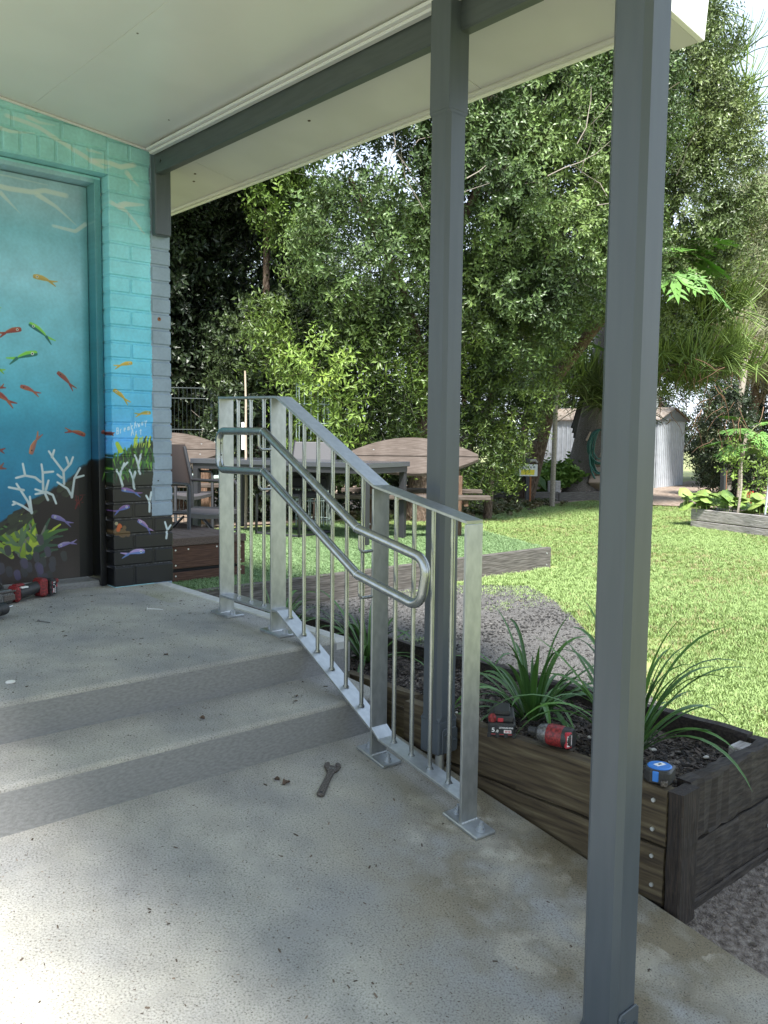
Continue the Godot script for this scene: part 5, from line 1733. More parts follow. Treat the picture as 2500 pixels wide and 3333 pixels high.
func sling_chair(label: String) -> Node3D:
	var t := thing("sling_chair", label, "chair", Vector3.ZERO, 0.0, "brown sling chairs")
	var r := 0.016
	for s in [-1.0, 1.0]:
		var x: float = s * 0.27
		obj("rear_leg", tb([Vector3(x, 0, -0.27), Vector3(x, 0.45, -0.25), Vector3(x, 0.66, -0.26), Vector3(x, 0.93, -0.34)], r, r, 8), M.sling if s > 5.0 else M.anodised, t)
		obj("front_leg", tb([Vector3(x, 0, 0.27), Vector3(x, 0.63, 0.27), Vector3(x, 0.65, 0.25)], r, r, 8), M.anodised, t)
		obj("armrest", tb([Vector3(x, 0.65, 0.27), Vector3(x, 0.65, -0.26)], 0.014, 0.014, 8), M.anodised, t)
		obj("seat_rail", tb([Vector3(x, 0.43, 0.27), Vector3(x, 0.41, -0.25)], 0.013, 0.013, 8), M.anodised, t)
		obj("brace", tb([Vector3(x, 0.05, s * 0.24), Vector3(x * 0.96, 0.40, -s * 0.20)], 0.010, 0.010, 6), M.anodised, t)
	obj("stretcher", tb([Vector3(-0.27, 0.26, 0.27), Vector3(0.27, 0.26, 0.27)], 0.010, 0.010, 6), M.anodised, t)
	var seat := MB.new()
	var back := MB.new()
	var n := 8
	for i in n:
		var a := float(i) / n
		var b := float(i + 1) / n
		var ya := 0.432 - 0.03 * sin(a * PI)
		var yb := 0.432 - 0.03 * sin(b * PI)
		seat.quad(Vector3(-0.28 + 0.56 * a, ya, 0.28), Vector3(-0.28 + 0.56 * b, yb, 0.28), Vector3(-0.28 + 0.56 * b, yb - 0.02, -0.26), Vector3(-0.28 + 0.56 * a, ya - 0.02, -0.26), Vector3.UP)
		seat.quad(Vector3(-0.28 + 0.56 * a, ya, 0.28), Vector3(-0.28 + 0.56 * b, yb, 0.28), Vector3(-0.28 + 0.56 * b, yb - 0.035, 0.275), Vector3(-0.28 + 0.56 * a, ya - 0.035, 0.275), Vector3.BACK)
		var za := -0.05 * sin(a * PI)
		var zb := -0.05 * sin(b * PI)
		for s in [0.0, -0.006]:
			back.quad(Vector3(-0.285 + 0.57 * a, 0.60, -0.255 + za + s), Vector3(-0.285 + 0.57 * b, 0.60, -0.255 + zb + s), Vector3(-0.285 + 0.57 * b, 0.95, -0.345 + zb + s), Vector3(-0.285 + 0.57 * a, 0.95 - 0.0, -0.345 + za + s), Vector3.BACK if s == 0.0 else Vector3.FORWARD)
	obj("seat", seat, M.seat_grey, t)
	obj("backrest", back, M.sling, t)
	return t


func chair_sled(t: Node3D) -> void:
	for s in [-1.0, 1.0]:
		var x: float = s * 0.28
		obj("sled_leg", tb([Vector3(x, 0.40, 0.27), Vector3(x, 0.016, 0.29), Vector3(x, 0.016, -0.30), Vector3(x, 0.43, -0.26), Vector3(x, 0.98, -0.38)], 0.016, 0.016, 8), M.anodised, t)
		obj("seat_rail", tb([Vector3(x, 0.41, 0.28), Vector3(x, 0.40, -0.26)], 0.015, 0.015, 8), M.anodised, t)
	obj("floor_bar", tb([Vector3(-0.28, 0.016, -0.29), Vector3(0.28, 0.016, -0.29)], 0.014, 0.014, 8), M.anodised, t)
	obj("floor_bar", tb([Vector3(-0.28, 0.016, 0.28), Vector3(0.28, 0.016, 0.28)], 0.014, 0.014, 8), M.anodised, t)
	obj("seat", bx(Vector3(-0.27, 0.40, -0.24), Vector3(0.27, 0.445, 0.28), 0.018), M.seat_grey, t)
	var b := MB.new()
	b.xf = Transform3D(Basis(Vector3.RIGHT, -0.20), Vector3(0, 0.46, -0.26))
	b.box(Vector3(-0.27, 0.0, -0.02), Vector3(0.27, 0.52, 0.012), 0.012)
	obj("backrest", b, M.sling_grey, t)
	var c := MB.new()
	c.xf = Transform3D(Basis(Vector3.RIGHT, -0.20), Vector3(0, 0.46, -0.245))
	for k in 2:
		c.box(Vector3(-0.25, 0.01 + k * 0.125, 0.013), Vector3(0.25, 0.13 + k * 0.125, 0.055), 0.02)
	obj("back_cushion", c, M.cushion, t)


func picnic(label: String) -> Node3D:
	var t := thing("picnic_bench", label, "picnic bench", Vector3.ZERO, 0.0, "leaf-topped picnic benches")
	var Lh := 0.71
	var lens := func(x: float) -> float:
		return 0.40 * (1.0 - (absf(x) / (Lh + 0.02)) ** 2.0) + 0.035
	var tilt := Transform3D(Basis(Vector3.RIGHT, 0.52), Vector3(0, 0.86, 0.02))
	for s in [-1.0, 1.0]:
		var poly := PackedVector2Array()
		poly.append(Vector2(-Lh, s * 0.012))
		poly.append(Vector2(Lh, s * 0.012))
		for k in 15:
			var x := Lh - 2.0 * Lh * k / 14.0
			poly.append(Vector2(x, s * (lens.call(x) * (0.80 if s < 0.0 else 0.92))))
		var b := MB.new()
		b.xf = tilt * Transform3D(Basis(Vector3.RIGHT, -PI / 2), Vector3.ZERO)
		b.prism(poly, -0.022, 0.022, 0.007)
		var o := obj("tabletop_plank", b, M.bench, t)
		for p in [Vector2(-0.42, s * 0.12), Vector2(0.42, s * 0.12)]:
			var h := MB.new()
			h.xf = tilt * Transform3D(Basis(Vector3.RIGHT, -PI / 2), Vector3.ZERO)
			h.tube([Vector3(p.x, p.y, 0.0215), Vector3(p.x, p.y, 0.0235)], 0.010, 0.010, 8)
			obj("bolt", h, M.weld, o)
	for s in [-1.0, 1.0]:
		var poly := PackedVector2Array([Vector2(-0.80, -0.07), Vector2(0.80, -0.07)])
		for k in 13:
			var x := 0.80 - 1.6 * k / 12.0
			poly.append(Vector2(x, 0.07 + 0.09 * (1.0 - (x / 0.8) ** 2.0)))
		var b := MB.new()
		b.xf = Transform3D(Basis(Vector3.UP, 0.0 if s > 0 else PI) * Basis(Vector3.RIGHT, PI / 2), Vector3(0, 0.47, s * 0.52))
		b.prism(poly, -0.022, 0.022, 0.006)
		obj("seat_plank", b, M.bench, t)
	for x in [-0.46, 0.46]:
		for z in [-0.24, 0.24]:
			obj("leg", bx(Vector3(x - 0.07, 0.0, z - 0.03), Vector3(x + 0.07, 0.80 - z * 0.5, z + 0.03), 0.006), M.bench_leg, t)
		obj("seat_bearer", bx(Vector3(x + 0.072, 0.38, -0.60), Vector3(x + 0.115, 0.447, 0.60), 0.005), M.bench_leg, t)
		obj("bolt", tb([Vector3(x + 0.115, 0.415, 0.24), Vector3(x + 0.123, 0.415, 0.24)], 0.012, 0.012, 8), M.weld, t)
		obj("bolt", tb([Vector3(x + 0.02, 0.16, 0.271), Vector3(x + 0.02, 0.16, 0.278)], 0.012, 0.012, 8), M.weld, t)
	return t


func build_shed() -> void:
	var t := thing("garden_shed", "silver corrugated metal garden shed with low gable and whirly vent behind trees", "shed", Vector3(16.91, -0.45, -10.6), -1.39)
	var L := 3.2
	var D := 2.07
	var H := 1.80
	# long wall towards the yard, ribbed
	var ribbed := func(len: float, xf: Transform3D, gable: float) -> MB:
		var b := MB.new()
		b.xf = xf
		var n := int(len / 0.13)
		for i in n:
			var x0 := len * i / n
			var pts := [[0.0, 0.0], [0.045, 0.0], [0.055, 0.018], [0.075, 0.018], [0.085, 0.0], [len / n, 0.0]]
			for k in 5:
				var xa: float = x0 + pts[k][0]
				var xb: float = x0 + pts[k + 1][0]
				var ya := H + gable * (1.0 - absf(xa - len / 2) / (len / 2))
				var yb := H + gable * (1.0 - absf(xb - len / 2) / (len / 2))
				b.quad(Vector3(xa, 0, pts[k][1]), Vector3(xb, 0, pts[k + 1][1]), Vector3(xb, minf(yb, H), pts[k + 1][1]), Vector3(xa, minf(ya, H), pts[k][1]), Vector3(0, 0, 1))
		return b
	obj("long_wall", ribbed.call(L, Transform3D(), 0.0), M.zinc, t)
	var endx := Transform3D(Basis(Vector3.UP, PI / 2), Vector3(L, 0, 0))
	# gable end faces along +x, turned a little to the yard
	obj("gable_wall", ribbed.call(D, endx, 0.0), M.zinc, t)
	obj("back_wall", bx(Vector3(0, 0, -D - 0.02), Vector3(L, H, -D), 0.0), M.zinc, t)
	obj("end_wall", bx(Vector3(-0.02, 0, -D), Vector3(0.0, H, 0), 0.0), M.zinc, t)
	var g := MB.new()
	g.xf = endx
	g.prism(PackedVector2Array([Vector2(-0.06, H - 0.02), Vector2(D + 0.06, H - 0.02), Vector2(D + 0.06, H + 0.02), Vector2(D / 2, H + 0.30), Vector2(-0.06, H + 0.02)]), 0.022, 0.06, 0.004)
	obj("gable_panel", g, M.zinc_dark, t)
	obj("door_frame", bx(Vector3(L + 0.02, 0.0, -0.05), Vector3(L + 0.05, H - 0.02, 0.02), 0.004), M.zinc, t)
	for s in [0, 1]:
		var b := MB.new()
		var z0 := 0.10 if s == 0 else -D - 0.10
		b.quad(Vector3(-0.1, H + 0.005, z0), Vector3(L + 0.12, H + 0.005, z0), Vector3(L + 0.12, H + 0.34, -D / 2), Vector3(-0.1, H + 0.34, -D / 2), Vector3.UP)
		b.quad(Vector3(-0.1, H - 0.02, z0), Vector3(L + 0.12, H - 0.02, z0), Vector3(L + 0.12, H + 0.005, z0), Vector3(-0.1, H + 0.005, z0), Vector3(0, 0, 1 if s == 0 else -1))
		b.quad(Vector3(L + 0.12, H - 0.02, z0), Vector3(L + 0.12, H + 0.005, z0), Vector3(L + 0.12, H + 0.34, -D / 2), Vector3(L + 0.12, H + 0.315, -D / 2), Vector3.RIGHT)
		obj("roof_slope", b, M.shed_roof, t)
	var v := MB.new()
	v.xf = Transform3D(Basis(), Vector3(L - 0.45, H + 0.22, -D / 2 + 0.1))
	v.lathe([Vector2(0.11, 0.0), Vector2(0.11, 0.36), Vector2(0.17, 0.40), Vector2(0.21, 0.48), Vector2(0.21, 0.56), Vector2(0.16, 0.66), Vector2(0.0, 0.70)], 16)
	obj("whirly_vent", v, M.zinc, t)


# ---------- foliage ----------
func leaf_quad(b: MB, base: Vector3, dir: Vector3, side: Vector3, l: float, w: float, fold := 0.25) -> void:
	var up := side.cross(dir).normalized()
	var tip := base + dir * l
	var mid := base + dir * l * 0.45 - up * w * fold
	var L := base + dir * l * 0.42 - side * w * 0.5 + up * w * fold * 0.6
	var R := base + dir * l * 0.42 + side * w * 0.5 + up * w * fold * 0.6
	for q in [[base, L, mid], [L, tip, mid], [mid, tip, R], [base, mid, R]]:
		var nn: Vector3 = (q[1] - q[0]).cross(q[2] - q[0]).normalized()
		if nn.dot(up) < 0.0:
			nn = -nn
		nn = (nn * 0.75 + up * 0.25).normalized()
		b.tri(q[0], q[1], q[2], nn, nn, nn)


func sprig(n: int, L: float, ll: float, lw: float, sd: int, spread := 0.9, droop := 0.0) -> Mesh:
	var r := RandomNumberGenerator.new()
	r.seed = sd
	var b := MB.new()
	b.colored = true
	b.col = Color(0.35, 0.28, 0.2)
	b.tube([Vector3.ZERO, Vector3(0, L * 0.5, 0.02 * L), Vector3(0, L * 0.95, 0)], L * 0.012, L * 0.005, 3, false)
	for k in n:
		var f := (k + 0.6) / n
		var az := k * 2.4 + r.randf_range(-0.4, 0.4)
		var out := Vector3(cos(az), 0, sin(az))
		var dir := (out * spread + Vector3.UP * r.randf_range(0.15, 0.8) + Vector3.DOWN * droop * r.randf()).normalized()
		var side := dir.cross(Vector3.UP).normalized().rotated(dir, r.randf_range(-0.6, 0.6))
		var s := r.randf_range(0.75, 1.15) * (1.0 - 0.25 * f)
		var v := r.randf_range(0.75, 1.25)
		b.col = Color(v, v, v).lerp(Color(1.15, 1.2, 0.8) * v, f * 0.5)
		leaf_quad(b, Vector3(0, L * f, 0) + out * L * 0.03, dir, side, ll * s, lw * s)
	return b.mesh()


# the rope-like branchlets of a hoop pine
func rope_tuft(n: int, L: float, sd: int) -> Mesh:
	var r := RandomNumberGenerator.new()
	r.seed = sd
	var b := MB.new()
	b.colored = true
	for k in n:
		var az := r.randf() * TAU
		var el := r.randf_range(-0.35, 0.9)
		var dir := Vector3(cos(az) * cos(el), sin(el), sin(az) * cos(el) * 0.8)
		dir = (dir + Vector3(0, 0, 0.9)).normalized()
		var p := Vector3(r.randf_range(-0.05, 0.05), r.randf_range(-0.04, 0.04), r.randf_range(-0.3, 0.25) * L)
		var w := r.randf_range(0.009, 0.014)
		var v := r.randf_range(0.7, 1.3)
		var prev := []
		for i in 7:
			var f := i / 6.0
			b.col = Color(v, v, v).lerp(Color(1.3, 1.35, 0.8) * v, f * 0.7)
			var s := dir.cross(Vector3(0.3, 1, 0.2)).normalized()
			var u := s.cross(dir)
			var ww := w * (1.0 - 0.45 * f)
			var ring := [p + s * ww, p + u * ww, p - s * ww, p - u * ww]
			if i > 0:
				for q in 4:
					b.quad(prev[q], prev[(q + 1) % 4], ring[(q + 1) % 4], ring[q], (prev[q] + ring[q]) * 0.5 - p)
			prev = ring
			dir = (dir + Vector3(0, 0.16 if el > 0.0 else -0.14, 0.04)).normalized()
			p += dir * L * r.randf_range(0.8, 1.1) / 6.0
	return b.mesh()


func wisp(n: int, L: float, sd: int) -> Mesh:
	var r := RandomNumberGenerator.new()
	r.seed = sd
	var b := MB.new()
	b.colored = true
	for k in n:
		var az := r.randf() * TAU
		var dir := Vector3(cos(az), r.randf_range(-0.4, 0.8), sin(az)).normalized()
		var p := Vector3(r.randf_range(-0.1, 0.1), r.randf_range(-0.1, 0.1), r.randf_range(-0.1, 0.1)) * L
		var v := r.randf_range(0.7, 1.3)
		b.col = Color(v, v, v)
		var w := L * 0.011
		for i in 3:
			var q := p + dir * L / 3.0
			var s := dir.cross(Vector3.UP).normalized() * w
			b.quad(p - s, p + s, q + s * 0.7, q - s * 0.7, Vector3(0, 0.4, 1))
			p = q
			dir = (dir + Vector3.DOWN * 0.35).normalized()
	return b.mesh()


# crown: leaf sprigs through the shells of overlapping lobes
# lobes [centre, radii]; pal colours (linear); returns transforms and colours
func crown(t: Node3D, called: String, lobes: Array, dens: float, meshes: Array, m: Material, pal: Array, size: float, sd: int, droop := 0.0, gap := -0.28, inner := 0.55, far := 0.6) -> void:
	var r := RandomNumberGenerator.new()
	r.seed = sd
	var nz := FastNoiseLite.new()
	nz.seed = sd
	nz.frequency = 0.55
	nz.fractal_octaves = 3
	var xs := []
	var cs := []
	for k in meshes.size():
		xs.append([])
		cs.append(PackedColorArray())
	for li in lobes.size():
		var c: Vector3 = lobes[li][0]
		var R: Vector3 = lobes[li][1]
		var area := 4.0 * PI * pow((pow(R.x * R.y, 1.6) + pow(R.x * R.z, 1.6) + pow(R.y * R.z, 1.6)) / 3.0, 1.0 / 1.6)
		var n := int(area * dens)
		var tone := r.randf()
		for i in n:
			var d := Vector3(r.randfn(), r.randfn(), r.randfn()).normalized()
			if d.dot(Vector3(0.67, 0, -0.75)) > 0.25 and r.randf() < far:
				continue
			var f := lerpf(inner, 1.06, sqrt(r.randf()))
			var p := c + d * R * f
			if p.y < -0.4:
				continue
			var hid := false
			for lj in lobes.size():
				if lj != li and ((p - lobes[lj][0]) / lobes[lj][1]).length_squared() < 0.30:
					hid = true
					break
			if hid or nz.get_noise_3dv(p * 1.7) < gap:
				continue
			var nor := (d / R).normalized()
			var y := (nor * 0.8 + Vector3(r.randfn(), r.randfn(), r.randfn()) * 0.45 + Vector3(0, 0.15 - droop, 0)).normalized()
			var b := MBframe(y, r.randf() * TAU)
			var s := size * r.randf_range(0.7, 1.25)
			var w := r.randi() % meshes.size()
			xs[w].append(Transform3D(b.scaled_local(Vector3(s, s, s)), p))
			var h := clampf(0.5 + 0.9 * nz.get_noise_3dv(p * 0.9 + Vector3(31, 7, 3)) + (tone - 0.5) * 0.3 + r.randfn(0, 0.12), 0.0, 0.999)
			var e := h * (pal.size() - 1)
			var col: Color = pal[int(e)].lerp(pal[int(e) + 1], e - int(e))
			cs[w].append(col * r.randf_range(0.8, 1.2))
	for k in meshes.size():
		stuff(called, meshes[k], m, xs[k], cs[k], t)


func MBframe(y: Vector3, spin: float) -> Basis:
	var x := y.cross(Vector3(0.31, 0.2, 0.93)).normalized()
	return Basis(x, y, x.cross(y)).rotated(y, spin)


func limb(t: Node3D, called: String, pts: Array, r0: float, r1: float, m: Material, sides := 9, bump := 0.08) -> void:
	var b := MB.new()
	b.tube(pts, r0, r1, sides, true, bump, r0 * 50.0)
	obj(called, b, m, t)


func twigs(t: Node3D, called: String, at: Array, n: int, L: float, r0: float, m: Material, sd: int, down := 0.0) -> void:
	var r := RandomNumberGenerator.new()
	r.seed = sd
	var b := MB.new()
	for k in n:
		var p: Vector3 = at[r.randi() % at.size()] + Vector3(r.randfn(), r.randfn() * 0.7, r.randfn()) * 0.5
		var d := Vector3(r.randfn(), r.randfn() * 0.8 + 0.3 - down, r.randfn()).normalized()
		var q := [p]
		for i in 4:
			p += d * L / 4.0
			q.append(p)
			d = (d + Vector3(r.randfn(), r.randfn() - down * 0.6, r.randfn()) * 0.35).normalized()
		b.tube(q, r0, r0 * 0.3, 3, false)
	var o := obj(called, b, m, t)
	o.set_meta("kind", "stuff")


func papaya_leaf(b: MB, at: Vector3, out: Vector3, size: float, stalk: float, r: RandomNumberGenerator) -> void:
	b.col = Color(0.20, 0.22, 0.10)
	var hub := at + out * stalk
	b.tube([at, at + out * stalk * 0.5 + Vector3(0, 0.04, 0), hub], 0.012, 0.008, 4, false)
	var up := (Vector3.UP + out * 0.5).normalized()
	var fwd := (out + Vector3.DOWN * 0.5).normalized()
	var side := fwd.cross(up).normalized()
	up = side.cross(fwd)
	var v := r.randf_range(0.8, 1.2)
	for k in 7:
		var a := (k - 3) * 0.72
		var d := (fwd * cos(a) + side * sin(a) - up * 0.15).normalized()
		var s := d.cross(up).normalized()
		b.col = Color(0.12, 0.26, 0.05) * v * r.randf_range(0.85, 1.15)
		var L := size * (1.0 - 0.10 * absf(k - 3))
		leaf_quad(b, hub, d, s, L, size * 0.24, 0.12)
		for e in [-1.0, 1.0]:
			for f in [0.42, 0.62]:
				leaf_quad(b, hub + d * L * f, (d + s * e * 0.8).normalized(), s, L * 0.38, size * 0.11, 0.1)


func build_trees() -> void:
	var gl := [sprig(13, 0.26, 0.080, 0.040, 101), sprig(15, 0.30, 0.085, 0.036, 102, 1.0, 0.3)]
	var gd := [sprig(12, 0.30, 0.120, 0.060, 103), sprig(13, 0.26, 0.105, 0.052, 104)]
	var pend := [sprig(15, 0.42, 0.115, 0.040, 105, 0.8, 0.5), sprig(17, 0.46, 0.125, 0.038, 106, 0.7, 0.6)]
	var mid := [Color(0.040, 0.072, 0.024), Color(0.085, 0.140, 0.045), Color(0.13, 0.20, 0.065), Color(0.19, 0.27, 0.09)]
	var dark := [Color(0.010, 0.020, 0.009), Color(0.018, 0.032, 0.013), Color(0.026, 0.044, 0.018), Color(0.045, 0.070, 0.025)]
	var lime := [Color(0.075, 0.130, 0.025), Color(0.13, 0.21, 0.035), Color(0.19, 0.29, 0.05), Color(0.25, 0.34, 0.06)]

	# dark dense trees behind the fence at left
	var t := thing("dense_dark_tree", "dense dark glossy tree filling the left behind the brick pillar", "tree", Vector3(4.35, -0.35, -7.9), 0.0)
	limb(t, "trunk", [Vector3(0, 0, 0), Vector3(0.1, 1.2, 0), Vector3(-0.1, 2.6, 0.1), Vector3(0.1, 4.2, 0)], 0.15, 0.08, M.bark)
	limb(t, "limb", [Vector3(0.05, 1.0, 0), Vector3(0.5, 2.0, 0.2), Vector3(1.0, 3.0, 0.3)], 0.07, 0.03, M.bark)
	limb(t, "limb", [Vector3(0.05, 1.5, 0), Vector3(-0.6, 2.4, 0.3), Vector3(-1.1, 3.2, 0.4)], 0.06, 0.03, M.bark)
	crown(t, "crown", [[Vector3(-0.9, 3.4, 0.6), Vector3(1.3, 1.4, 1.0)], [Vector3(0.6, 3.7, 0.7), Vector3(1.3, 1.3, 1.0)], [Vector3(-0.2, 5.0, 0.4), Vector3(1.7, 1.4, 1.3)], [Vector3(-1.5, 2.2, 0.5), Vector3(1.0, 1.2, 0.8)], [Vector3(0.1, 2.3, 0.9), Vector3(1.1, 1.0, 0.7)], [Vector3(1.1, 2.3, 0.3), Vector3(0.9, 1.0, 0.8)], [Vector3(-0.4, 1.2, 0.0), Vector3(1.4, 0.8, 0.6)], [Vector3(0.9, 1.2, -0.2), Vector3(1.0, 0.9, 0.6)], [Vector3(-1.0, 5.2, 1.4), Vector3(1.8, 1.0, 1.4)], [Vector3(-2.4, 3.6, 0.8), Vector3(1.4, 1.8, 1.2)]], 120.0, gd, M.leaf_dark, dark, 1.0, 201, 0.15, -0.30)
	twigs(t, "vine_stems", [Vector3(-0.6, 1.4, 0.9), Vector3(0.1, 1.8, 1.1), Vector3(-0.2, 0.9, 0.8)], 40, 0.9, 0.006, M.twig_pale, 202, 0.7)

	# lilly pilly, the broad mass behind the benches
	var lp := thing("broad_evergreen_tree", "broad small-leaved evergreen tree with thick leaning trunk behind the middle post", "tree", Vector3(5.85, -0.35, -3.95), 0.0)
	limb(lp, "trunk", [Vector3(-0.12, 0, 0), Vector3(-0.08, 0.5, 0), Vector3(0.0, 1.2, 0.0), Vector3(0.10, 2.2, 0.1), Vector3(0.2, 3.6, 0.0), Vector3(0.1, 5.0, -0.2)], 0.21, 0.10, M.bark, 14)
	limb(lp, "limb", [Vector3(0.05, 1.9, 0), Vector3(-0.6, 3.0, 0.2), Vector3(-1.6, 4.2, 0.3)], 0.08, 0.03, M.bark)
	limb(lp, "limb", [Vector3(0.1, 2.4, 0), Vector3(0.9, 3.4, 0.2), Vector3(1.8, 4.2, 0.3)], 0.08, 0.03, M.bark)
	limb(lp, "limb", [Vector3(0.15, 3.2, 0), Vector3(0.4, 4.6, 0.6), Vector3(0.2, 6.2, 0.9)], 0.07, 0.03, M.bark)
	var big := []
	for e in [[-1.15, 3.4, 0.2, 0.9], [-0.8, 4.4, 0.5, 1.1], [0.2, 4.2, 0.9, 1.1], [0.3, 5.6, 0.7, 1.3], [1.2, 3.6, 1.0, 1.0], [1.6, 4.9, 0.7, 1.3], [1.0, 6.7, 0.4, 1.4], [-0.7, 6.0, 0.1, 1.3], [2.5, 5.9, 0.6, 1.4], [2.4, 3.9, 0.8, 1.1], [2.9, 4.8, 0.2, 1.2], [2.2, 7.4, 0.2, 1.3], [0.0, 7.6, 0.0, 1.4], [0.7, 2.9, 0.8, 0.8], [3.2, 6.8, 0.0, 1.2]]:
		big.append([Vector3(e[0], e[1], e[2]), Vector3(e[3], e[3] * 0.85, e[3] * 0.9)])
	crown(lp, "crown", big, 115.0, gl, M.leaf, mid, 1.0, 203, 0.1, -0.20)
	var low := []
	for e in [[-1.6, 2.4, -0.3, 0.75], [-0.9, 2.0, 0.0, 0.8], [-1.3, 1.35, -0.2, 0.6], [-0.5, 2.7, 0.4, 0.7], [-0.6, 1.4, 0.0, 0.6]]:
		low.append([Vector3(e[0], e[1], e[2]), Vector3(e[3], e[3] * 0.9, e[3] * 0.8)])
	crown(lp, "drooping_crown", low, 85.0, pend, M.leaf, [Color(0.035, 0.06, 0.018), Color(0.07, 0.115, 0.025), Color(0.13, 0.20, 0.036), Color(0.20, 0.29, 0.05)], 0.82, 204, 0.75, -0.22)
	twigs(lp, "twigs", [Vector3(0.5, 4.2, 1.2), Vector3(-0.8, 4.5, 1.0), Vector3(1.6, 5.2, 1.2), Vector3(0.6, 6.2, 1.2), Vector3(2.2, 4.4, 1.2)], 70, 0.8, 0.008, M.twig_pale, 205)

	# yellow-green tree glowing between the two
	var yt := thing("yellow_green_tree", "bright yellow-green tree glowing under the eave between darker crowns", "tree", Vector3(4.25, -0.4, -5.35))
	limb(yt, "trunk", [Vector3(0, 0, -0.3), Vector3(0.1, 2.0, -0.2), Vector3(0.0, 4.2, 0)], 0.07, 0.04, M.bark)
	crown(yt, "crown", [[Vector3(-0.05, 4.95, 0.1), Vector3(0.42, 0.5, 0.4)], [Vector3(0.05, 4.3, 0.2), Vector3(0.36, 0.42, 0.35)], [Vector3(-0.1, 5.6, 0.1), Vector3(0.5, 0.5, 0.4)], [Vector3(0.25, 3.75, 0.3), Vector3(0.3, 0.32, 0.3)], [Vector3(0.3, 4.75, 0.1), Vector3(0.3, 0.4, 0.3)]], 110.0, gd, M.leaf_matt, lime, 0.75, 206, 0.0, -0.3)

	# shrub right of the bench
	var sh := thing("light_green_shrub", "light green shrub drooping to the ground right of the bench", "shrub", Vector3(7.35, -0.42, -4.15))
	limb(sh, "trunk", [Vector3(0, 0, 0), Vector3(0.1, 1.0, 0), Vector3(0, 2.0, 0)], 0.07, 0.03, M.bark)
	var shl := []
	for e in [[-0.5, 2.7, 0.1, 0.8], [0.25, 2.5, 0.3, 0.75], [-0.3, 1.8, 0.4, 0.75], [0.05, 1.75, 0.3, 0.5], [-0.6, 1.0, 0.3, 0.55], [0.75, 2.9, 0.0, 0.6], [0.3, 2.2, 0.0, 0.45], [-0.9, 2.1, 0.2, 0.6]]:
		shl.append([Vector3(e[0], e[1], e[2]), Vector3(e[3], e[3] * 0.9, e[3] * 0.85)])
	crown(sh, "crown", shl, 85.0, pend, M.leaf, [Color(0.04, 0.07, 0.02), Color(0.08, 0.13, 0.03), Color(0.14, 0.205, 0.04), Color(0.17, 0.24, 0.05)], 0.72, 207, 0.5, -0.25)
	# low dark undershrubs behind cage and benches
	var us := thing("dark_undershrub", "dark leafy undergrowth between the wire cage and the thick trunk", "shrub", Vector3(5.0, -0.4, -5.6))
	limb(us, "stem", [Vector3(0, 0, 0), Vector3(0.1, 1.2, 0)], 0.05, 0.03, M.bark)
	crown(us, "crown", [[Vector3(-0.6, 1.2, 0.2), Vector3(0.9, 1.1, 0.7)], [Vector3(0.6, 1.1, 0.5), Vector3(0.9, 1.0, 0.7)], [Vector3(-0.2, 2.3, 0.0), Vector3(1.1, 0.9, 0.8)], [Vector3(1.3, 0.6, 0.9), Vector3(0.7, 0.6, 0.5)]], 110.0, gd, M.leaf, [dark[1], dark[2], dark[3], Color(0.06, 0.09, 0.03)], 0.85, 208, 0.2, -0.3)
	# climbing plant in the cage
	var cl := thing("cage_climber", "bright green leafy climber growing up through the wire cage", "plant", Vector3(3.72, -0.28, -3.62))
	limb(cl, "stem", [Vector3(0, 0, 0), Vector3(0.03, 0.9, 0.02), Vector3(0.0, 1.9, 0)], 0.012, 0.006, M.twig, 6)
	crown(cl, "foliage", [[Vector3(0.03, 1.75, 0.05), Vector3(0.26, 0.38, 0.22)], [Vector3(0.28, 1.45, 0.1), Vector3(0.26, 0.28, 0.2)], [Vector3(0.02, 1.1, 0.0), Vector3(0.2, 0.35, 0.2)]], 90.0, pend, M.leaf_matt, lime, 0.85, 209, 0.2, -0.5)

	# hoop pine
	var hp := thing("hoop_pine", "tall pine with rope-like drooping branchlets and scaly trunk at right", "tree", Vector3(13.0, -0.4, -6.35))
	limb(hp, "trunk", [Vector3(-0.25, 0, 0), Vector3(-0.05, 0.7, 0), Vector3(0.08, 1.6, 0.1), Vector3(0.3, 3.2, 0.2), Vector3(0.5, 5.4, 0.5), Vector3(0.7, 9.5, 0.8)], 0.42, 0.20, M.bark_grey, 16, 0.05)
	var rt := [rope_tuft(24, 0.72, 301), rope_tuft(28, 0.8, 302)]
	var rr := RandomNumberGenerator.new()
	rr.seed = 77
	var xs := [[], []]
	var cs := [PackedColorArray(), PackedColorArray()]
	var hang := [[], []]
	for e in [[-0.4, 8.95, 2.68], [-0.13, 7.30, 3.19], [-0.5, 9.50, 2.45], [0.0, 6.65, 3.44], [-0.3, 8.20, 2.9], [-0.94, 4.32, 2.73], [-0.75, 4.02, 3.05], [-1.06, 3.47, 2.53], [-0.73, 3.37, 3.12], [-0.4, 3.72, 3.3], [-1.1, 2.84, 2.46], [-0.85, 2.62, 2.85], [-0.3, 2.92, 3.2], [-0.1, 2.56, 3.24], [0.06, 2.72, 3.6], [-1.5, 2.42, 0.6], [-2.0, 2.62, 0.27], [-0.9, 2.17, 0.92], [0.35, 2.12, 0.9], [-0.6, 4.82, 2.9], [-1.2, 5.02, 1.4]]:
		var tip := Vector3(e[0], e[1], e[2])
		var root := Vector3(0.25, e[1] - 0.5, 0.2)
		var m2 := (root + tip) * 0.5 + Vector3(0, 0.25, 0)
		limb(hp, "branch", [root, m2, tip], 0.055, 0.018, M.bark_grey, 6)
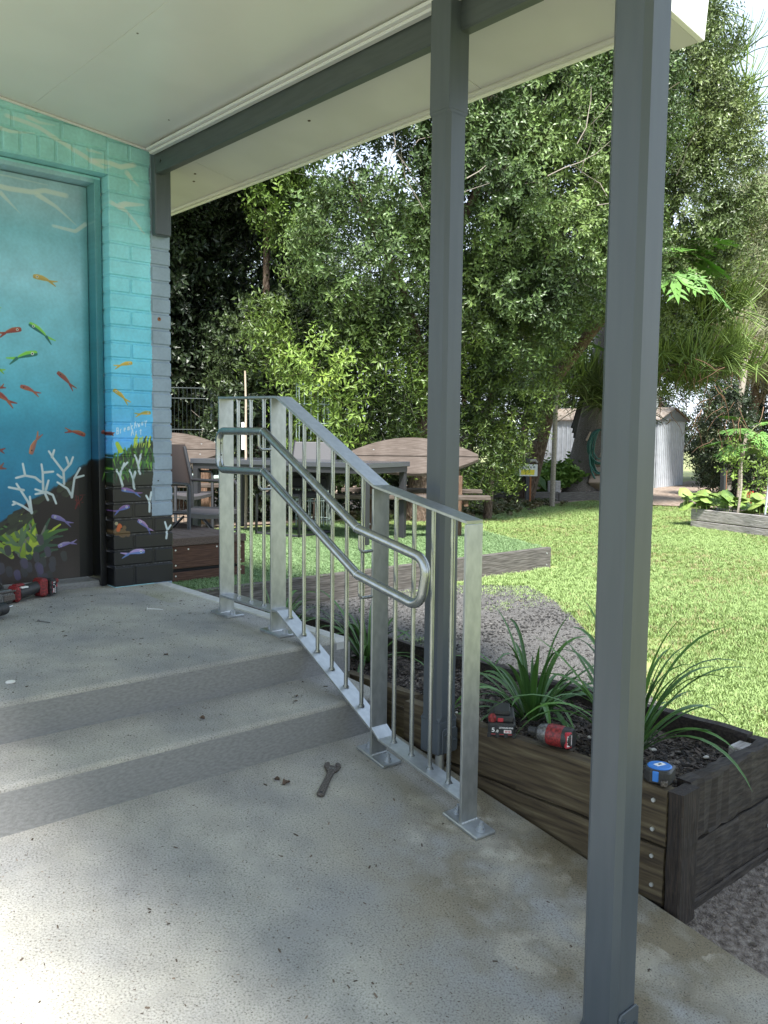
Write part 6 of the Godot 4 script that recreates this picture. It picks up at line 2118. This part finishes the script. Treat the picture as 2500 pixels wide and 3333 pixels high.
		for k in 9:
			var f := rr.randf_range(0.45, 1.0)
			var p := root.lerp(tip, f) + Vector3(rr.randfn(), rr.randfn() * 0.6, rr.randfn()) * 0.16
			var z := ((tip - root).normalized() + Vector3(rr.randfn(), rr.randfn() * 0.5, rr.randfn()) * 0.55).normalized()
			var x := Vector3.UP.cross(z).normalized()
			var s := rr.randf_range(0.75, 1.15)
			var w := rr.randi() % 2
			xs[w].append(Transform3D(Basis(x, z.cross(x), z).scaled_local(Vector3(s, s, s)), p))
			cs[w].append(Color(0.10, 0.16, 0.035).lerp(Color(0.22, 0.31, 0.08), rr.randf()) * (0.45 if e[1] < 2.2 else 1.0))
	for w in 2:
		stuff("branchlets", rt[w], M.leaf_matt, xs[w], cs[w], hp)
	twigs(hp, "dead_brown_fronds", [Vector3(-0.5, 2.4, 2.6), Vector3(0.3, 3.2, 2.6), Vector3(-0.2, 4.0, 2.4), Vector3(0.9, 1.8, 2.6)], 130, 0.55, 0.010, mat(srgb(0.22, 0.13, 0.08), 0.9), 303, 1.6)

	# tree crown at upper right with sky beyond
	var ur := thing("right_evergreen_tree", "small-leaved evergreen tree at upper right against the sky", "tree", Vector3(10.9, -0.42, -3.0))
	limb(ur, "trunk", [Vector3(-0.4, 0, -3.0), Vector3(-0.3, 2.4, -2.4), Vector3(-0.1, 4.0, -1.0), Vector3(0.0, 5.6, 0.0)], 0.16, 0.06, M.bark)
	limb(ur, "limb", [Vector3(-0.2, 3.6, -1.2), Vector3(0.3, 4.2, -0.2), Vector3(0.8, 4.6, 0.6)], 0.06, 0.02, M.bark)
	var url := []
	for e in [[-0.5, 4.6, 0.0, 0.95], [0.2, 5.2, 0.2, 0.9], [0.1, 6.0, 0.0, 0.95], [-0.6, 6.4, -0.2, 1.0], [-0.2, 7.4, -0.3, 0.9], [0.45, 4.6, 0.4, 0.7], [-1.3, 5.4, -0.4, 1.1], [-1.0, 7.2, -0.6, 1.1], [-0.9, 3.6, -0.1, 0.75], [-1.8, 4.0, -0.8, 1.0], [-2.2, 5.8, -1.2, 1.2], [-1.9, 7.2, -1.4, 1.2]]:
		url.append([Vector3(e[0], e[1], e[2]), Vector3(e[3], e[3] * 0.85, e[3] * 0.9)])
	crown(ur, "crown", url, 95.0, gl, M.leaf, [Color(0.06, 0.09, 0.03), Color(0.105, 0.15, 0.05), Color(0.15, 0.20, 0.075), Color(0.20, 0.25, 0.10)], 1.05, 210, 0.05, -0.14)

	# papayas
	for e in [["papaya_plant", "papaya with large bright lobed leaves just right of the nearest post", Vector3(9.42, -0.42, -3.10), 4.15, 14, 0.60, 11], ["papaya_plant", "papaya with deeply cut leaves and flower stalks left of the nearest post", Vector3(10.5, -0.42, -5.35), 3.3, 11, 0.42, 12], ["papaya_plant", "young papaya with slim pale trunk right of the shed", Vector3(14.75, -0.42, -3.9), 1.45, 12, 0.42, 13]]:
		var pt := thing(e[0], e[1], "papaya plant", e[2], 0.0, "papaya plants")
		var hgt: float = e[3]
		var trunk_top := Vector3(0.42, hgt, 0.30) if e[6] == 11 else Vector3(0.12, hgt, 0.05)
		if e[6] == 13:
			limb(pt, "trunk", [Vector3(0.7, 0.2, -0.6), Vector3(0.75, 1.0, -0.6), Vector3(1.0, 2.6, -0.5), Vector3(1.1, 3.0, -0.5)], 0.085, 0.06, M.bark_pale, 10, 0.03)
		limb(pt, "stem", [Vector3(0, 0, 0), Vector3(0.03, hgt * 0.55, 0), trunk_top], 0.05, 0.03, M.bark_pale, 8, 0.03)
		var r2 := RandomNumberGenerator.new()
		r2.seed = e[6]
		for k in e[4]:
			var az: float = k * 2.4 + r2.randf()
			var el := r2.randf_range(-0.35, 0.75)
			var b := MB.new()
			b.colored = true
			papaya_leaf(b, trunk_top + Vector3(0, r2.randf_range(-0.4, 0.05), 0), Vector3(cos(az) * cos(el), sin(el), sin(az) * cos(el)), e[5] * r2.randf_range(0.8, 1.15), r2.randf_range(0.35, 0.65), r2)
			obj("leaf", b, M.leaf_matt, pt)

	# wispy she-oaks at the right edge, far
	var wp := [wisp(26, 0.5, 401), wisp(30, 0.55, 402)]
	var so := thing("wispy_she_oak", "tall wispy olive she-oak rising at the right picture edge", "tree", Vector3(19.5, -0.4, -6.0))
	limb(so, "trunk", [Vector3(0, 0, 0), Vector3(0.2, 3.0, 0), Vector3(0.8, 6.0, 0.2)], 0.16, 0.06, M.bark)
	limb(so, "limb", [Vector3(0.1, 2.0, 0), Vector3(0.9, 3.6, 0.6), Vector3(1.6, 4.6, 1.0)], 0.08, 0.03, M.bark)
	limb(so, "limb", [Vector3(0.2, 3.0, 0), Vector3(-0.8, 4.2, 0.4), Vector3(-1.4, 5.2, 0.6)], 0.07, 0.03, M.bark)
	var sol := []
	for e in [[0.0, 6.4, 0.3, 1.5], [1.4, 5.6, 0.8, 1.5], [-0.6, 5.0, 0.5, 1.2], [1.6, 7.2, 1.2, 1.6], [0.4, 4.0, 0.6, 1.2], [2.4, 4.2, 1.4, 1.5], [0.9, 2.9, 0.8, 0.9], [3.2, 5.8, 2.2, 1.6], [-1.2, 3.6, 0.2, 1.0]]:
		sol.append([Vector3(e[0], e[1], e[2]), Vector3(e[3], e[3] * 0.85, e[3])])
	crown(so, "crown", sol, 34.0, wp, M.leaf_matt, [Color(0.15, 0.17, 0.08), Color(0.21, 0.23, 0.11), Color(0.27, 0.28, 0.15), Color(0.32, 0.31, 0.20)], 1.15, 211, 0.5, -0.18)
	twigs(so, "dead_twigs", [Vector3(0.8, 4.0, 1.0), Vector3(1.2, 3.2, 1.2), Vector3(-0.4, 3.6, 0.8)], 130, 1.1, 0.010, mat(srgb(0.36, 0.31, 0.27), 0.9), 304, 0.8)

	# hedge and bush right of the shed
	var hb := thing("dark_bush", "dark green bush standing against the shed's right corner", "shrub", Vector3(15.9, -0.42, -4.75))
	limb(hb, "stem", [Vector3(0, 0, 0), Vector3(0.1, 1.0, 0)], 0.05, 0.03, M.bark)
	crown(hb, "crown", [[Vector3(0, 0.9, 0), Vector3(0.75, 0.9, 0.6)], [Vector3(-0.2, 1.7, 0), Vector3(0.6, 0.7, 0.5)], [Vector3(0.5, 0.5, 0.2), Vector3(0.5, 0.5, 0.4)]], 130.0, gd, M.leaf, [dark[1], dark[2], dark[3], Color(0.09, 0.10, 0.05)], 0.75, 212, 0.0, -0.4)
	var hg := thing("leafy_hedge", "bright leafy hedge at back right behind the young papaya", "hedge", Vector3(21.5, -0.42, -5.5))
	limb(hg, "stem", [Vector3(0, 0, 0), Vector3(0.1, 1.0, 0)], 0.05, 0.03, M.bark)
	crown(hg, "foliage", [[Vector3(-0.3, 1.1, -1.7), Vector3(1.0, 1.5, 0.9)], [Vector3(0.5, 1.2, 0.1), Vector3(1.4, 1.5, 1.0)], [Vector3(1.2, 1.2, 2.0), Vector3(1.5, 1.5, 1.0)], [Vector3(1.6, 1.3, 4.0), Vector3(1.6, 1.6, 1.2)]], 60.0, gd, M.leaf, [dark[2], mid[1], mid[3], lime[1]], 1.1, 213, 0.1, -0.25)
	# fern
	var fn := thing("arching_fern", "pale green fern with arching fronds low at right edge", "fern", Vector3(16.6, -0.42, -3.3))
	var rf := RandomNumberGenerator.new()
	rf.seed = 88
	for k in 11:
		var az := TAU * k / 11.0 + rf.randf() * 0.4
		var b := MB.new()
		b.colored = true
		b.col = Color(0.13, 0.24, 0.05) * rf.randf_range(0.8, 1.2)
		var p := Vector3(0, 0.1, 0)
		var d := Vector3(cos(az) * 0.7, 0.9, sin(az) * 0.7).normalized()
		for i in 14:
			var s := d.cross(Vector3.UP).normalized()
			var w := 0.17 * sin(PI * clampf(i / 14.0 + 0.05, 0.0, 1.0)) + 0.02
			for q in [-1.0, 1.0]:
				leaf_quad(b, p, (s * q + d * 0.4).normalized(), d, w, 0.05, 0.1)
			d = (d + Vector3.DOWN * 0.11).normalized()
			p += d * 0.085
		obj("frond", b, M.leaf_matt, fn)

	# scrub far behind: trunks and thin crowns
	var kinds := [["thin_scrub_tree", 0.10], ["thin_scrub_tree", 0.14], ["thin_scrub_tree", 0.12]]
	var sp := [Vector3(9.5, -0.4, -13.5), Vector3(12.5, -0.4, -13.0), Vector3(15.5, -0.4, -12.5), Vector3(19.0, -0.4, -12.0), Vector3(22.5, -0.4, -11.0), Vector3(25.5, -0.4, -9.5), Vector3(28.5, -0.4, -7.0), Vector3(6.5, -0.4, -13.0), Vector3(3.5, -0.4, -11.5), Vector3(22.0, -0.4, -13.5)]
	for k in sp.size():
		var st := thing("scrub_tree", "thin grey-stemmed scrub tree, %s in the far woodland strip" % ["third from the left", "fourth from the left", "fifth from the left", "sixth from the left", "third from the right", "second from the right", "rightmost", "second from the left", "leftmost", "fourth from the right"][k], "tree", sp[k], 0.0, "scrub trees in the far woodland")
		var r3 := RandomNumberGenerator.new()
		r3.seed = 500 + k
		var tops := []
		for q in 3:
			var x := r3.randf_range(-1.0, 1.0)
			var z := r3.randf_range(-0.6, 0.6)
			var top := Vector3(x + r3.randfn() * 0.5, r3.randf_range(3.5, 6.0), z)
			limb(st, "trunk", [Vector3(x, 0, z), Vector3(x + r3.randfn() * 0.2, 1.6, z), top], r3.randf_range(0.07, 0.16), 0.04, M.bark_grey if q == 0 else M.bark, 7)
			tops.append(top)
			tops.append(Vector3(x, r3.randf_range(1.4, 3.0), z))
		var lob := []
		for q in 6:
			var rad := r3.randf_range(1.0, 1.6)
			lob.append([Vector3(r3.randf_range(-1.8, 1.8), r3.randf_range(3.0, 6.6), r3.randf_range(-0.8, 0.8)), Vector3(rad, rad * 0.8, rad)])
		for q in 4:
			lob.append([Vector3(r3.randf_range(-1.8, 1.8), r3.randf_range(0.5, 1.9), r3.randf_range(-0.6, 0.6)), Vector3(1.1, 0.7, 0.7)])
		crown(st, "crown", lob, 22.0, gl, M.leaf, [dark[1], dark[3], mid[1], mid[2]], 1.5, 520 + k, 0.1, -0.12)
		twigs(st, "twigs", tops, 90, 1.3, 0.012, M.twig, 540 + k, 0.2)

	# leaning dark limbs left of the hoop pine trunk
	var dl := thing("leaning_dead_tree", "dark bare leaning branches left of the scaly pine trunk", "tree", Vector3(10.9, -0.3, -7.4))
	limb(dl, "trunk", [Vector3(-0.6, 1.0, 0), Vector3(0.3, 2.0, 0), Vector3(1.1, 2.7, 0), Vector3(1.7, 3.5, 0.1)], 0.12, 0.05, M.twig, 8)
	limb(dl, "limb", [Vector3(0.4, 2.1, 0), Vector3(1.2, 2.35, 0), Vector3(2.0, 2.3, 0.1)], 0.06, 0.02, M.twig, 7)
	limb(dl, "limb", [Vector3(-0.3, 1.5, 0), Vector3(0.9, 1.65, 0), Vector3(1.6, 1.6, 0)], 0.05, 0.02, M.twig, 7)
	limb(dl, "stump", [Vector3(-0.6, 0.0, 0), Vector3(-0.65, 0.6, 0), Vector3(-0.6, 1.1, 0)], 0.14, 0.12, M.twig, 8)
	twigs(dl, "twigs", [Vector3(0.6, 2.5, 0), Vector3(1.2, 2.6, 0), Vector3(1.4, 2.0, 0), Vector3(0.6, 1.9, 0.1)], 120, 0.9, 0.010, M.twig, 305)

	# ginger clump and ground cover
	var gg := thing("ginger_clump", "broad-leaved ginger clump behind the small sign", "plant", Vector3(9.95, -0.3, -6.2))
	var rg := RandomNumberGenerator.new()
	rg.seed = 61
	for k in 34:
		var az := rg.randf() * TAU
		var b := MB.new()
		b.colored = true
		b.col = Color(0.055, 0.11, 0.03).lerp(Color(0.16, 0.20, 0.05), rg.randf())
		var el := rg.randf_range(0.2, 1.2)
		var base := Vector3(rg.randfn() * 0.45, rg.randf_range(0.05, 0.55), rg.randfn() * 0.3)
		var d := Vector3(cos(az) * cos(el), sin(el), sin(az) * cos(el))
		var s := d.cross(Vector3.UP).normalized()
		leaf_quad(b, base, d, s, rg.randf_range(0.35, 0.6), rg.randf_range(0.12, 0.19), 0.2)
		obj("leaf", b, M.leaf_matt, gg)
	var gx := []
	var gc := PackedColorArray()
	var q2 := sprig(7, 0.12, 0.13, 0.11, 107, 1.2)
	for k in 2600:
		var a := rg.randf()
		var p := Vector2(10.3, -6.7).lerp(Vector2(13.6, -5.95), a) + Vector2(rg.randfn() * 0.3, -absf(rg.randfn()) * 0.7)
		var s := rg.randf_range(0.7, 1.2)
		gx.append(Transform3D(Basis(Vector3.UP, rg.randf() * TAU).rotated(Vector3.RIGHT, rg.randfn() * 0.3).scaled_local(Vector3(s, s, s)), Vector3(p.x, -0.30 + absf(rg.randfn()) * 0.16 + 0.16 * smoothstep(0.3, 0.7, a), p.y)))
		gc.append(Color(0.10, 0.20, 0.035).lerp(Color(0.20, 0.32, 0.07), rg.randf()))
	stuff("ground_cover", q2, M.leaf_matt, gx, gc)
	# litter and weeds along the shady bed's edge
	gx = []
	gc = PackedColorArray()
	for k in 2600:
		var p := Vector2(5.2, -4.6).lerp(Vector2(10.6, -6.3), rg.randf()) + Vector2(rg.randfn() * 0.35, rg.randfn() * 0.35)
		if in_poly(p, turf_poly):
			continue
		var s := rg.randf_range(0.35, 0.8)
		gx.append(Transform3D(Basis(Vector3.UP, rg.randf() * TAU).rotated(Vector3.RIGHT, rg.randfn() * 0.5).scaled_local(Vector3(s, s, s)), Vector3(p.x, ground_y(p.x, p.y) + 0.03, p.y)))
		gc.append(Color(0.07, 0.10, 0.03).lerp(Color(0.17, 0.13, 0.08), rg.randf()))
	stuff("bed_weeds", q2, M.leaf_matt, gx, gc)
	# pumpkin leaves in the raised bed
	var pk := thing("pumpkin_vine", "sprawling pumpkin vine with big bright leaves in raised bed", "plant", Vector3(9.5, -0.12, -1.3))
	for k in 120:
		var u := rg.randf()
		var p := Vector3(-0.45, 0, -0.75).lerp(Vector3(-0.45, 0, 0.95), u) + Vector3(absf(rg.randfn()) * 0.5, rg.randf_range(0.0, 0.22), 0)
		var b := MB.new()
		b.colored = true
		b.col = Color(0.16, 0.28, 0.055).lerp(Color(0.26, 0.34, 0.09), rg.randf())
		var up := Vector3(rg.randfn() * 0.4 - 0.25, 1, rg.randfn() * 0.4 + 0.2).normalized()
		var x := up.cross(Vector3(0.3, 0.1, 1)).normalized()
		var z := x.cross(up)
		var rad := rg.randf_range(0.07, 0.12)
		var prev := Vector3()
		for i in 9:
			var an := TAU * i / 8.0
			var rr2 := rad * (1.0 + 0.12 * sin(an * 5.0))
			var e := p + (x * cos(an) + z * sin(an)) * rr2 - up * rad * 0.25
			if i > 0:
				b.tri(p, prev, e, up, (up + (prev - p).normalized() * 0.4).normalized(), (up + (e - p).normalized() * 0.4).normalized())
			prev = e
		b.tube([p, p - Vector3(0, 0.2, 0)], 0.004, 0.004, 3, false)
		obj("leaf", b, M.leaf_matt, pk)
	var sap := thing("pale_sapling", "thin pale sapling with few leaves rising from raised bed", "plant", Vector3(9.1, -0.15, -1.15))
	limb(sap, "stem", [Vector3(0, 0, 0), Vector3(0.06, 0.35, 0), Vector3(0.04, 0.7, 0)], 0.02, 0.012, M.bark_pale, 6)
	crown(sap, "foliage", [[Vector3(0.05, 0.75, 0.0), Vector3(0.25, 0.15, 0.25)], [Vector3(0.3, 0.5, -0.1), Vector3(0.25, 0.12, 0.25)]], 40.0, [gl[0]], M.leaf_matt, lime, 0.9, 214, 0.2, -0.9)

	# hose looped over a stub on the pine trunk
	var hs := thing("garden_hose", "dark green garden hose coiled and hung on the scaly trunk", "hose", Vector3(12.72, 0.18, -5.90), -0.62)
	var hb2 := MB.new()
	var coil := []
	for k in 12 * 18:
		var a := TAU * k / 18.0
		var lp2 := k / 18
		var rx := 0.20 + 0.10 * sin(lp2 * 1.9) * 0.5
		var ry := 0.42 + 0.12 * sin(lp2 * 2.7 + 1.0)
		coil.append(Vector3(cos(a) * rx + 0.03 * sin(lp2 * 3.1), 0.85 - ry + sin(a) * ry, 0.03 + 0.006 * lp2 + 0.03 * sin(a * 2.0 + lp2)))
	hb2.tube(coil, 0.014, 0.014, 6)
	obj("coil", hb2, M.hose, hs)
	obj("hook", tb([Vector3(0, 0.83, -0.15), Vector3(0, 0.84, 0.15)], 0.02, 0.02, 6), M.twig, hs)
	obj("nozzle", tb([Vector3(-0.28, 0.62, 0.05), Vector3(-0.20, 0.80, 0.05)], 0.025, 0.02, 8), M.terracotta, hs)
	var hp2 := thing("black_pipe_offcuts", "black pipe offcuts hanging beside the scaly trunk", "pipe", Vector3(12.55, 0.9, -6.05), -0.6)
	for k in 3:
		obj("pipe", tb([Vector3(-0.14 - k * 0.05, 0.9 - k * 0.1, 0.15), Vector3(-0.30 - k * 0.03, 0.25, 0.15), Vector3(-0.34 - k * 0.03, -0.05 + k * 0.1, 0.15)], 0.035, 0.03, 8), M.cushion, hp2)


# ---------- lawn ----------
func tuft(n: int, h: float, w: float, sd: int) -> Mesh:
	var r := RandomNumberGenerator.new()
	r.seed = sd
	var b := MB.new()
	b.colored = true
	for k in n:
		var az := r.randf() * TAU
		var lean := r.randf_range(0.15, 0.9)
		var p := Vector3(r.randfn(), 0, r.randfn()) * 0.022
		var d := Vector3(cos(az) * lean, 1, sin(az) * lean).normalized()
		var s := Vector3(-sin(az), 0, cos(az)) * w
		var L := h * r.randf_range(0.6, 1.2)
		var m2 := p + d * L * 0.55
		var e := m2 + (d + Vector3(cos(az), -0.7, sin(az)) * 0.5).normalized() * L * 0.5
		var v := r.randf_range(0.75, 1.25)
		b.col = Color(v * 0.8, v * 0.8, v * 0.7)
		var nn := s.cross(d).normalized()
		b.tri(p - s, p + s, m2 + s * 0.8, nn, nn, nn)
		b.tri(p - s, m2 + s * 0.8, m2 - s * 0.8, nn, nn, nn)
		b.col = Color(v, v, v)
		nn = s.cross(e - m2).normalized()
		b.tri(m2 - s * 0.8, m2 + s * 0.8, e, nn, nn, nn)
	return b.mesh()


func build_lawn() -> void:
	var nz := FastNoiseLite.new()
	nz.seed = 8
	nz.frequency = 0.45
	nz.fractal_octaves = 4
	var t := [tuft(11, 0.034, 0.0023, 1), tuft(13, 0.042, 0.0025, 2)]
	var xs := [[], []]
	var cs := [PackedColorArray(), PackedColorArray()]
	var r := RandomNumberGenerator.new()
	r.seed = 99
	var eye := Vector2(-2.35, 4.42)
	for i in 170000:
		# denser near the viewer
		var d := 4.2 + 17.0 * pow(r.randf(), 1.25)
		var a := r.randf_range(-0.12, 0.62)
		var p := eye + Vector2(0.666, -0.746).rotated(a) * d
		var gr := in_poly(p, gravel_poly)
		if p.x < 0.70 or in_poly(p, soil_poly) or in_poly(p, bed_poly) or in_poly(p, dirt_poly) or (p.y > -0.72 and p.x < 1.2):
			continue
		if in_poly(p, turf_poly):
			continue
		if p.x < 4.36 and p.y < -0.55 and p.y > -0.72:
			continue
		var n := nz.get_noise_2d(p.x, p.y)
		var keep := 0.22 + n * 1.1
		if gr:
			# straggling into the gravel
			var edge := clampf((p.x - 1.5) / 0.9, 0.0, 1.0)
			keep = (n * 1.6 - 0.35) + edge * 0.30
			if r.randf() > keep:
				continue
		else:
			# worn thin towards the near path
			var thin := smoothstep(1.3, 3.6, p.x + 0.1 * absf(p.y))
			if r.randf() > clampf(0.12 + n * 1.5 + thin * 0.85, 0.05, 1.0):
				continue
		var s := r.randf_range(0.7, 1.25) * (0.8 if gr else 1.0)
		var k := r.randi() % 2
		xs[k].append(Transform3D(Basis(Vector3.UP, r.randf() * TAU).scaled_local(Vector3(s, s, s)), Vector3(p.x, ground_y(p.x, p.y) - 0.004, p.y)))
		var c := Color(0.195, 0.29, 0.08).lerp(Color(0.30, 0.41, 0.145), clampf(0.5 + n * 0.9 + r.randfn() * 0.2, 0.0, 1.0))
		if r.randf() < 0.10 - n * 0.3:
			c = Color(0.36, 0.30, 0.15) * r.randf_range(0.7, 1.1)
		cs[k].append(c)
	for k in 2:
		stuff("lawn_grass", t[k], M.grass, xs[k], cs[k])
	# short synthetic pile on the turf
	var pile := tuft(12, 0.016, 0.0022, 3)
	var px2 := []
	var pc := PackedColorArray()
	for i in 24000:
		var p := Vector2(r.randf_range(0.1, 5.2), r.randf_range(-4.2, -0.62))
		if not in_poly(p, turf_poly):
			continue
		px2.append(Transform3D(Basis(Vector3.UP, r.randf() * TAU), Vector3(p.x, -0.206, p.y)))
		pc.append(Color(0.15, 0.25, 0.10).lerp(Color(0.23, 0.34, 0.16), r.randf()))
	stuff("turf_pile", pile, M.grass, px2, pc)
	# loose stones of the gravel
	var st := MB.new()
	st.colored = true
	st.box(Vector3(-1, -0.6, -0.8), Vector3(1, 0.6, 0.8), 0.45)
	var gx := []
	var gc := PackedColorArray()
	for i in 16000:
		var p := Vector2(r.randf_range(0.7, 3.3), r.randf_range(-0.58, 3.4))
		if not in_poly(p, gravel_poly) or (p.x < 0.7):
			continue
		var s := r.randf_range(0.003, 0.0085)
		gx.append(Transform3D(Basis(Vector3.UP, r.randf() * TAU).rotated(Vector3.RIGHT, r.randfn() * 0.4).scaled_local(Vector3(s * 1.3, s, s)), Vector3(p.x, ground_y(p.x, p.y) + 0.013, p.y)))
		var v := 0.035 + 0.22 * pow(r.randf(), 2.0)
		gc.append(Color(v, v * 0.96, v * 0.90) * 0.62)
	stuff("gravel_stones", st.mesh(), M.chip, gx, gc)
	# crumbs and clods on the bare soil beside the planter
	gx = []
	gc = PackedColorArray()
	for i in 5200:
		var p := Vector2(r.randf_range(0.04, 1.45), r.randf_range(3.18, 4.6))
		var s := 0.0015 + 0.010 * pow(r.randf(), 6.0)
		gx.append(Transform3D(Basis(Vector3.UP, r.randf() * TAU).rotated(Vector3.RIGHT, r.randfn() * 0.5).scaled_local(Vector3(s * 1.3, s, s)), Vector3(p.x, ground_y(p.x, p.y) + 0.03, p.y)))
		var v := 0.07 + 0.18 * r.randf()
		gc.append(Color(v, v * 0.82, v * 0.70))
	stuff("soil_crumbs", st.mesh(), M.chip, gx, gc)


func _ready() -> void:
	rng.seed = 2024
	# camera
	var cam := Camera3D.new()
	cam.name = "camera"
	cam.fov = 61.2
	cam.near = 0.05
	cam.far = 300.0
	add_child(cam)
	cam.position = Vector3(-2.35, 0.824, 4.421)
	cam.basis = Basis(Vector3.UP, -0.728630) * Basis(Vector3.RIGHT, -0.0861234) * Basis(Vector3.BACK, 0.0108439)
	# sky and light: thin bright cloud, a veiled sun from the left
	var sky_m := ProceduralSkyMaterial.new()
	sky_m.sky_top_color = Color(0.70, 0.775, 0.87)
	sky_m.sky_horizon_color = Color(0.86, 0.895, 0.94)
	sky_m.sky_curve = 0.18
	sky_m.ground_horizon_color = Color(0.42, 0.43, 0.36)
	sky_m.ground_bottom_color = Color(0.25, 0.25, 0.2)
	sky_m.energy_multiplier = 0.75
	sky_m.sun_angle_max = 0.0
	var sky := Sky.new()
	sky.sky_material = sky_m
	var env := Environment.new()
	env.background_mode = Environment.BG_SKY
	env.sky = sky
	env.tonemap_mode = Environment.TONE_MAPPER_LINEAR
	env.tonemap_exposure = 3.0
	env.sdfgi_enabled = true
	env.ssao_enabled = true
	env.ssil_enabled = true
	var we := WorldEnvironment.new()
	we.name = "world_environment"
	we.environment = env
	add_child(we)
	var sun := DirectionalLight3D.new()
	sun.name = "sun"
	sun.light_energy = 1.15
	sun.light_color = Color(1.0, 0.985, 0.965)
	sun.light_angular_distance = 9.0
	sun.shadow_enabled = true
	add_child(sun)
	sun.look_at_from_position(Vector3(-0.56, 1.25, 0.76) * 10.0, Vector3.ZERO)

	make_materials()
	build_ground()
	build_concrete()
	build_house()
	build_yard()
	build_trees()
	build_lawn()
	build_balustrade()
	build_planter()
	strap_plant("big strappy plant on mulch left of the nearest post", Vector3(0.27, -0.26, 2.36), 52, 0.47, 1, Vector3(0.0, 0.1, 0.0))
	strap_plant("tall strappy plant just right of the nearest post", Vector3(0.25, -0.26, 2.80), 54, 0.55, 2, Vector3(0.12, 0.35, 0.0), 0.75)
	strap_plant("strappy plant between the rail's last two posts", Vector3(0.36, -0.26, 1.28), 34, 0.46, 3, Vector3.ZERO)
	strap_plant("small strappy plant behind the stair rail's upper balusters", Vector3(0.34, -0.26, 0.55), 28, 0.40, 4, Vector3.ZERO)
	build_tools()
